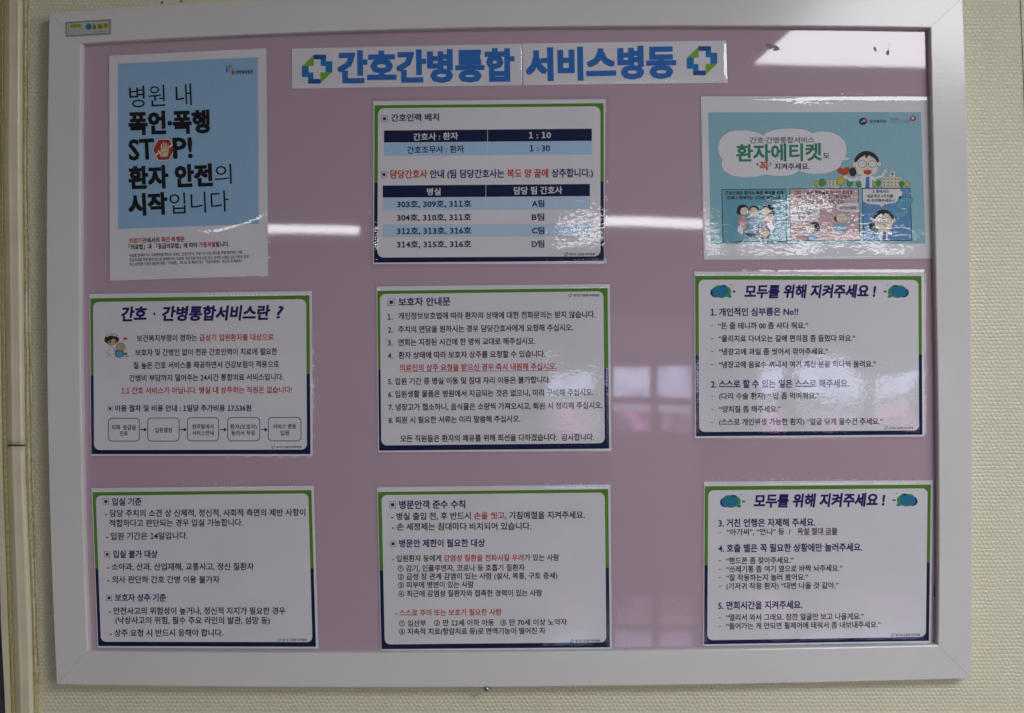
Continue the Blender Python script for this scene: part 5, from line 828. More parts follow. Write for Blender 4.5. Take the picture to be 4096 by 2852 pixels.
[47141,91,(19,34,19,27,70,27,70,4,79,4,79,34),(9,88,9,82,39,82,39,69,9,69,9,43,37,43,53,45,52,52,37,50,17,49,17,63,47,63,47,88),(53,62,53,55,70,55,70,39,79,39,79,94,70,94,70,81,53,81,53,74,70,74,70,62)],[47161,91,(49,37,27,33,19,20,27,8,49,4,71,8,79,20,71,33),(49,30,65,28,71,20,65,13,49,10,33,13,28,20,33,28),(9,89,9,82,39,82,39,70,9,70,9,43,37,44,53,46,52,52,37,51,17,50,17,64,47,64,47,89),(53,62,53,55,70,55,70,39,79,39,79,94,70,94,70,80,53,80,53,73,70,73,70,62)],
[47196,91,(15,39,41,39,41,22,5,22,5,15,86,15,86,22,49,22,49,39,78,39,78,46,23,46,23,60,76,60,76,87,15,87,15,81,68,81,68,67,15,67)],[47308,91,(15,39,28,39,28,22,5,22,5,15,86,15,86,22,64,22,64,39,78,39,78,46,23,46,23,60,76,60,76,87,15,87,15,81,68,81,68,67,15,67),(36,22,36,39,56,39,56,22)],
[47336,91,(15,49,78,49,78,55,23,55,23,67,76,67,76,90,15,90,15,84,68,84,68,73,15,73),(5,40,5,33,41,33,41,4,49,4,49,33,86,33,86,40)],[47448,91,(5,41,5,34,26,34,26,4,34,4,34,34,57,34,57,4,65,4,65,34,86,34,86,41),(15,50,78,50,78,56,23,56,23,67,76,67,76,90,15,90,15,84,68,84,68,74,15,74)],
[47480,91,(5,44,5,38,86,38,86,44),(16,31,16,6,78,6,78,13,24,13,24,31),(15,52,78,52,78,59,23,59,23,69,76,69,76,91,15,91,15,84,68,84,68,75,15,75)],[47484,91,(5,52,5,46,86,46,86,52),(15,5,79,5,79,11,23,11,23,20,76,20,76,39,15,39,15,33,68,33,68,25,15,25),(15,59,77,59,77,65,23,65,23,73,76,73,76,91,15,91,15,85,68,85,68,78,15,78)],
[47492,91,(5,48,5,41,86,41,86,48),(16,33,16,5,76,5,76,33),(68,26,68,12,24,12,24,26),(15,55,78,55,78,62,23,62,23,70,76,70,76,92,15,92,15,85,68,85,68,77,15,77)],[47532,91,(70,94,70,4,78,4,78,94),(10,86,10,79,43,79,43,60,10,60,10,26,40,26,63,29,62,36,40,33,18,33,18,54,51,54,51,86)],
[47560,91,(9,85,9,27,50,27,50,85),(41,78,41,34,17,34,17,78),(66,94,66,4,74,4,74,51,88,51,88,58,74,58,74,94)],[47564,91,(9,86,9,44,50,44,50,86),(42,79,42,51,17,51,17,79),(66,94,66,28,74,28,74,60,88,60,88,67,74,67,74,94),(19,34,19,6,78,6,78,13,27,13,27,34)],
[47568,91,(9,89,9,53,50,53,50,89),(42,82,42,60,17,60,17,82),(66,94,66,48,74,48,74,68,88,68,88,75,74,75,74,94),(18,5,78,5,78,12,26,12,26,22,74,22,74,44,18,44,18,38,66,38,66,28,18,28)],[47576,91,(9,88,9,49,50,49,50,88),(42,81,42,56,17,56,17,81),(18,38,18,5,74,5,74,38),(66,31,66,12,26,12,26,31),(66,94,66,42,74,42,74,65,88,65,88,72,74,72,74,94)],
[47581,91,(9,87,9,49,50,49,50,87),(42,80,42,55,17,55,17,80),(46,38,24,34,16,21,24,9,46,4,67,9,75,21,67,34),(46,31,62,29,67,21,62,14,46,11,30,14,25,21,30,29),(66,94,66,41,74,41,74,65,88,65,88,72,74,72,74,94)],[47673,91,(19,36,19,29,70,29,70,4,79,4,79,36),(42,81,42,54,17,54,17,81),(9,87,9,47,50,47,50,65,70,65,70,41,79,41,79,94,70,94,70,71,50,71,50,87)],
[47680,91,(42,83,42,59,17,59,17,83),(70,94,70,75,50,75,50,89,9,89,9,52,50,52,50,68,70,68,70,48,79,48,79,94),(21,5,82,5,82,12,29,12,29,22,79,22,79,43,21,43,21,37,70,37,70,28,21,28)],[47732,91,(42,79,42,51,17,51,17,79),(50,71,70,71,70,59,50,59),(70,94,70,78,50,78,50,86,9,86,9,44,50,44,50,52,70,52,70,28,79,28,79,94),(21,34,21,6,81,6,81,13,29,13,29,34)],
[47749,91,(42,80,42,54,17,54,17,80),(49,38,27,34,19,21,27,9,49,4,71,9,79,21,71,34),(49,32,65,29,71,21,65,14,49,11,33,14,27,21,33,29),(70,73,70,62,50,62,50,73),(9,87,9,47,50,47,50,55,70,55,70,41,79,41,79,94,70,94,70,79,50,79,50,87)],
[47784,91,(68,80,68,51,22,51,22,80),(14,86,14,44,41,44,41,23,5,23,5,16,86,16,86,23,49,23,49,44,76,44,76,86)],[47803,91,(67,84,67,67,23,67,23,84),(5,50,5,43,86,43,86,50,50,50,50,60,75,60,75,90,15,90,15,60,41,60,41,50),(41,37,41,34,32,19,11,11,14,5,33,11,45,23,58,11,76,5,80,11,58,19,50,34,50,37)],
[47924,91,(15,89,15,54,76,54,76,89),(68,82,68,61,23,61,23,82),(5,42,5,35,41,35,41,4,49,4,49,35,86,35,86,42)],[47928,91,(15,90,15,58,75,58,75,90),(67,83,67,65,23,65,23,83),(5,48,5,41,42,41,42,23,50,23,50,41,86,41,86,48),(15,32,15,6,77,6,77,13,23,13,23,32)],
[47932,91,(15,91,15,64,75,64,75,91),(67,84,67,70,23,70,23,84),(15,5,78,5,78,12,23,12,23,21,75,21,75,41,49,41,49,50,86,50,86,56,5,56,5,50,41,50,41,41,15,41,15,34,67,34,67,27,15,27)],[48120,91,(10,85,10,27,51,27,51,85),(43,79,43,33,18,33,18,79),(70,94,70,4,78,4,78,94)],
[48124,91,(10,86,10,44,51,44,51,86),(43,79,43,51,18,51,18,79),(70,94,70,29,78,29,78,94),(21,36,21,7,81,7,81,14,29,14,29,36)],[48143,91,(10,88,10,52,51,52,51,88),(43,81,43,58,18,58,18,81),(70,94,70,42,78,42,78,94),(46,45,46,36,20,36,20,30,46,30,37,18,16,11,19,5,37,10,50,21,62,10,81,5,84,11,63,18,54,30,80,30,80,36,54,36,54,45)],
[48148,91,(9,86,9,26,50,26,50,86,42,86,42,63,17,63,17,86),(17,56,42,56,42,33,17,33),(66,94,66,4,74,4,74,52,88,52,88,59,74,59,74,94)],[48149,91,(16,35,16,28,66,28,66,4,74,4,74,35),(9,88,9,46,50,46,50,88,42,88,42,74,17,74,17,88),(17,68,42,68,42,52,17,52),(66,94,66,40,74,40,74,64,88,64,88,71,74,71,74,94)],
[48152,91,(9,87,9,43,50,43,50,87,42,87,42,72,17,72,17,87),(17,66,42,66,42,50,17,50),(66,94,66,28,74,28,74,60,88,60,88,67,74,67,74,94),(19,34,19,6,78,6,78,13,27,13,27,34)],[48155,91,(9,89,9,47,50,47,50,89,42,89,42,75,17,75,17,89),(17,69,42,69,42,54,17,54),(66,94,66,42,74,42,74,65,88,65,88,72,74,72,74,94),(18,6,77,6,77,12,27,12,27,30,75,30,75,37,18,37)],
[48156,91,(9,90,9,51,50,51,50,90,42,90,42,77,17,77,17,90),(17,71,42,71,42,58,17,58),(66,94,66,48,74,48,74,68,88,68,88,75,74,75,74,94),(18,5,78,5,78,12,26,12,26,22,74,22,74,43,18,43,18,37,66,37,66,28,18,28)],[48165,91,(9,89,9,49,50,49,50,89,42,89,42,76,17,76,17,89),(17,70,42,70,42,55,17,55),(18,41,18,5,74,5,74,41,66,41,66,30,26,30,26,41),(26,23,66,23,66,12,26,12),(66,94,66,45,74,45,74,66,88,66,88,73,74,73,74,94)],
[48169,91,(46,38,24,33,16,21,24,9,46,4,67,9,75,21,67,33),(46,31,62,28,67,21,62,14,46,11,30,14,25,21,30,28),(9,88,9,47,50,47,50,88,42,88,42,75,17,75,17,88),(17,68,42,68,42,54,17,54),(66,94,66,40,74,40,74,64,88,64,88,71,74,71,74,94)],
[48176,91,(8,85,8,27,42,27,42,85,35,85,35,64,16,64,16,85),(16,57,35,57,35,33,16,33),(53,92,53,9,61,9,61,52,73,52,73,4,81,4,81,94,73,94,73,58,61,58,61,92)],[48268,91,(18,71,42,71,42,57,18,57),(9,90,9,51,50,51,50,67,70,67,70,47,79,47,79,94,70,94,70,74,50,74,50,90,42,90,42,77,18,77,18,90),(21,5,82,5,82,12,29,12,29,22,79,22,79,43,21,43,21,36,70,36,70,28,21,28)],
[48277,91,(18,69,42,69,42,55,18,55),(21,41,21,6,79,6,79,41,70,41,70,30,29,30,29,41),(29,23,70,23,70,12,29,12),(70,94,70,72,50,72,50,89,42,89,42,76,18,76,18,89,9,89,9,48,50,48,50,65,70,65,70,45,79,45,79,94)],[48296,91,(73,94,73,47,80,47,80,94),(17,71,36,71,36,57,17,57),(9,89,9,51,44,51,44,67,55,67,55,47,63,47,63,92,55,92,55,74,44,74,44,89,36,89,36,77,17,77,17,89),(21,5,84,5,84,12,30,12,30,21,80,21,80,42,21,42,21,36,72,36,72,27,21,27)],
[48320,91,(18,66,42,66,42,49,18,49),(70,71,70,58,50,58,50,71),(9,88,9,43,50,43,50,51,70,51,70,28,79,28,79,94,70,94,70,77,50,77,50,88,42,88,42,72,18,72,18,88),(21,34,21,6,81,6,81,13,29,13,29,34)],[48337,91,(18,68,42,68,42,53,18,53),(49,38,27,33,19,21,27,9,49,4,71,9,79,21,71,33),(49,31,65,29,71,21,65,14,49,11,33,14,27,21,33,29),(50,73,70,73,70,61,50,61),(70,94,70,79,50,79,50,88,42,88,42,74,18,74,18,88,9,88,9,46,50,46,50,54,70,54,70,40,79,40,79,94)],
[48372,91,(23,65,68,65,68,48,23,48),(14,88,14,42,41,42,41,22,5,22,5,16,86,16,86,22,49,22,49,42,76,42,76,88,68,88,68,72,23,72,23,88)],[48373,91,(14,32,14,26,68,26,68,4,76,4,76,32),(24,75,67,75,67,65,24,65),(16,92,16,58,41,58,41,48,5,48,5,41,86,41,86,48,50,48,50,58,75,58,75,92,67,92,67,82,24,82,24,92)],
[48420,91,(19,74,46,74,46,65,19,65),(66,94,66,39,74,39,74,62,87,62,87,69,74,69,74,94),(11,90,11,58,28,58,28,48,5,48,6,41,32,42,61,45,60,51,37,49,37,58,54,58,54,90,46,90,46,81,19,81,19,90),(59,35,59,33,55,22,46,12,36,22,33,33,33,35,25,35,25,33,21,20,8,12,12,5,23,12,29,21,36,12,46,5,56,12,62,22,69,12,80,5,84,12,71,20,67,33,67,35)],
[48512,91,(15,90,15,52,76,52,76,90,68,90,68,78,23,78,23,90),(23,71,68,71,68,58,23,58),(5,41,5,34,41,34,41,4,49,4,49,34,86,34,86,41)],[48516,91,(16,91,16,55,75,55,75,91,67,91,67,80,24,80,24,91),(24,73,67,73,67,62,24,62),(5,47,5,40,42,40,42,23,50,23,50,40,86,40,86,47),(15,31,15,6,77,6,77,13,23,13,23,31)],
[48520,91,(16,92,16,63,75,63,75,92,67,92,67,84,24,84,24,92),(24,78,67,78,67,69,24,69),(15,5,78,5,78,12,23,12,23,20,75,20,75,40,49,40,49,49,86,49,86,56,5,56,5,49,41,49,41,40,15,40,15,34,67,34,67,26,15,26)],[48708,91,(70,94,70,4,78,4,78,94),(10,86,10,26,52,26,52,86,44,86,44,63,18,63,18,86),(18,56,44,56,44,33,18,33)],
[48727,91,(10,88,10,46,51,46,51,88,43,88,43,74,18,74,18,88),(18,68,43,68,43,52,18,52),(70,94,70,33,78,33,78,94),(45,38,45,36,36,20,15,11,18,5,37,12,49,24,62,12,80,5,83,11,62,20,54,36,54,38)],[48736,91,(7,86,7,26,31,26,31,86,24,86,24,63,14,63,14,86),(14,56,24,56,24,33,14,33),(36,86,36,26,60,26,60,86,54,86,54,63,43,63,43,86),(43,56,54,56,54,33,43,33),(68,94,68,4,76,4,76,52,88,52,88,59,76,59,76,94)],
[49324,91,(27,86,27,70,20,46,4,30,9,23,22,35,31,53,40,36,53,25,58,32,42,47,35,70,35,86),(66,94,66,4,74,4,74,51,88,51,88,58,74,58,74,94)],[49328,91,(27,88,27,77,21,59,5,47,9,40,23,49,31,63,40,50,53,42,57,49,41,60,35,77,35,88),(66,94,66,28,74,28,74,60,88,60,88,66,74,66,74,94),(19,34,19,6,78,6,78,13,27,13,27,34)],
[49345,91,(46,37,24,33,16,21,24,9,46,4,67,9,75,21,67,33),(46,31,62,28,67,21,62,14,46,11,30,14,25,21,30,28),(27,89,27,80,21,61,5,49,9,43,22,52,31,65,39,53,52,45,57,52,41,63,35,79,35,89),(66,94,66,40,74,40,74,64,88,64,88,71,74,71,74,94)],
[49373,91,(51,37,29,32,21,21,29,9,51,4,73,9,81,21,73,32),(51,30,67,28,73,21,67,13,51,11,35,13,29,21,35,28),(24,88,24,76,19,61,5,49,9,43,21,51,28,63,35,53,45,46,50,52,36,62,32,76,32,88),(53,92,53,41,61,41,61,63,73,63,73,39,80,39,80,94,73,94,73,70,61,70,61,92)],
[49436,91,(70,94,70,63,50,63,50,57,70,57,70,4,79,4,79,94),(28,86,28,70,21,46,5,30,10,23,23,35,32,53,41,36,54,25,59,31,43,47,36,70,36,86)],[49440,91,(70,94,70,73,51,73,51,66,70,66,70,27,79,27,79,94),(27,88,27,77,21,58,5,46,9,40,23,49,32,63,40,50,53,42,57,48,42,60,36,77,36,88),(21,34,21,6,81,6,81,13,29,13,29,34)],
[49444,91,(70,94,70,78,51,78,51,71,70,71,70,48,79,48,79,94),(21,5,82,5,82,12,29,12,29,22,79,22,79,43,21,43,21,37,70,37,70,28,21,28),(27,91,27,83,21,65,5,54,9,47,23,56,31,69,40,57,53,50,57,56,41,67,35,83,35,91)],[49452,91,(20,38,20,5,79,5,79,38),(71,31,71,12,29,12,29,31),(51,76,51,70,70,70,70,42,79,42,79,94,70,94,70,76),(27,90,27,81,21,63,5,51,9,45,23,53,31,66,40,55,53,47,57,53,41,64,35,80,35,90)],
[49457,91,(49,38,27,34,19,21,27,9,49,4,71,9,79,21,71,34),(49,32,65,29,71,21,65,14,49,11,33,14,27,21,33,29),(28,89,28,80,21,61,5,49,9,42,23,51,32,65,40,53,53,45,58,52,42,63,36,80,36,89),(51,75,51,68,70,68,70,41,79,41,79,94,70,94,70,75)],
[49464,91,(73,94,73,4,81,4,81,94),(55,92,55,62,40,62,40,55,55,55,55,9,63,9,63,92),(24,85,24,68,18,46,4,30,9,24,20,35,28,51,34,36,45,26,50,32,36,48,31,69,31,85)],[49548,91,(41,44,41,23,5,23,5,16,86,16,86,23,49,23,49,44),(41,88,41,81,30,61,8,50,12,43,31,52,45,68,59,52,79,43,82,50,60,61,49,81,49,88)],
[49549,91,(14,33,14,27,68,27,68,4,76,4,76,33),(41,63,41,49,5,49,5,42,86,42,86,49,49,49,49,63),(41,92,41,88,31,73,10,64,13,58,32,65,45,77,59,65,78,58,81,64,59,73,50,88,50,92)],[49552,91,(15,32,15,6,77,6,77,13,24,13,24,32),(41,61,41,46,5,46,5,39,86,39,86,46,49,46,49,61),(41,91,41,88,32,71,10,62,13,55,32,63,45,76,58,63,77,55,80,62,59,71,50,88,50,91)],
[49688,91,(41,91,41,86,31,69,9,60,12,53,32,60,46,74,59,60,79,53,82,60,60,69,50,86,50,91),(5,43,5,37,41,37,41,4,49,4,49,37,86,37,86,43)],[49696,91,(41,93,41,90,31,76,9,69,12,62,32,68,45,80,59,68,79,62,81,69,59,76,50,90,50,93),(15,5,78,5,78,12,23,12,23,21,75,21,75,41,49,41,49,50,86,50,86,57,5,57,5,50,41,50,41,41,15,41,15,35,67,35,67,27,15,27)],
[49828,91,(5,23,5,16,86,16,86,23),(41,88,41,81,30,60,8,49,12,42,31,51,45,68,59,51,78,42,82,49,60,60,49,81,49,88)],[49845,91,(15,40,15,5,75,5,75,40,67,40,67,30,23,30,23,40),(23,23,67,23,67,12,23,12),(5,53,5,46,86,46,86,53),(41,93,41,89,31,74,10,66,13,59,32,66,45,78,59,66,78,59,81,66,59,74,50,89,50,93)],
[49849,91,(5,51,5,44,86,44,86,51),(45,36,23,32,15,20,23,9,45,4,68,9,76,20,68,32),(45,30,62,27,68,20,62,13,45,11,29,13,23,20,29,27),(41,92,41,88,31,73,10,65,13,58,32,65,45,78,59,65,78,58,81,65,59,73,50,88,50,92)],[49884,91,(70,94,70,4,78,4,78,94),(29,86,29,70,21,46,4,30,10,23,24,35,33,53,42,36,56,25,61,31,44,47,37,70,37,86)],
[49885,91,(19,35,19,29,70,29,70,4,78,4,78,35),(70,94,70,40,78,40,78,94),(28,90,28,81,22,62,6,50,10,44,24,53,32,67,41,54,55,45,59,52,43,63,37,81,37,90)],[49888,91,(70,94,70,28,78,28,78,94),(21,34,21,6,81,6,81,13,29,13,29,34),(28,89,28,80,22,60,6,48,10,41,24,50,32,65,41,51,55,43,59,49,43,61,37,80,37,89)],
[49892,91,(70,94,70,48,78,48,78,94),(21,5,81,5,81,12,29,12,29,21,78,21,78,43,20,43,20,36,70,36,70,28,21,28),(28,91,28,84,22,67,6,55,10,48,24,57,32,71,41,58,55,50,59,56,43,67,37,84,37,91)],[49900,91,(70,94,70,43,78,43,78,94),(20,38,20,5,78,5,78,38),(70,31,70,12,29,12,29,31),(28,90,28,82,22,64,6,52,10,45,24,54,32,68,41,55,55,47,59,53,43,64,37,82,37,90)],
[49901,91,(70,94,70,46,78,46,78,94),(21,41,21,5,78,5,78,41,70,41,70,31,29,31,29,41),(29,24,70,24,70,12,29,12),(28,91,28,82,22,65,6,53,10,47,24,55,32,69,41,56,55,48,59,55,43,66,37,82,37,91)],[50024,91,(56,62,56,54,72,54,72,4,80,4,80,94,72,94,72,62),(42,86,42,66,41,50,34,35,27,50,25,66,25,86,17,86,17,66,15,47,4,31,9,25,17,34,21,46,26,34,34,24,42,33,46,46,51,34,59,25,64,31,53,47,50,66,50,86)],
[50416,91,(5,23,5,16,86,16,86,23),(59,87,59,75,56,61,45,50,35,62,32,75,32,87,24,87,24,75,19,60,6,48,10,42,21,50,28,62,34,50,45,41,56,49,63,62,70,50,81,42,85,48,72,59,67,75,67,87)],[50432,91,(5,52,5,45,86,45,86,52),(15,36,15,5,76,5,76,36),(68,29,68,12,23,12,23,29),(58,92,58,86,55,75,45,66,36,75,32,86,32,92,24,92,24,86,20,74,7,65,11,59,22,66,28,75,35,65,45,58,56,65,63,75,69,65,80,59,84,65,71,74,67,86,67,92)],
[50472,91,(71,94,71,4,79,4,79,94),(43,86,43,66,41,50,34,35,27,50,25,66,25,86,18,86,18,66,15,47,4,31,9,25,17,34,21,46,26,34,34,24,42,34,47,46,52,34,60,25,65,31,54,47,51,66,51,86)],[50473,91,(18,37,18,30,71,30,71,4,79,4,79,37),(71,94,71,41,79,41,79,94),(43,89,43,79,41,67,35,54,28,67,26,79,26,89,18,89,18,79,15,64,4,52,9,46,17,54,22,64,26,53,35,45,43,53,47,64,52,53,60,46,65,52,54,64,51,79,51,89)],
[50491,91,(71,94,71,32,79,32,79,94),(46,38,46,36,37,20,16,11,19,5,38,12,50,24,63,12,81,5,85,11,64,20,55,36,55,38),(43,88,43,79,41,67,35,54,28,67,26,79,26,88,18,88,18,79,15,64,4,52,9,46,17,54,22,64,26,53,35,45,43,53,47,63,52,53,60,46,65,52,54,64,51,79,51,88)],
[50500,91,(29,87,13,78,6,56,13,33,29,24,45,33,51,56,45,78),(29,80,39,73,43,56,39,38,29,32,18,38,14,56,18,73),(66,94,66,4,74,4,74,51,88,51,88,58,74,58,74,94)],[50504,91,(30,88,13,81,7,65,13,50,30,43,47,50,53,65,47,81),(30,80,41,76,45,65,41,55,30,51,19,55,15,65,19,76),(66,94,66,28,74,28,74,60,88,60,88,67,74,67,74,94),(19,35,19,6,78,6,78,13,27,13,27,35)],
[50506,91,(30,89,13,83,7,68,13,53,30,47,46,53,53,68,46,83),(30,82,41,78,45,68,41,58,30,54,19,58,15,68,19,78),(61,30,49,26,44,17,49,8,61,4,73,8,77,17,73,26),(61,24,67,22,70,17,67,12,61,10,54,12,51,17,54,22),(66,94,66,49,74,49,74,67,88,67,88,74,74,74,74,94),(14,40,14,7,29,7,41,10,40,16,31,14,22,13,22,40),(57,47,57,39,38,39,38,33,83,33,83,39,65,39,65,47)],
[50516,91,(18,38,18,5,74,5,74,38),(66,31,66,12,26,12,26,31),(30,89,13,83,7,67,13,52,30,46,47,52,53,67,47,83),(30,82,41,78,45,67,41,57,30,53,19,57,15,67,19,78),(66,94,66,42,74,42,74,65,88,65,88,72,74,72,74,94)],[50528,91,(25,86,11,78,6,55,11,32,25,24,39,32,44,55,39,78),(25,79,34,72,37,55,34,38,25,32,17,38,14,55,17,72),(53,92,53,9,61,9,61,52,73,52,73,4,81,4,81,94,73,94,73,58,61,58,61,92)],
[50556,91,(29,87,13,78,6,56,13,33,29,24,45,33,51,56,45,78),(29,80,39,73,43,56,39,38,29,32,18,38,14,56,18,73),(66,94,66,4,74,4,74,38,88,38,88,45,74,45,74,64,88,64,88,71,74,71,74,94)],[50557,91,(16,36,16,30,66,30,66,4,74,4,74,36),(30,89,13,83,7,67,13,52,30,46,47,52,53,67,47,83),(30,81,41,78,45,67,41,57,30,53,19,57,15,67,19,78),(66,94,66,41,74,41,74,54,87,54,87,61,74,61,74,73,87,73,87,80,74,80,74,94)],
[50577,91,(30,89,13,83,7,67,13,52,30,46,47,52,53,67,47,83),(30,82,41,78,45,67,41,57,30,53,19,57,15,67,19,78),(46,38,24,34,16,21,24,9,46,4,67,9,75,21,67,34),(46,31,62,29,67,21,62,14,46,11,30,14,25,21,30,29),(66,94,66,41,74,41,74,55,87,55,87,61,74,61,74,74,87,74,87,81,74,81,74,94)],
[50612,91,(29,80,39,73,43,56,39,38,29,32,18,38,14,56,18,73),(70,94,70,60,51,60,44,80,29,87,13,78,7,56,13,33,29,24,44,32,51,53,70,53,70,4,79,4,79,94)],[50616,91,(29,81,40,77,45,66,40,55,29,51,19,55,14,66,19,77),(29,88,13,82,6,66,13,50,29,44,45,49,52,62,70,62,70,28,79,28,79,94,70,94,70,69,52,69,45,83),(21,34,21,6,81,6,81,13,30,13,30,34)],
[50620,91,(29,84,40,80,45,71,40,61,29,57,18,61,14,71,18,80),(29,91,13,85,6,71,13,56,29,50,45,55,52,67,70,67,70,48,79,48,79,94,70,94,70,74,52,74,45,86),(21,5,82,5,82,12,29,12,29,22,79,22,79,43,21,43,21,37,70,37,70,28,21,28)],[50629,91,(29,83,40,79,45,69,40,59,29,55,18,59,14,69,18,79),(21,41,21,5,79,5,79,41,70,41,70,30,29,30,29,41),(29,24,70,24,70,12,29,12),(70,94,70,72,52,72,45,85,29,90,13,84,6,69,13,54,29,48,45,53,52,66,70,66,70,46,79,46,79,94)],
[50630,91,(15,41,15,5,46,5,46,41,39,41,39,30,23,30,23,41),(23,24,39,24,39,12,23,12),(29,83,40,79,45,69,40,59,29,55,18,59,14,69,18,79),(63,42,63,34,59,21,47,11,51,5,61,12,68,22,74,12,84,5,88,11,76,21,72,34,72,42),(70,94,70,73,52,73,45,85,29,90,13,84,6,69,13,54,29,49,45,53,52,66,70,66,70,46,79,46,79,94)],
[50640,91,(73,94,73,4,81,4,81,94),(25,79,34,72,37,55,34,38,25,32,17,38,14,55,17,72),(25,86,11,78,6,55,11,32,25,24,38,32,44,52,55,52,55,9,63,9,63,92,55,92,55,59,44,59,38,79)],[50644,91,(26,80,35,76,39,65,35,55,26,50,17,55,13,65,17,76),(73,94,73,27,80,27,80,94),(56,92,56,68,46,68,40,82,26,87,12,81,6,65,12,49,26,43,40,48,46,62,56,62,56,29,63,29,63,92),(22,35,22,6,83,6,83,13,30,13,30,35)],
[50668,91,(29,80,39,73,43,56,39,38,29,32,18,38,14,56,18,73),(50,67,70,67,70,46,50,46,51,56,51,62),(70,94,70,74,48,74,40,84,29,87,13,78,7,56,13,33,29,24,40,28,48,39,70,39,70,4,79,4,79,94)],[50669,91,(19,36,19,30,70,30,70,4,79,4,79,36),(29,82,40,78,45,67,40,57,29,53,18,57,14,67,18,78),(70,74,70,61,51,61,52,67,51,74),(29,89,13,83,6,67,13,52,29,46,40,48,48,54,70,54,70,41,79,41,79,94,70,94,70,81,48,81,40,87)],
[50684,91,(29,82,40,78,45,68,40,57,29,53,18,57,14,68,18,78),(20,38,20,5,79,5,79,38),(71,31,71,12,29,12,29,31),(51,74,70,74,70,61,51,61,52,68),(70,94,70,81,48,81,40,87,29,89,13,83,6,68,13,52,29,46,40,48,48,54,70,54,70,42,79,42,79,94)],
[50694,91,(29,82,40,78,45,68,40,58,29,54,18,58,14,68,18,78),(70,75,70,61,51,61,52,68,51,75),(29,89,13,83,6,68,13,53,29,47,40,49,47,54,70,54,70,43,79,43,79,94,70,94,70,81,47,81,40,87),(18,12,18,6,80,6,80,12,67,12,67,33,79,33,79,39,19,39,19,33,32,33,32,12),(40,33,59,33,59,12,40,12)],
[50696,91,(73,94,73,4,81,4,81,94),(25,79,34,72,37,55,34,38,25,32,17,38,14,55,17,72),(56,65,56,45,43,45,44,55,43,65),(25,86,11,78,6,55,11,32,25,24,35,28,42,38,56,38,56,9,63,9,63,92,56,92,56,72,42,72,35,83)],[50724,91,(45,81,63,77,70,65,63,52,45,48,28,52,21,65,28,77),(5,23,5,16,86,16,86,23,49,23,49,41,70,48,78,65,69,82,45,88,22,82,13,65,21,48,41,41,41,23)],
[50732,91,(45,87,62,84,68,77,62,70,45,68,28,70,22,77,28,84),(5,55,5,48,86,48,86,55,49,55,49,62,70,66,77,77,69,89,45,93,22,89,14,77,21,66,41,62,41,55),(15,5,78,5,78,12,23,12,23,21,75,21,75,41,15,41,15,35,67,35,67,27,15,27)],[50752,91,(32,81,43,77,47,67,43,57,32,53,20,57,16,67,20,77),(5,24,32,24,60,27,60,33,36,31,36,46,50,53,55,67,49,82,32,88,15,82,8,67,13,53,28,46,28,31,4,31),(66,94,66,4,74,4,74,50,88,50,88,57,74,57,74,94)],
[50808,91,(34,81,45,77,50,67,45,57,34,53,23,57,18,67,23,77),(70,94,70,4,78,4,78,94),(7,24,34,24,65,28,64,34,38,31,38,46,52,53,58,67,51,82,34,88,17,82,10,67,15,53,30,46,30,31,5,31)],[50836,91,(45,82,63,77,70,65,63,53,45,49,28,53,21,65,28,77),(45,88,22,82,13,65,16,54,25,47,25,23,5,23,5,16,86,16,86,23,66,23,66,47,75,54,78,65,69,82),(33,23,33,44,39,43,45,42,52,43,58,44,58,23)],
[50837,91,(45,85,62,83,68,75,62,67,45,64,28,67,22,75,28,83),(14,33,14,27,68,27,68,4,76,4,76,33),(5,48,5,42,86,42,86,48,66,48,66,61,74,67,77,75,68,87,45,92,22,87,14,75,17,67,25,61,25,48),(33,59,45,58,58,59,58,48,33,48)],[50857,91,(45,36,23,32,15,20,23,9,45,4,68,9,76,20,68,32),(45,30,62,27,68,20,62,13,45,11,29,13,23,20,29,27),(45,86,62,83,68,76,62,68,45,65,28,68,22,76,28,83),(45,92,22,88,14,76,17,68,25,62,25,50,5,50,5,43,86,43,86,50,66,50,66,62,74,68,77,76,68,88),(33,50,33,60,45,59,58,60,58,50)],
[50864,91,(45,90,23,85,14,71,23,56,45,51,68,56,77,71,68,85),(45,84,62,80,68,71,62,61,45,58,29,61,22,71,29,80),(5,43,5,36,41,36,41,4,49,4,49,36,86,36,86,43)],[50868,91,(45,92,23,87,14,74,23,60,45,56,68,60,77,74,68,87),(45,85,62,82,68,74,62,65,45,62,29,65,23,74,29,82),(5,48,5,42,42,42,42,24,50,24,50,42,86,42,86,48),(15,32,15,6,77,6,77,13,23,13,23,32)],
[50892,91,(34,89,18,85,11,72,18,59,34,54,50,59,56,72,50,85),(34,83,44,80,48,72,44,64,34,61,23,64,19,72,23,80),(6,40,29,40,29,7,37,7,37,41,51,42,64,43,63,50,33,47,5,47),(50,33,50,26,70,26,70,4,79,4,79,94,70,94,70,33)],[50896,91,(34,90,18,86,12,75,18,63,34,59,49,63,56,75,49,86),(34,84,44,81,48,75,44,68,34,65,23,68,19,75,23,81),(6,46,30,46,30,29,39,29,39,47,63,49,62,55,32,53,4,52),(52,41,52,35,70,35,70,26,78,26,78,94,70,94,70,41),(17,32,17,6,80,6,80,13,25,13,25,32)],
[50948,91,(34,90,18,85,11,71,18,58,34,53,51,58,57,71,51,85),(34,83,45,80,49,71,45,63,34,60,24,63,19,71,24,80),(70,94,70,4,78,4,78,94),(6,38,31,39,31,7,39,7,39,39,52,40,64,42,64,49,33,46,5,45)],[50976,91,(45,90,23,85,14,71,23,57,45,51,68,57,77,71,68,85),(45,84,62,80,68,71,62,61,45,58,29,61,22,71,29,80),(5,43,5,36,26,36,26,4,34,4,34,36,57,36,57,4,65,4,65,36,86,36,86,43)],
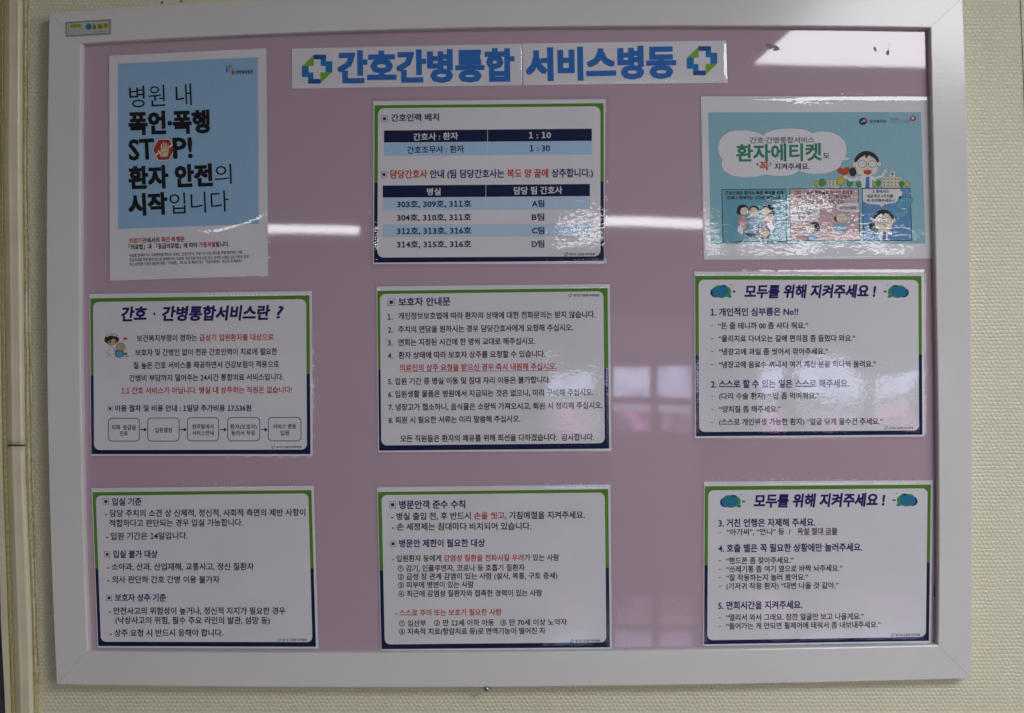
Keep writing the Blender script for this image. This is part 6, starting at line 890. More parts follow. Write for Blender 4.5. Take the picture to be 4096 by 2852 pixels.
[51004,91,(45,88,22,81,13,63,22,45,45,39,69,45,78,63,69,81),(45,81,63,76,70,63,63,50,45,45,28,50,21,63,28,76),(5,23,5,16,86,16,86,23)],[51008,91,(5,47,5,40,86,40,86,47),(45,91,22,86,14,73,22,60,45,55,68,60,77,73,68,86),(45,84,62,81,68,73,62,65,45,62,29,65,22,73,29,81),(15,32,15,6,77,6,77,13,24,13,24,32)],
[51012,91,(45,92,22,88,14,77,22,65,45,61,69,65,77,77,69,88),(45,86,62,84,68,77,62,70,45,68,28,70,22,77,28,84),(5,55,5,49,86,49,86,55),(15,5,78,5,78,12,23,12,23,21,75,21,75,41,15,41,15,35,67,35,67,27,15,27)],[51020,91,(45,92,22,87,14,75,22,62,45,58,68,62,77,75,68,87),(45,85,62,83,68,75,62,67,45,65,28,67,22,75,28,83),(15,35,15,5,76,5,76,35),(68,28,68,12,23,12,23,28),(5,50,5,44,86,44,86,50)],
[51025,91,(5,50,5,44,86,44,86,50),(45,36,23,32,15,20,23,8,45,4,68,8,76,20,68,32),(45,30,62,27,68,20,62,13,45,11,29,13,23,20,29,27),(45,92,22,87,14,75,22,62,45,58,68,62,77,75,68,87),(45,85,62,82,68,75,62,67,45,64,28,67,22,75,28,82)],
[51032,91,(34,87,17,81,10,66,17,51,34,45,51,51,58,66,51,81),(34,80,45,76,50,66,45,56,34,52,23,56,18,66,23,76),(70,94,70,4,78,4,78,94),(7,24,34,24,65,28,64,34,33,31,5,31)],[51060,91,(70,94,70,4,78,4,78,94),(31,87,15,78,8,56,15,33,31,24,47,33,54,56,47,78),(31,80,42,73,46,56,42,38,31,32,20,38,16,56,20,73)],
[51064,91,(70,94,70,28,78,28,78,94),(30,88,14,81,7,66,14,50,30,43,47,50,54,66,47,81),(30,80,41,76,46,66,41,55,30,51,19,55,15,66,19,76),(21,35,21,6,81,6,81,13,29,13,29,35)],[51068,91,(30,91,14,85,7,71,14,56,30,51,47,56,53,71,47,85),(30,84,41,80,45,71,41,61,30,58,19,61,15,71,19,80),(70,94,70,48,78,48,78,94),(21,5,81,5,81,12,29,12,29,22,78,22,78,44,20,44,20,37,70,37,70,28,21,28)],
[51076,91,(70,94,70,43,78,43,78,94),(20,38,20,5,78,5,78,38),(70,31,70,12,29,12,29,31),(30,89,14,83,7,68,14,53,30,47,47,53,54,68,47,83),(30,82,41,78,46,68,41,58,30,54,19,58,15,68,19,78)],[51077,91,(70,94,70,46,78,46,78,94),(21,41,21,5,78,5,78,41,70,41,70,31,29,31,29,41),(29,24,70,24,70,12,29,12),(30,90,14,84,7,69,14,54,30,48,47,54,54,69,47,84),(30,83,41,79,46,69,41,59,30,55,19,59,15,69,19,79)],
[51080,91,(70,94,70,43,78,43,78,94),(30,89,14,83,7,68,14,53,30,47,47,53,54,68,47,83),(30,82,41,78,46,68,41,58,30,54,19,58,15,68,19,78),(60,39,60,34,57,23,48,13,38,22,35,34,35,39,27,39,27,34,22,21,9,12,13,6,24,12,31,22,37,12,48,5,58,12,64,22,71,12,82,6,86,12,73,21,68,34,68,39)],
[51088,91,(7,85,7,78,27,78,27,67,20,44,3,28,8,22,22,33,31,51,40,35,53,24,58,30,42,45,35,67,35,78,55,78,55,85),(66,94,66,4,74,4,74,51,88,51,88,58,74,58,74,94)],[51089,91,(16,35,16,28,66,28,66,4,74,4,74,35),(7,88,7,81,27,81,27,77,21,60,5,48,9,42,23,50,31,64,40,52,53,44,57,50,41,61,35,77,35,81,55,81,55,88),(66,94,66,40,74,40,74,63,88,63,88,70,74,70,74,94)],
[51096,91,(7,89,7,82,27,82,27,80,21,64,4,53,8,47,22,55,31,67,40,56,53,49,57,56,41,65,35,80,35,82,55,82,55,89),(66,94,66,48,74,48,74,68,88,68,88,74,74,74,74,94),(18,5,78,5,78,12,26,12,26,22,74,22,74,43,18,43,18,37,66,37,66,28,18,28)],
[51104,91,(18,37,18,5,74,5,74,37),(66,31,66,12,26,12,26,31),(7,88,7,81,27,81,27,78,21,60,4,49,9,42,22,51,31,64,40,52,53,44,57,51,41,62,35,78,35,81,55,81,55,88),(66,94,66,41,74,41,74,65,88,65,88,72,74,72,74,94)],[51109,91,(46,37,24,33,16,21,24,9,46,4,67,9,75,21,67,33),(46,31,62,28,67,21,62,14,46,11,30,14,25,21,30,28),(7,87,7,81,27,81,27,77,21,59,5,48,9,41,23,50,31,63,40,52,53,44,57,51,41,61,35,77,35,81,55,81,55,87),(66,94,66,40,74,40,74,64,88,64,88,71,74,71,74,94)],
[51116,91,(54,92,54,9,62,9,62,51,73,51,73,4,81,4,81,94,73,94,73,58,62,58,62,92),(6,83,6,77,23,77,23,70,19,45,4,29,9,23,21,34,28,50,35,36,46,26,51,32,36,47,31,70,31,77,48,77,48,83)],[51200,91,(51,61,51,55,70,55,70,4,79,4,79,94,70,94,70,61),(8,85,8,78,28,78,28,68,21,44,4,28,9,22,23,34,32,52,41,35,54,24,59,30,43,46,36,68,36,78,56,78,56,85)],
[51201,91,(19,35,19,29,70,29,70,4,79,4,79,35),(8,88,8,81,28,81,28,77,21,60,5,48,10,42,23,50,32,64,40,52,54,44,58,50,42,61,36,78,36,81,56,81,56,88),(70,94,70,71,53,71,53,64,70,64,70,40,79,40,79,94)],[51204,91,(70,94,70,69,52,69,52,62,70,62,70,28,79,28,79,94),(21,34,21,6,81,6,81,13,30,13,30,34),(8,87,8,80,28,80,28,75,21,58,5,46,10,40,23,48,32,62,40,50,54,42,58,48,42,59,36,75,36,80,56,80,56,87)],
[51208,91,(70,94,70,74,53,74,53,67,70,67,70,48,79,48,79,94),(8,89,8,82,28,82,28,80,21,64,5,53,9,47,23,55,32,68,40,56,54,49,57,55,42,65,36,80,36,82,56,82,56,89),(21,5,82,5,82,12,29,12,29,22,79,22,79,43,21,43,21,37,70,37,70,28,21,28)],
[51216,91,(20,37,20,5,79,5,79,37),(71,31,71,12,29,12,29,31),(70,94,70,71,53,71,53,65,70,65,70,42,79,42,79,94),(8,88,8,81,28,81,28,78,21,60,5,49,10,42,23,51,32,65,40,52,54,44,58,51,42,62,36,78,36,81,56,81,56,88)],[51217,91,(21,41,21,5,79,5,79,41,70,41,70,30,29,30,29,41),(29,23,70,23,70,12,29,12),(70,94,70,72,53,72,53,65,70,65,70,45,79,45,79,94),(8,89,8,82,28,82,28,80,21,62,5,50,10,44,23,52,32,66,40,54,54,46,58,52,42,63,36,80,36,82,56,82,56,89)],
[51221,91,(49,38,27,33,19,21,27,9,49,4,71,9,79,21,71,33),(49,31,65,29,71,21,65,13,49,11,33,13,27,21,33,29),(70,94,70,71,53,71,53,64,70,64,70,41,79,41,79,94),(8,87,8,81,28,81,28,78,21,60,5,48,10,41,23,50,32,64,41,52,54,44,58,50,42,61,36,78,36,81,56,81,56,87)],
[51228,91,(73,94,73,4,81,4,81,94),(55,92,55,62,40,62,40,55,55,55,55,9,63,9,63,92),(6,83,6,77,23,77,23,69,18,45,4,28,9,22,20,34,27,50,34,35,45,24,50,30,36,46,31,69,31,77,47,77,47,83)],[51256,91,(52,50,52,43,70,43,70,4,79,4,79,94,70,94,70,69,52,69,52,62,70,62,70,50),(8,85,8,78,28,78,28,68,21,44,4,28,10,22,23,34,32,52,41,35,54,24,59,30,43,46,36,68,36,78,56,78,56,85)],
[51312,91,(41,44,41,23,5,23,5,16,86,16,86,23,50,23,50,44),(12,86,12,79,41,79,41,77,31,58,9,48,12,41,32,50,46,65,59,50,79,42,82,48,60,58,50,77,50,79,79,79,79,86)],[51328,91,(15,34,15,5,76,5,76,34),(68,28,68,12,23,12,23,28),(12,91,12,84,40,84,30,71,9,65,12,58,33,64,45,76,58,64,78,58,81,65,60,71,51,84,79,84,79,91),(5,50,5,44,86,44,86,50,49,50,49,63,41,63,41,50)],
[51333,91,(45,35,23,31,15,20,23,8,45,4,68,8,76,20,68,31),(45,29,62,27,68,20,62,13,45,11,29,13,23,20,29,27),(5,49,5,43,86,43,86,49,49,49,49,62,41,62,41,49),(12,90,12,83,40,83,30,71,9,64,12,58,33,64,45,76,58,64,78,58,81,64,60,71,51,83,79,83,79,90)],
[51424,91,(5,22,5,15,86,15,86,22,64,22,64,43,56,43,56,22,35,22,35,43,27,43,27,22),(12,86,12,79,41,79,41,78,31,59,9,49,12,42,32,50,46,66,59,50,79,42,82,49,60,59,50,78,50,79,79,79,79,86)],[51452,91,(13,88,13,82,41,82,31,66,10,57,13,50,32,58,45,71,58,58,78,50,81,57,60,66,50,82,78,82,78,88),(5,43,5,36,41,36,41,4,49,4,49,36,86,36,86,43)],
[51456,91,(12,89,12,83,40,83,31,69,10,61,13,54,33,61,45,74,58,61,78,54,81,61,60,69,51,83,79,83,79,89),(5,48,5,41,42,41,42,23,50,23,50,41,86,41,86,48),(15,32,15,6,77,6,77,13,23,13,23,32)],[51460,91,(15,5,78,5,78,12,23,12,23,21,75,21,75,41,49,41,49,50,86,50,86,57,5,57,5,50,41,50,41,41,15,41,15,35,67,35,67,26,15,26),(12,91,12,84,41,84,30,73,9,67,12,61,32,66,45,77,59,66,79,61,82,67,60,73,50,84,79,84,79,91)],
[51473,91,(45,30,62,27,68,20,62,13,45,11,29,13,23,20,29,27),(5,52,5,45,41,45,41,36,22,31,15,20,23,9,45,4,68,9,76,20,69,31,49,36,49,45,86,45,86,52),(12,90,12,83,40,83,30,70,10,64,12,57,33,63,45,76,58,63,78,57,81,64,60,70,51,83,79,83,79,90)],
[51480,91,(10,87,10,81,30,81,30,79,23,67,7,60,11,53,25,59,34,69,43,60,56,55,60,61,44,68,38,79,38,81,57,81,57,87),(6,39,29,40,29,7,37,7,37,40,64,43,63,49,33,47,5,46),(50,32,50,26,70,26,70,4,79,4,79,94,70,94,70,32)],[51593,91,(5,51,5,44,86,44,86,51),(14,35,14,28,68,28,68,4,76,4,76,35),(12,90,12,83,40,83,31,70,10,63,12,57,33,63,45,75,58,63,78,57,81,63,60,70,51,83,79,83,79,90)],
[51613,91,(5,51,5,45,86,45,86,51),(45,37,23,33,15,21,23,9,45,4,68,9,76,21,68,33),(45,30,62,28,68,21,62,14,45,11,29,14,23,21,29,28),(12,89,12,83,40,83,30,70,10,63,12,57,33,63,45,75,58,63,78,57,81,63,60,70,51,83,79,83,79,89)],[51648,91,(70,94,70,4,78,4,78,94),(8,85,8,78,29,78,29,67,22,44,5,28,10,22,24,33,33,51,42,35,56,24,61,30,44,45,37,67,37,78,58,78,58,85)],
[51649,91,(70,94,70,40,78,40,78,94),(19,35,19,28,70,28,70,4,78,4,78,35),(8,88,8,81,29,81,29,77,23,60,6,48,10,42,24,51,33,64,42,52,56,44,60,50,43,61,37,77,37,81,57,81,57,88)],[51652,91,(70,94,70,28,78,28,78,94),(8,86,8,80,29,80,29,75,23,57,6,46,10,39,24,48,33,61,42,49,56,41,60,48,43,58,37,75,37,80,57,80,57,86),(21,34,21,6,81,6,81,13,29,13,29,34)],
[51656,91,(70,94,70,47,78,47,78,94),(21,5,81,5,81,12,29,12,29,22,78,22,78,43,20,43,20,37,70,37,70,28,21,28),(8,89,8,82,29,82,23,65,6,54,10,47,24,56,33,69,42,57,56,49,60,56,43,66,37,82,57,82,57,89)],[51669,91,(70,94,70,40,78,40,78,94),(49,38,27,33,19,21,27,8,49,4,71,8,79,21,71,33),(49,31,65,28,70,21,65,13,49,10,33,13,27,21,33,28),(8,87,8,80,29,80,29,78,23,60,6,48,10,42,24,50,33,64,42,52,56,44,60,51,43,61,37,78,37,80,57,80,57,87)],
[51677,91,(16,36,16,29,68,29,68,4,76,4,76,36),(36,87,36,80,42,80,42,76,41,64,34,53,28,64,26,76,26,80,32,80,32,87,7,87,7,80,18,80,18,76,15,62,4,50,9,44,17,52,22,61,26,51,34,43,42,51,46,61,52,52,60,44,64,50,53,62,50,76,50,80,61,80,61,87),(68,94,68,40,76,40,76,64,88,64,88,71,76,71,76,94)],
[52264,91,(27,92,27,78,7,78,7,72,27,72,27,65,20,43,4,28,9,22,22,33,31,49,39,34,52,23,57,30,41,44,35,65,35,72,55,72,55,78,35,78,35,92),(66,94,66,4,74,4,74,50,88,50,88,57,74,57,74,94)],[52265,91,(16,35,16,28,66,28,66,4,74,4,74,35),(27,94,27,83,7,83,7,76,27,76,27,74,21,58,5,48,9,41,23,49,31,61,40,50,53,43,57,49,41,59,35,74,35,76,55,76,55,83,36,83,36,94),(66,94,66,39,74,39,74,63,88,63,88,70,74,70,74,94)],
[52286,91,(27,94,27,83,7,83,7,77,27,77,27,75,21,59,5,49,9,43,23,51,31,63,40,52,54,45,57,51,41,61,35,75,35,77,55,77,55,83,36,83,36,94),(66,94,66,42,74,42,74,65,88,65,88,72,74,72,74,94),(17,37,17,30,42,30,33,18,14,11,17,5,35,11,47,22,58,11,76,5,79,11,60,18,51,30,76,30,76,37)],
[52376,91,(51,58,51,51,70,51,70,4,79,4,79,94,70,94,70,58),(28,92,28,78,8,78,8,72,28,72,28,65,21,43,5,28,10,22,23,33,32,49,41,34,54,23,59,30,42,44,36,65,36,72,56,72,56,78,36,78,36,92)],[52380,91,(27,93,27,82,7,82,7,75,27,75,27,72,21,55,5,44,9,38,23,46,32,59,40,47,54,40,58,46,42,56,35,72,35,75,55,75,55,82,36,82,36,93),(70,94,70,66,52,66,52,60,70,60,70,27,79,27,79,94),(21,33,21,6,81,6,81,13,30,13,30,33)],
[52397,91,(49,37,27,33,19,21,27,9,49,4,71,9,79,21,71,33),(49,31,65,28,71,21,65,14,49,11,33,14,27,21,33,28),(27,94,27,83,7,83,7,76,27,76,27,75,21,58,5,47,9,41,23,49,32,62,40,51,54,43,58,50,42,60,35,75,35,76,55,76,55,83,36,83,36,94),(70,94,70,68,52,68,52,62,70,62,70,40,79,40,79,94)],
[52404,91,(73,94,73,4,81,4,81,94),(55,92,55,59,41,59,41,52,55,52,55,9,63,9,63,92),(23,91,23,77,7,77,7,71,23,71,23,66,18,45,4,29,9,23,20,34,27,49,34,35,46,25,50,31,36,46,31,66,31,71,48,71,48,77,31,77,31,91)],[52489,91,(14,31,14,25,68,25,68,4,76,4,76,31),(41,58,41,46,5,46,5,40,86,40,86,46,49,46,49,58),(13,85,13,78,41,78,31,66,10,60,12,53,32,59,45,69,58,59,78,53,81,60,59,66,50,78,78,78,78,85,49,85,49,94,41,94,41,85)],
[52572,91,(70,94,70,4,78,4,78,94),(7,23,34,23,65,27,64,33,39,30,39,47,31,47,31,30,5,30),(31,93,31,82,10,82,10,75,30,75,24,60,8,50,12,44,26,51,35,63,44,52,58,44,61,51,45,60,39,75,59,75,59,82,39,82,39,93)],[52628,91,(5,40,5,33,41,33,41,4,49,4,49,33,86,33,86,40),(41,94,41,83,13,83,13,76,41,76,32,61,10,53,13,47,32,53,45,65,58,53,78,47,81,53,59,61,50,76,78,76,78,83,49,83,49,94)],
[52636,91,(15,5,78,5,78,12,23,12,23,20,75,20,75,40,49,40,49,48,86,48,86,54,5,54,5,48,41,48,41,40,15,40,15,33,67,33,67,26,15,26),(13,86,13,80,41,80,31,69,9,64,12,58,32,63,45,72,59,63,79,58,81,64,60,69,50,80,78,80,78,86,49,86,49,94,41,94,41,86)],
[52769,91,(5,49,5,42,86,42,86,49),(14,32,14,26,68,26,68,4,76,4,76,32),(13,85,13,78,41,78,31,66,10,60,12,54,32,59,45,69,58,59,78,54,81,60,59,66,50,78,78,78,78,85,49,85,49,94,41,94,41,85)],[52824,91,(70,94,70,4,78,4,78,94),(30,92,30,78,9,78,9,72,30,72,30,65,23,43,7,28,11,22,25,33,34,49,43,34,57,23,61,30,45,44,38,65,38,72,58,72,58,78,38,78,38,92)],
[52825,91,(70,94,70,39,78,39,78,94),(19,34,19,27,70,27,70,4,78,4,78,34),(29,94,29,83,9,83,9,76,29,76,29,74,23,58,7,47,11,40,25,48,33,61,42,49,56,42,60,48,44,58,37,74,37,76,58,76,58,83,37,83,37,94)],[52828,91,(70,94,70,28,78,28,78,94),(21,34,21,6,81,6,81,13,29,13,29,34),(29,93,29,82,9,82,9,75,29,75,29,73,23,56,7,45,11,38,25,47,33,60,42,48,56,40,60,47,44,57,37,73,37,75,58,75,58,82,37,82,37,93)],
[52832,91,(70,94,70,46,78,46,78,94),(21,5,81,5,81,12,29,12,29,21,78,21,78,42,20,42,20,36,70,36,70,27,21,27),(29,94,29,84,9,84,9,78,29,78,22,63,7,54,10,47,24,55,33,67,43,56,57,49,60,55,44,64,37,78,58,78,58,84,37,84,37,94)],[52840,91,(70,94,70,41,78,41,78,94),(20,36,20,5,78,5,78,36),(70,30,70,12,29,12,29,30),(29,94,29,83,9,83,9,77,29,77,29,76,23,59,7,49,11,42,25,50,33,63,42,51,56,44,60,51,44,60,37,76,37,77,58,77,58,83,37,83,37,94)],
[53011,91,(73,94,73,33,81,33,81,94),(10,86,10,80,36,80,34,69,6,68,7,61,32,63,22,51,6,42,10,36,28,47,39,61,55,61,55,41,63,41,63,92,55,92,55,68,42,68,44,77,45,86),(47,38,47,35,37,20,16,11,19,5,38,12,51,24,64,12,82,5,85,11,64,20,55,35,55,38)],
[53020,91,(70,94,70,69,49,69,50,85,10,85,10,78,42,78,41,70,39,62,5,60,7,53,37,56,25,39,5,25,10,19,35,38,47,62,70,62,70,45,46,45,46,38,70,38,70,4,79,4,79,94)],[53076,91,(15,85,15,78,68,78,68,64,12,61,13,54,67,57,64,36,72,35,76,59,76,85),(36,46,36,23,5,23,5,16,86,16,86,23,45,23,45,46)],
[53132,91,(8,84,8,78,38,78,38,67,6,65,8,58,38,61,36,44,43,43,46,63,46,84),(5,25,27,26,50,28,50,34,27,32,27,52,19,52,19,32,4,32),(54,92,54,9,62,9,62,49,73,49,73,4,81,4,81,94,73,94,73,56,62,56,62,92)],[53412,91,(70,94,70,4,78,4,78,94),(12,85,12,78,44,78,43,70,42,62,7,60,8,53,39,56,27,39,7,25,11,19,44,48,53,85)],
[53420,91,(70,94,70,47,78,47,78,94),(21,5,81,5,81,12,29,12,29,22,78,22,78,43,20,43,20,36,70,36,70,28,21,28),(11,90,11,83,43,83,41,74,7,73,8,66,38,68,26,58,8,51,10,45,42,62,52,90)],[53468,91,(9,84,9,26,33,27,48,29,47,36,33,34,16,33,16,53,42,53,42,60,16,60,16,77,44,77,44,84),(53,92,53,9,61,9,61,51,73,51,73,4,81,4,81,94,73,94,73,58,61,58,61,92)],
[53580,91,(73,94,73,4,81,4,81,94),(55,92,55,60,42,60,42,53,55,53,55,9,63,9,63,92),(8,83,8,26,32,26,47,28,46,35,32,33,16,32,16,52,37,52,37,59,16,59,16,76,41,76,41,83)],[53664,91,(15,87,15,41,41,41,41,22,5,22,5,15,86,15,86,22,50,22,50,41,77,41,77,47,24,47,24,61,74,61,74,67,24,67,24,80,76,80,76,87)],
[53685,91,(45,33,23,29,15,19,23,8,45,4,68,8,76,19,68,29),(45,27,62,25,68,19,62,13,45,11,29,13,23,19,29,25),(16,91,16,55,41,55,41,46,5,46,5,40,86,40,86,46,49,46,49,55,76,55,76,62,24,62,24,70,73,70,73,77,24,77,24,85,76,85,76,91)],[53748,91,(70,94,70,4,78,4,78,94),(7,22,34,23,65,26,64,32,39,30,39,44,59,44,59,51,20,51,20,62,56,62,56,68,20,68,20,79,58,79,58,86,12,86,12,44,31,44,31,29,5,29)],
[54000,91,(70,94,70,4,78,4,78,94),(11,86,11,26,40,26,61,29,60,35,40,33,19,33,19,54,51,54,51,61,19,61,19,79,54,79,54,86)],[54016,91,(70,94,70,40,78,40,78,94),(20,36,20,5,78,5,78,36),(70,29,70,12,29,12,29,29),(10,88,10,46,42,46,61,48,60,55,41,53,18,52,18,64,50,64,50,71,18,71,18,82,53,82,53,88)],
[54028,91,(5,26,32,27,60,30,60,36,46,35,46,78,56,78,56,84,6,84,6,78,16,78,16,33,4,33),(24,78,38,78,38,34,24,34),(66,94,66,4,74,4,74,51,88,51,88,58,74,58,74,94)],[54032,91,(6,41,32,42,60,44,60,51,47,49,47,79,56,79,56,85,8,85,8,79,17,79,17,48,5,48),(24,79,39,79,39,49,24,48),(66,94,66,28,74,28,74,60,88,60,88,67,74,67,74,94),(19,34,19,6,78,6,78,13,27,13,27,34)],
[54200,91,(55,60,55,53,70,53,70,27,79,27,79,94,70,94,70,77,55,77,55,70,70,70,70,60),(6,41,31,41,58,44,58,50,46,49,46,80,55,80,55,87,8,87,8,80,16,80,16,48,5,48),(24,80,38,80,38,48,24,48),(21,33,21,6,81,6,81,13,30,13,30,33)],[54253,91,(14,32,14,25,68,25,68,4,76,4,76,32),(5,47,5,40,86,40,86,47,50,47,50,58,78,58,78,64,65,64,65,84,78,84,78,91,12,91,12,84,26,84,26,64,13,64,13,58,41,58,41,47),(34,84,56,84,56,64,34,64)],
[54256,91,(5,45,5,39,86,39,86,45,50,45,50,56,78,56,78,63,65,63,65,83,78,83,78,90,12,90,12,83,26,83,26,63,13,63,13,56,41,56,41,45),(34,83,56,83,56,63,34,63),(15,31,15,6,77,6,77,13,24,13,24,31)],[54364,91,(12,50,12,43,27,43,27,22,5,22,5,15,86,15,86,22,63,22,63,43,78,43,78,50,65,50,65,79,79,79,79,86,12,86,12,79,26,79,26,50),(36,22,36,43,55,43,55,22),(34,79,56,79,56,50,34,50)],
[54408,91,(68,27,68,12,23,12,23,27),(15,33,15,5,76,5,76,33,49,33,49,44,86,44,86,51,5,51,5,44,41,44,41,33),(13,66,13,59,78,59,78,66,65,66,65,84,78,84,78,91,12,91,12,84,26,84,26,66),(34,84,56,84,56,66,34,66)],[54540,91,(5,54,5,47,86,47,86,54),(13,68,13,61,78,61,78,68,65,68,65,85,78,85,78,91,12,91,12,85,26,85,26,68),(34,85,56,85,56,68,34,68),(15,5,78,5,78,12,23,12,23,20,75,20,75,40,15,40,15,33,67,33,67,26,15,26)],
[54588,91,(70,94,70,4,78,4,78,94),(6,26,33,27,63,30,62,36,48,35,48,78,58,78,58,84,7,84,7,78,17,78,17,33,5,33),(25,78,40,78,40,34,25,34)],[54596,91,(70,94,70,47,78,47,78,94),(20,5,82,5,82,12,28,12,28,22,78,22,78,43,20,43,20,37,70,37,70,28,20,28),(7,51,34,51,62,54,61,60,48,59,48,81,57,81,57,88,9,88,9,81,18,81,18,57,6,57),(26,81,40,81,40,58,26,58)],
[54616,91,(31,65,16,60,9,45,16,30,31,24,47,30,53,45,47,60),(31,59,41,55,45,45,41,35,31,31,21,35,17,45,21,55),(66,94,66,4,74,4,74,50,88,50,88,57,74,57,74,94),(27,93,27,80,4,80,4,73,57,73,57,80,35,80,35,93)],[54620,91,(32,71,16,67,10,55,16,43,32,38,47,43,53,55,47,67),(32,65,41,62,45,55,41,47,32,44,22,47,18,55,22,62),(66,94,66,27,74,27,74,58,88,58,88,64,74,64,74,94),(28,94,28,83,5,83,5,76,58,76,58,83,36,83,36,94),(19,32,19,6,78,6,78,13,27,13,27,32)],
[54624,91,(32,75,16,71,10,61,16,50,32,46,47,50,53,61,47,71),(32,69,41,67,45,61,41,54,32,52,22,54,18,61,22,67),(66,94,66,45,74,45,74,66,88,66,88,73,74,73,74,94),(18,5,78,5,78,12,26,12,26,20,74,20,74,40,18,40,18,34,66,34,66,26,18,26),(28,95,28,86,5,86,5,79,58,79,58,86,36,86,36,95)],
[54632,91,(18,35,18,5,74,5,74,35),(66,28,66,12,26,12,26,28),(32,73,16,69,10,57,16,46,32,41,47,46,53,57,47,69),(32,67,41,64,45,57,41,50,32,48,22,50,18,57,22,64),(66,94,66,40,74,40,74,63,88,63,88,70,74,70,74,94),(28,95,28,84,5,84,5,78,58,78,58,84,36,84,36,95)],
[54633,91,(18,38,18,5,74,5,74,38,66,38,66,28,26,28,26,38),(26,22,66,22,66,12,26,12),(32,74,16,70,10,58,16,47,32,42,47,47,53,58,47,70),(32,68,41,65,45,58,41,51,32,49,22,51,18,58,22,65),(66,94,66,42,74,42,74,64,88,64,88,71,74,71,74,94),(28,95,28,85,5,85,5,78,58,78,58,85,36,85,36,95)],
[54637,91,(46,35,25,31,17,20,25,9,46,4,68,9,75,20,68,31),(46,29,62,27,67,20,62,13,46,11,31,13,25,20,31,27),(32,73,16,68,10,57,16,45,32,41,47,45,53,57,47,68),(32,66,41,64,45,57,41,50,32,47,22,50,18,57,22,64),(66,94,66,36,74,36,74,62,88,62,88,69,74,69,74,94),(28,95,28,84,5,84,5,77,58,77,58,84,36,84,36,95)],
[54644,91,(27,66,13,60,8,45,13,31,27,25,41,31,46,45,41,60),(27,59,36,55,39,45,36,36,27,32,18,36,15,45,18,55),(23,91,23,79,5,79,5,72,49,72,49,79,31,79,31,91),(54,92,54,9,61,9,61,49,73,49,73,4,81,4,81,94,73,94,73,56,61,56,61,92)],[54648,91,(27,72,14,67,8,55,14,43,27,39,41,43,46,55,41,67),(27,65,36,63,39,55,36,48,27,45,19,48,16,55,19,63),(54,92,54,28,61,28,61,58,73,58,73,27,80,27,80,94,73,94,73,65,61,65,61,92),(23,93,23,83,4,83,4,76,50,76,50,83,31,83,31,93),(22,32,22,6,83,6,83,13,30,13,30,32)],
[54665,91,(27,72,14,68,8,57,14,46,27,41,41,46,46,57,41,68),(27,66,36,63,39,57,36,50,27,47,19,50,16,57,19,63),(51,36,29,32,21,20,29,9,51,4,73,9,81,20,73,32),(51,29,67,27,73,20,67,13,51,11,35,13,29,20,35,27),(53,92,53,40,61,40,61,63,73,63,73,37,80,37,80,94,73,94,73,70,61,70,61,92),(23,93,23,83,4,83,4,77,50,77,50,83,31,83,31,93)],
[54744,91,(20,35,20,5,79,5,79,35),(71,28,71,12,29,12,29,28),(31,73,16,69,10,57,16,46,31,41,46,46,52,57,46,69),(31,67,40,64,44,57,40,50,31,48,22,50,18,57,22,64),(56,67,56,60,70,60,70,40,79,40,79,94,70,94,70,67),(27,95,27,85,5,85,5,78,57,78,57,85,35,85,35,95)],
[54801,91,(30,74,16,69,10,58,16,46,30,42,45,46,51,58,45,69),(30,68,40,65,43,58,40,51,30,48,21,51,18,58,21,65),(21,37,21,5,79,5,79,37,70,37,70,28,29,28,29,37),(29,22,70,22,70,12,29,12),(70,94,70,73,55,73,55,66,70,66,70,56,55,56,55,49,70,49,70,41,79,41,79,94),(26,95,26,85,5,85,5,78,55,78,55,85,35,85,35,95)],
[54840,91,(45,62,61,59,66,51,61,43,45,41,30,43,24,51,30,59),(41,92,41,81,9,81,9,74,82,74,82,81,49,81,49,92),(45,68,24,64,16,51,23,39,41,34,41,22,5,22,5,15,86,15,86,22,49,22,49,34,68,39,75,51,67,64)],[54868,91,(32,65,42,62,46,55,42,47,32,44,23,47,19,55,23,62),(32,71,17,67,11,55,16,44,28,38,28,29,4,28,5,21,32,22,61,25,60,31,36,29,36,38,49,44,53,55,47,67),(66,94,66,4,74,4,74,49,88,49,88,56,74,56,74,94),(28,94,28,83,5,83,5,76,59,76,59,83,36,83,36,94)],
[54872,91,(32,69,42,67,45,61,42,56,32,53,23,56,19,61,23,67),(66,94,66,24,74,24,74,56,87,56,87,63,74,63,74,94),(18,28,18,6,78,6,78,13,26,13,26,28),(32,75,17,72,11,61,16,52,28,48,28,41,4,41,5,34,32,35,61,38,61,44,37,42,37,48,49,52,53,61,48,72),(28,94,28,85,7,85,7,79,58,79,58,85,37,85,37,94)],
[54876,91,(32,73,42,71,45,67,42,62,32,60,23,62,19,67,23,71),(66,94,66,41,74,41,74,64,87,64,87,71,74,71,74,94),(17,5,78,5,78,11,25,11,25,19,74,19,74,37,16,37,16,31,66,31,66,24,17,24),(32,78,17,75,11,67,16,59,28,55,28,49,4,49,5,43,32,44,61,46,61,52,37,50,37,55,49,59,53,67,48,75),(28,95,28,87,7,87,7,81,58,81,58,87,37,87,37,95)],
[54889,91,(46,32,24,28,16,18,24,8,46,4,67,8,75,18,67,28),(46,26,61,24,67,18,61,13,46,11,30,13,25,18,30,24),(32,71,42,69,45,64,42,58,32,56,23,58,19,64,23,69),(66,94,66,33,74,33,74,60,87,60,87,67,74,67,74,94),(32,76,17,73,11,64,16,55,28,51,28,44,4,44,5,37,32,38,61,41,61,46,37,44,37,51,49,55,53,64,48,73),(28,95,28,86,7,86,7,80,58,80,58,86,37,86,37,95)],
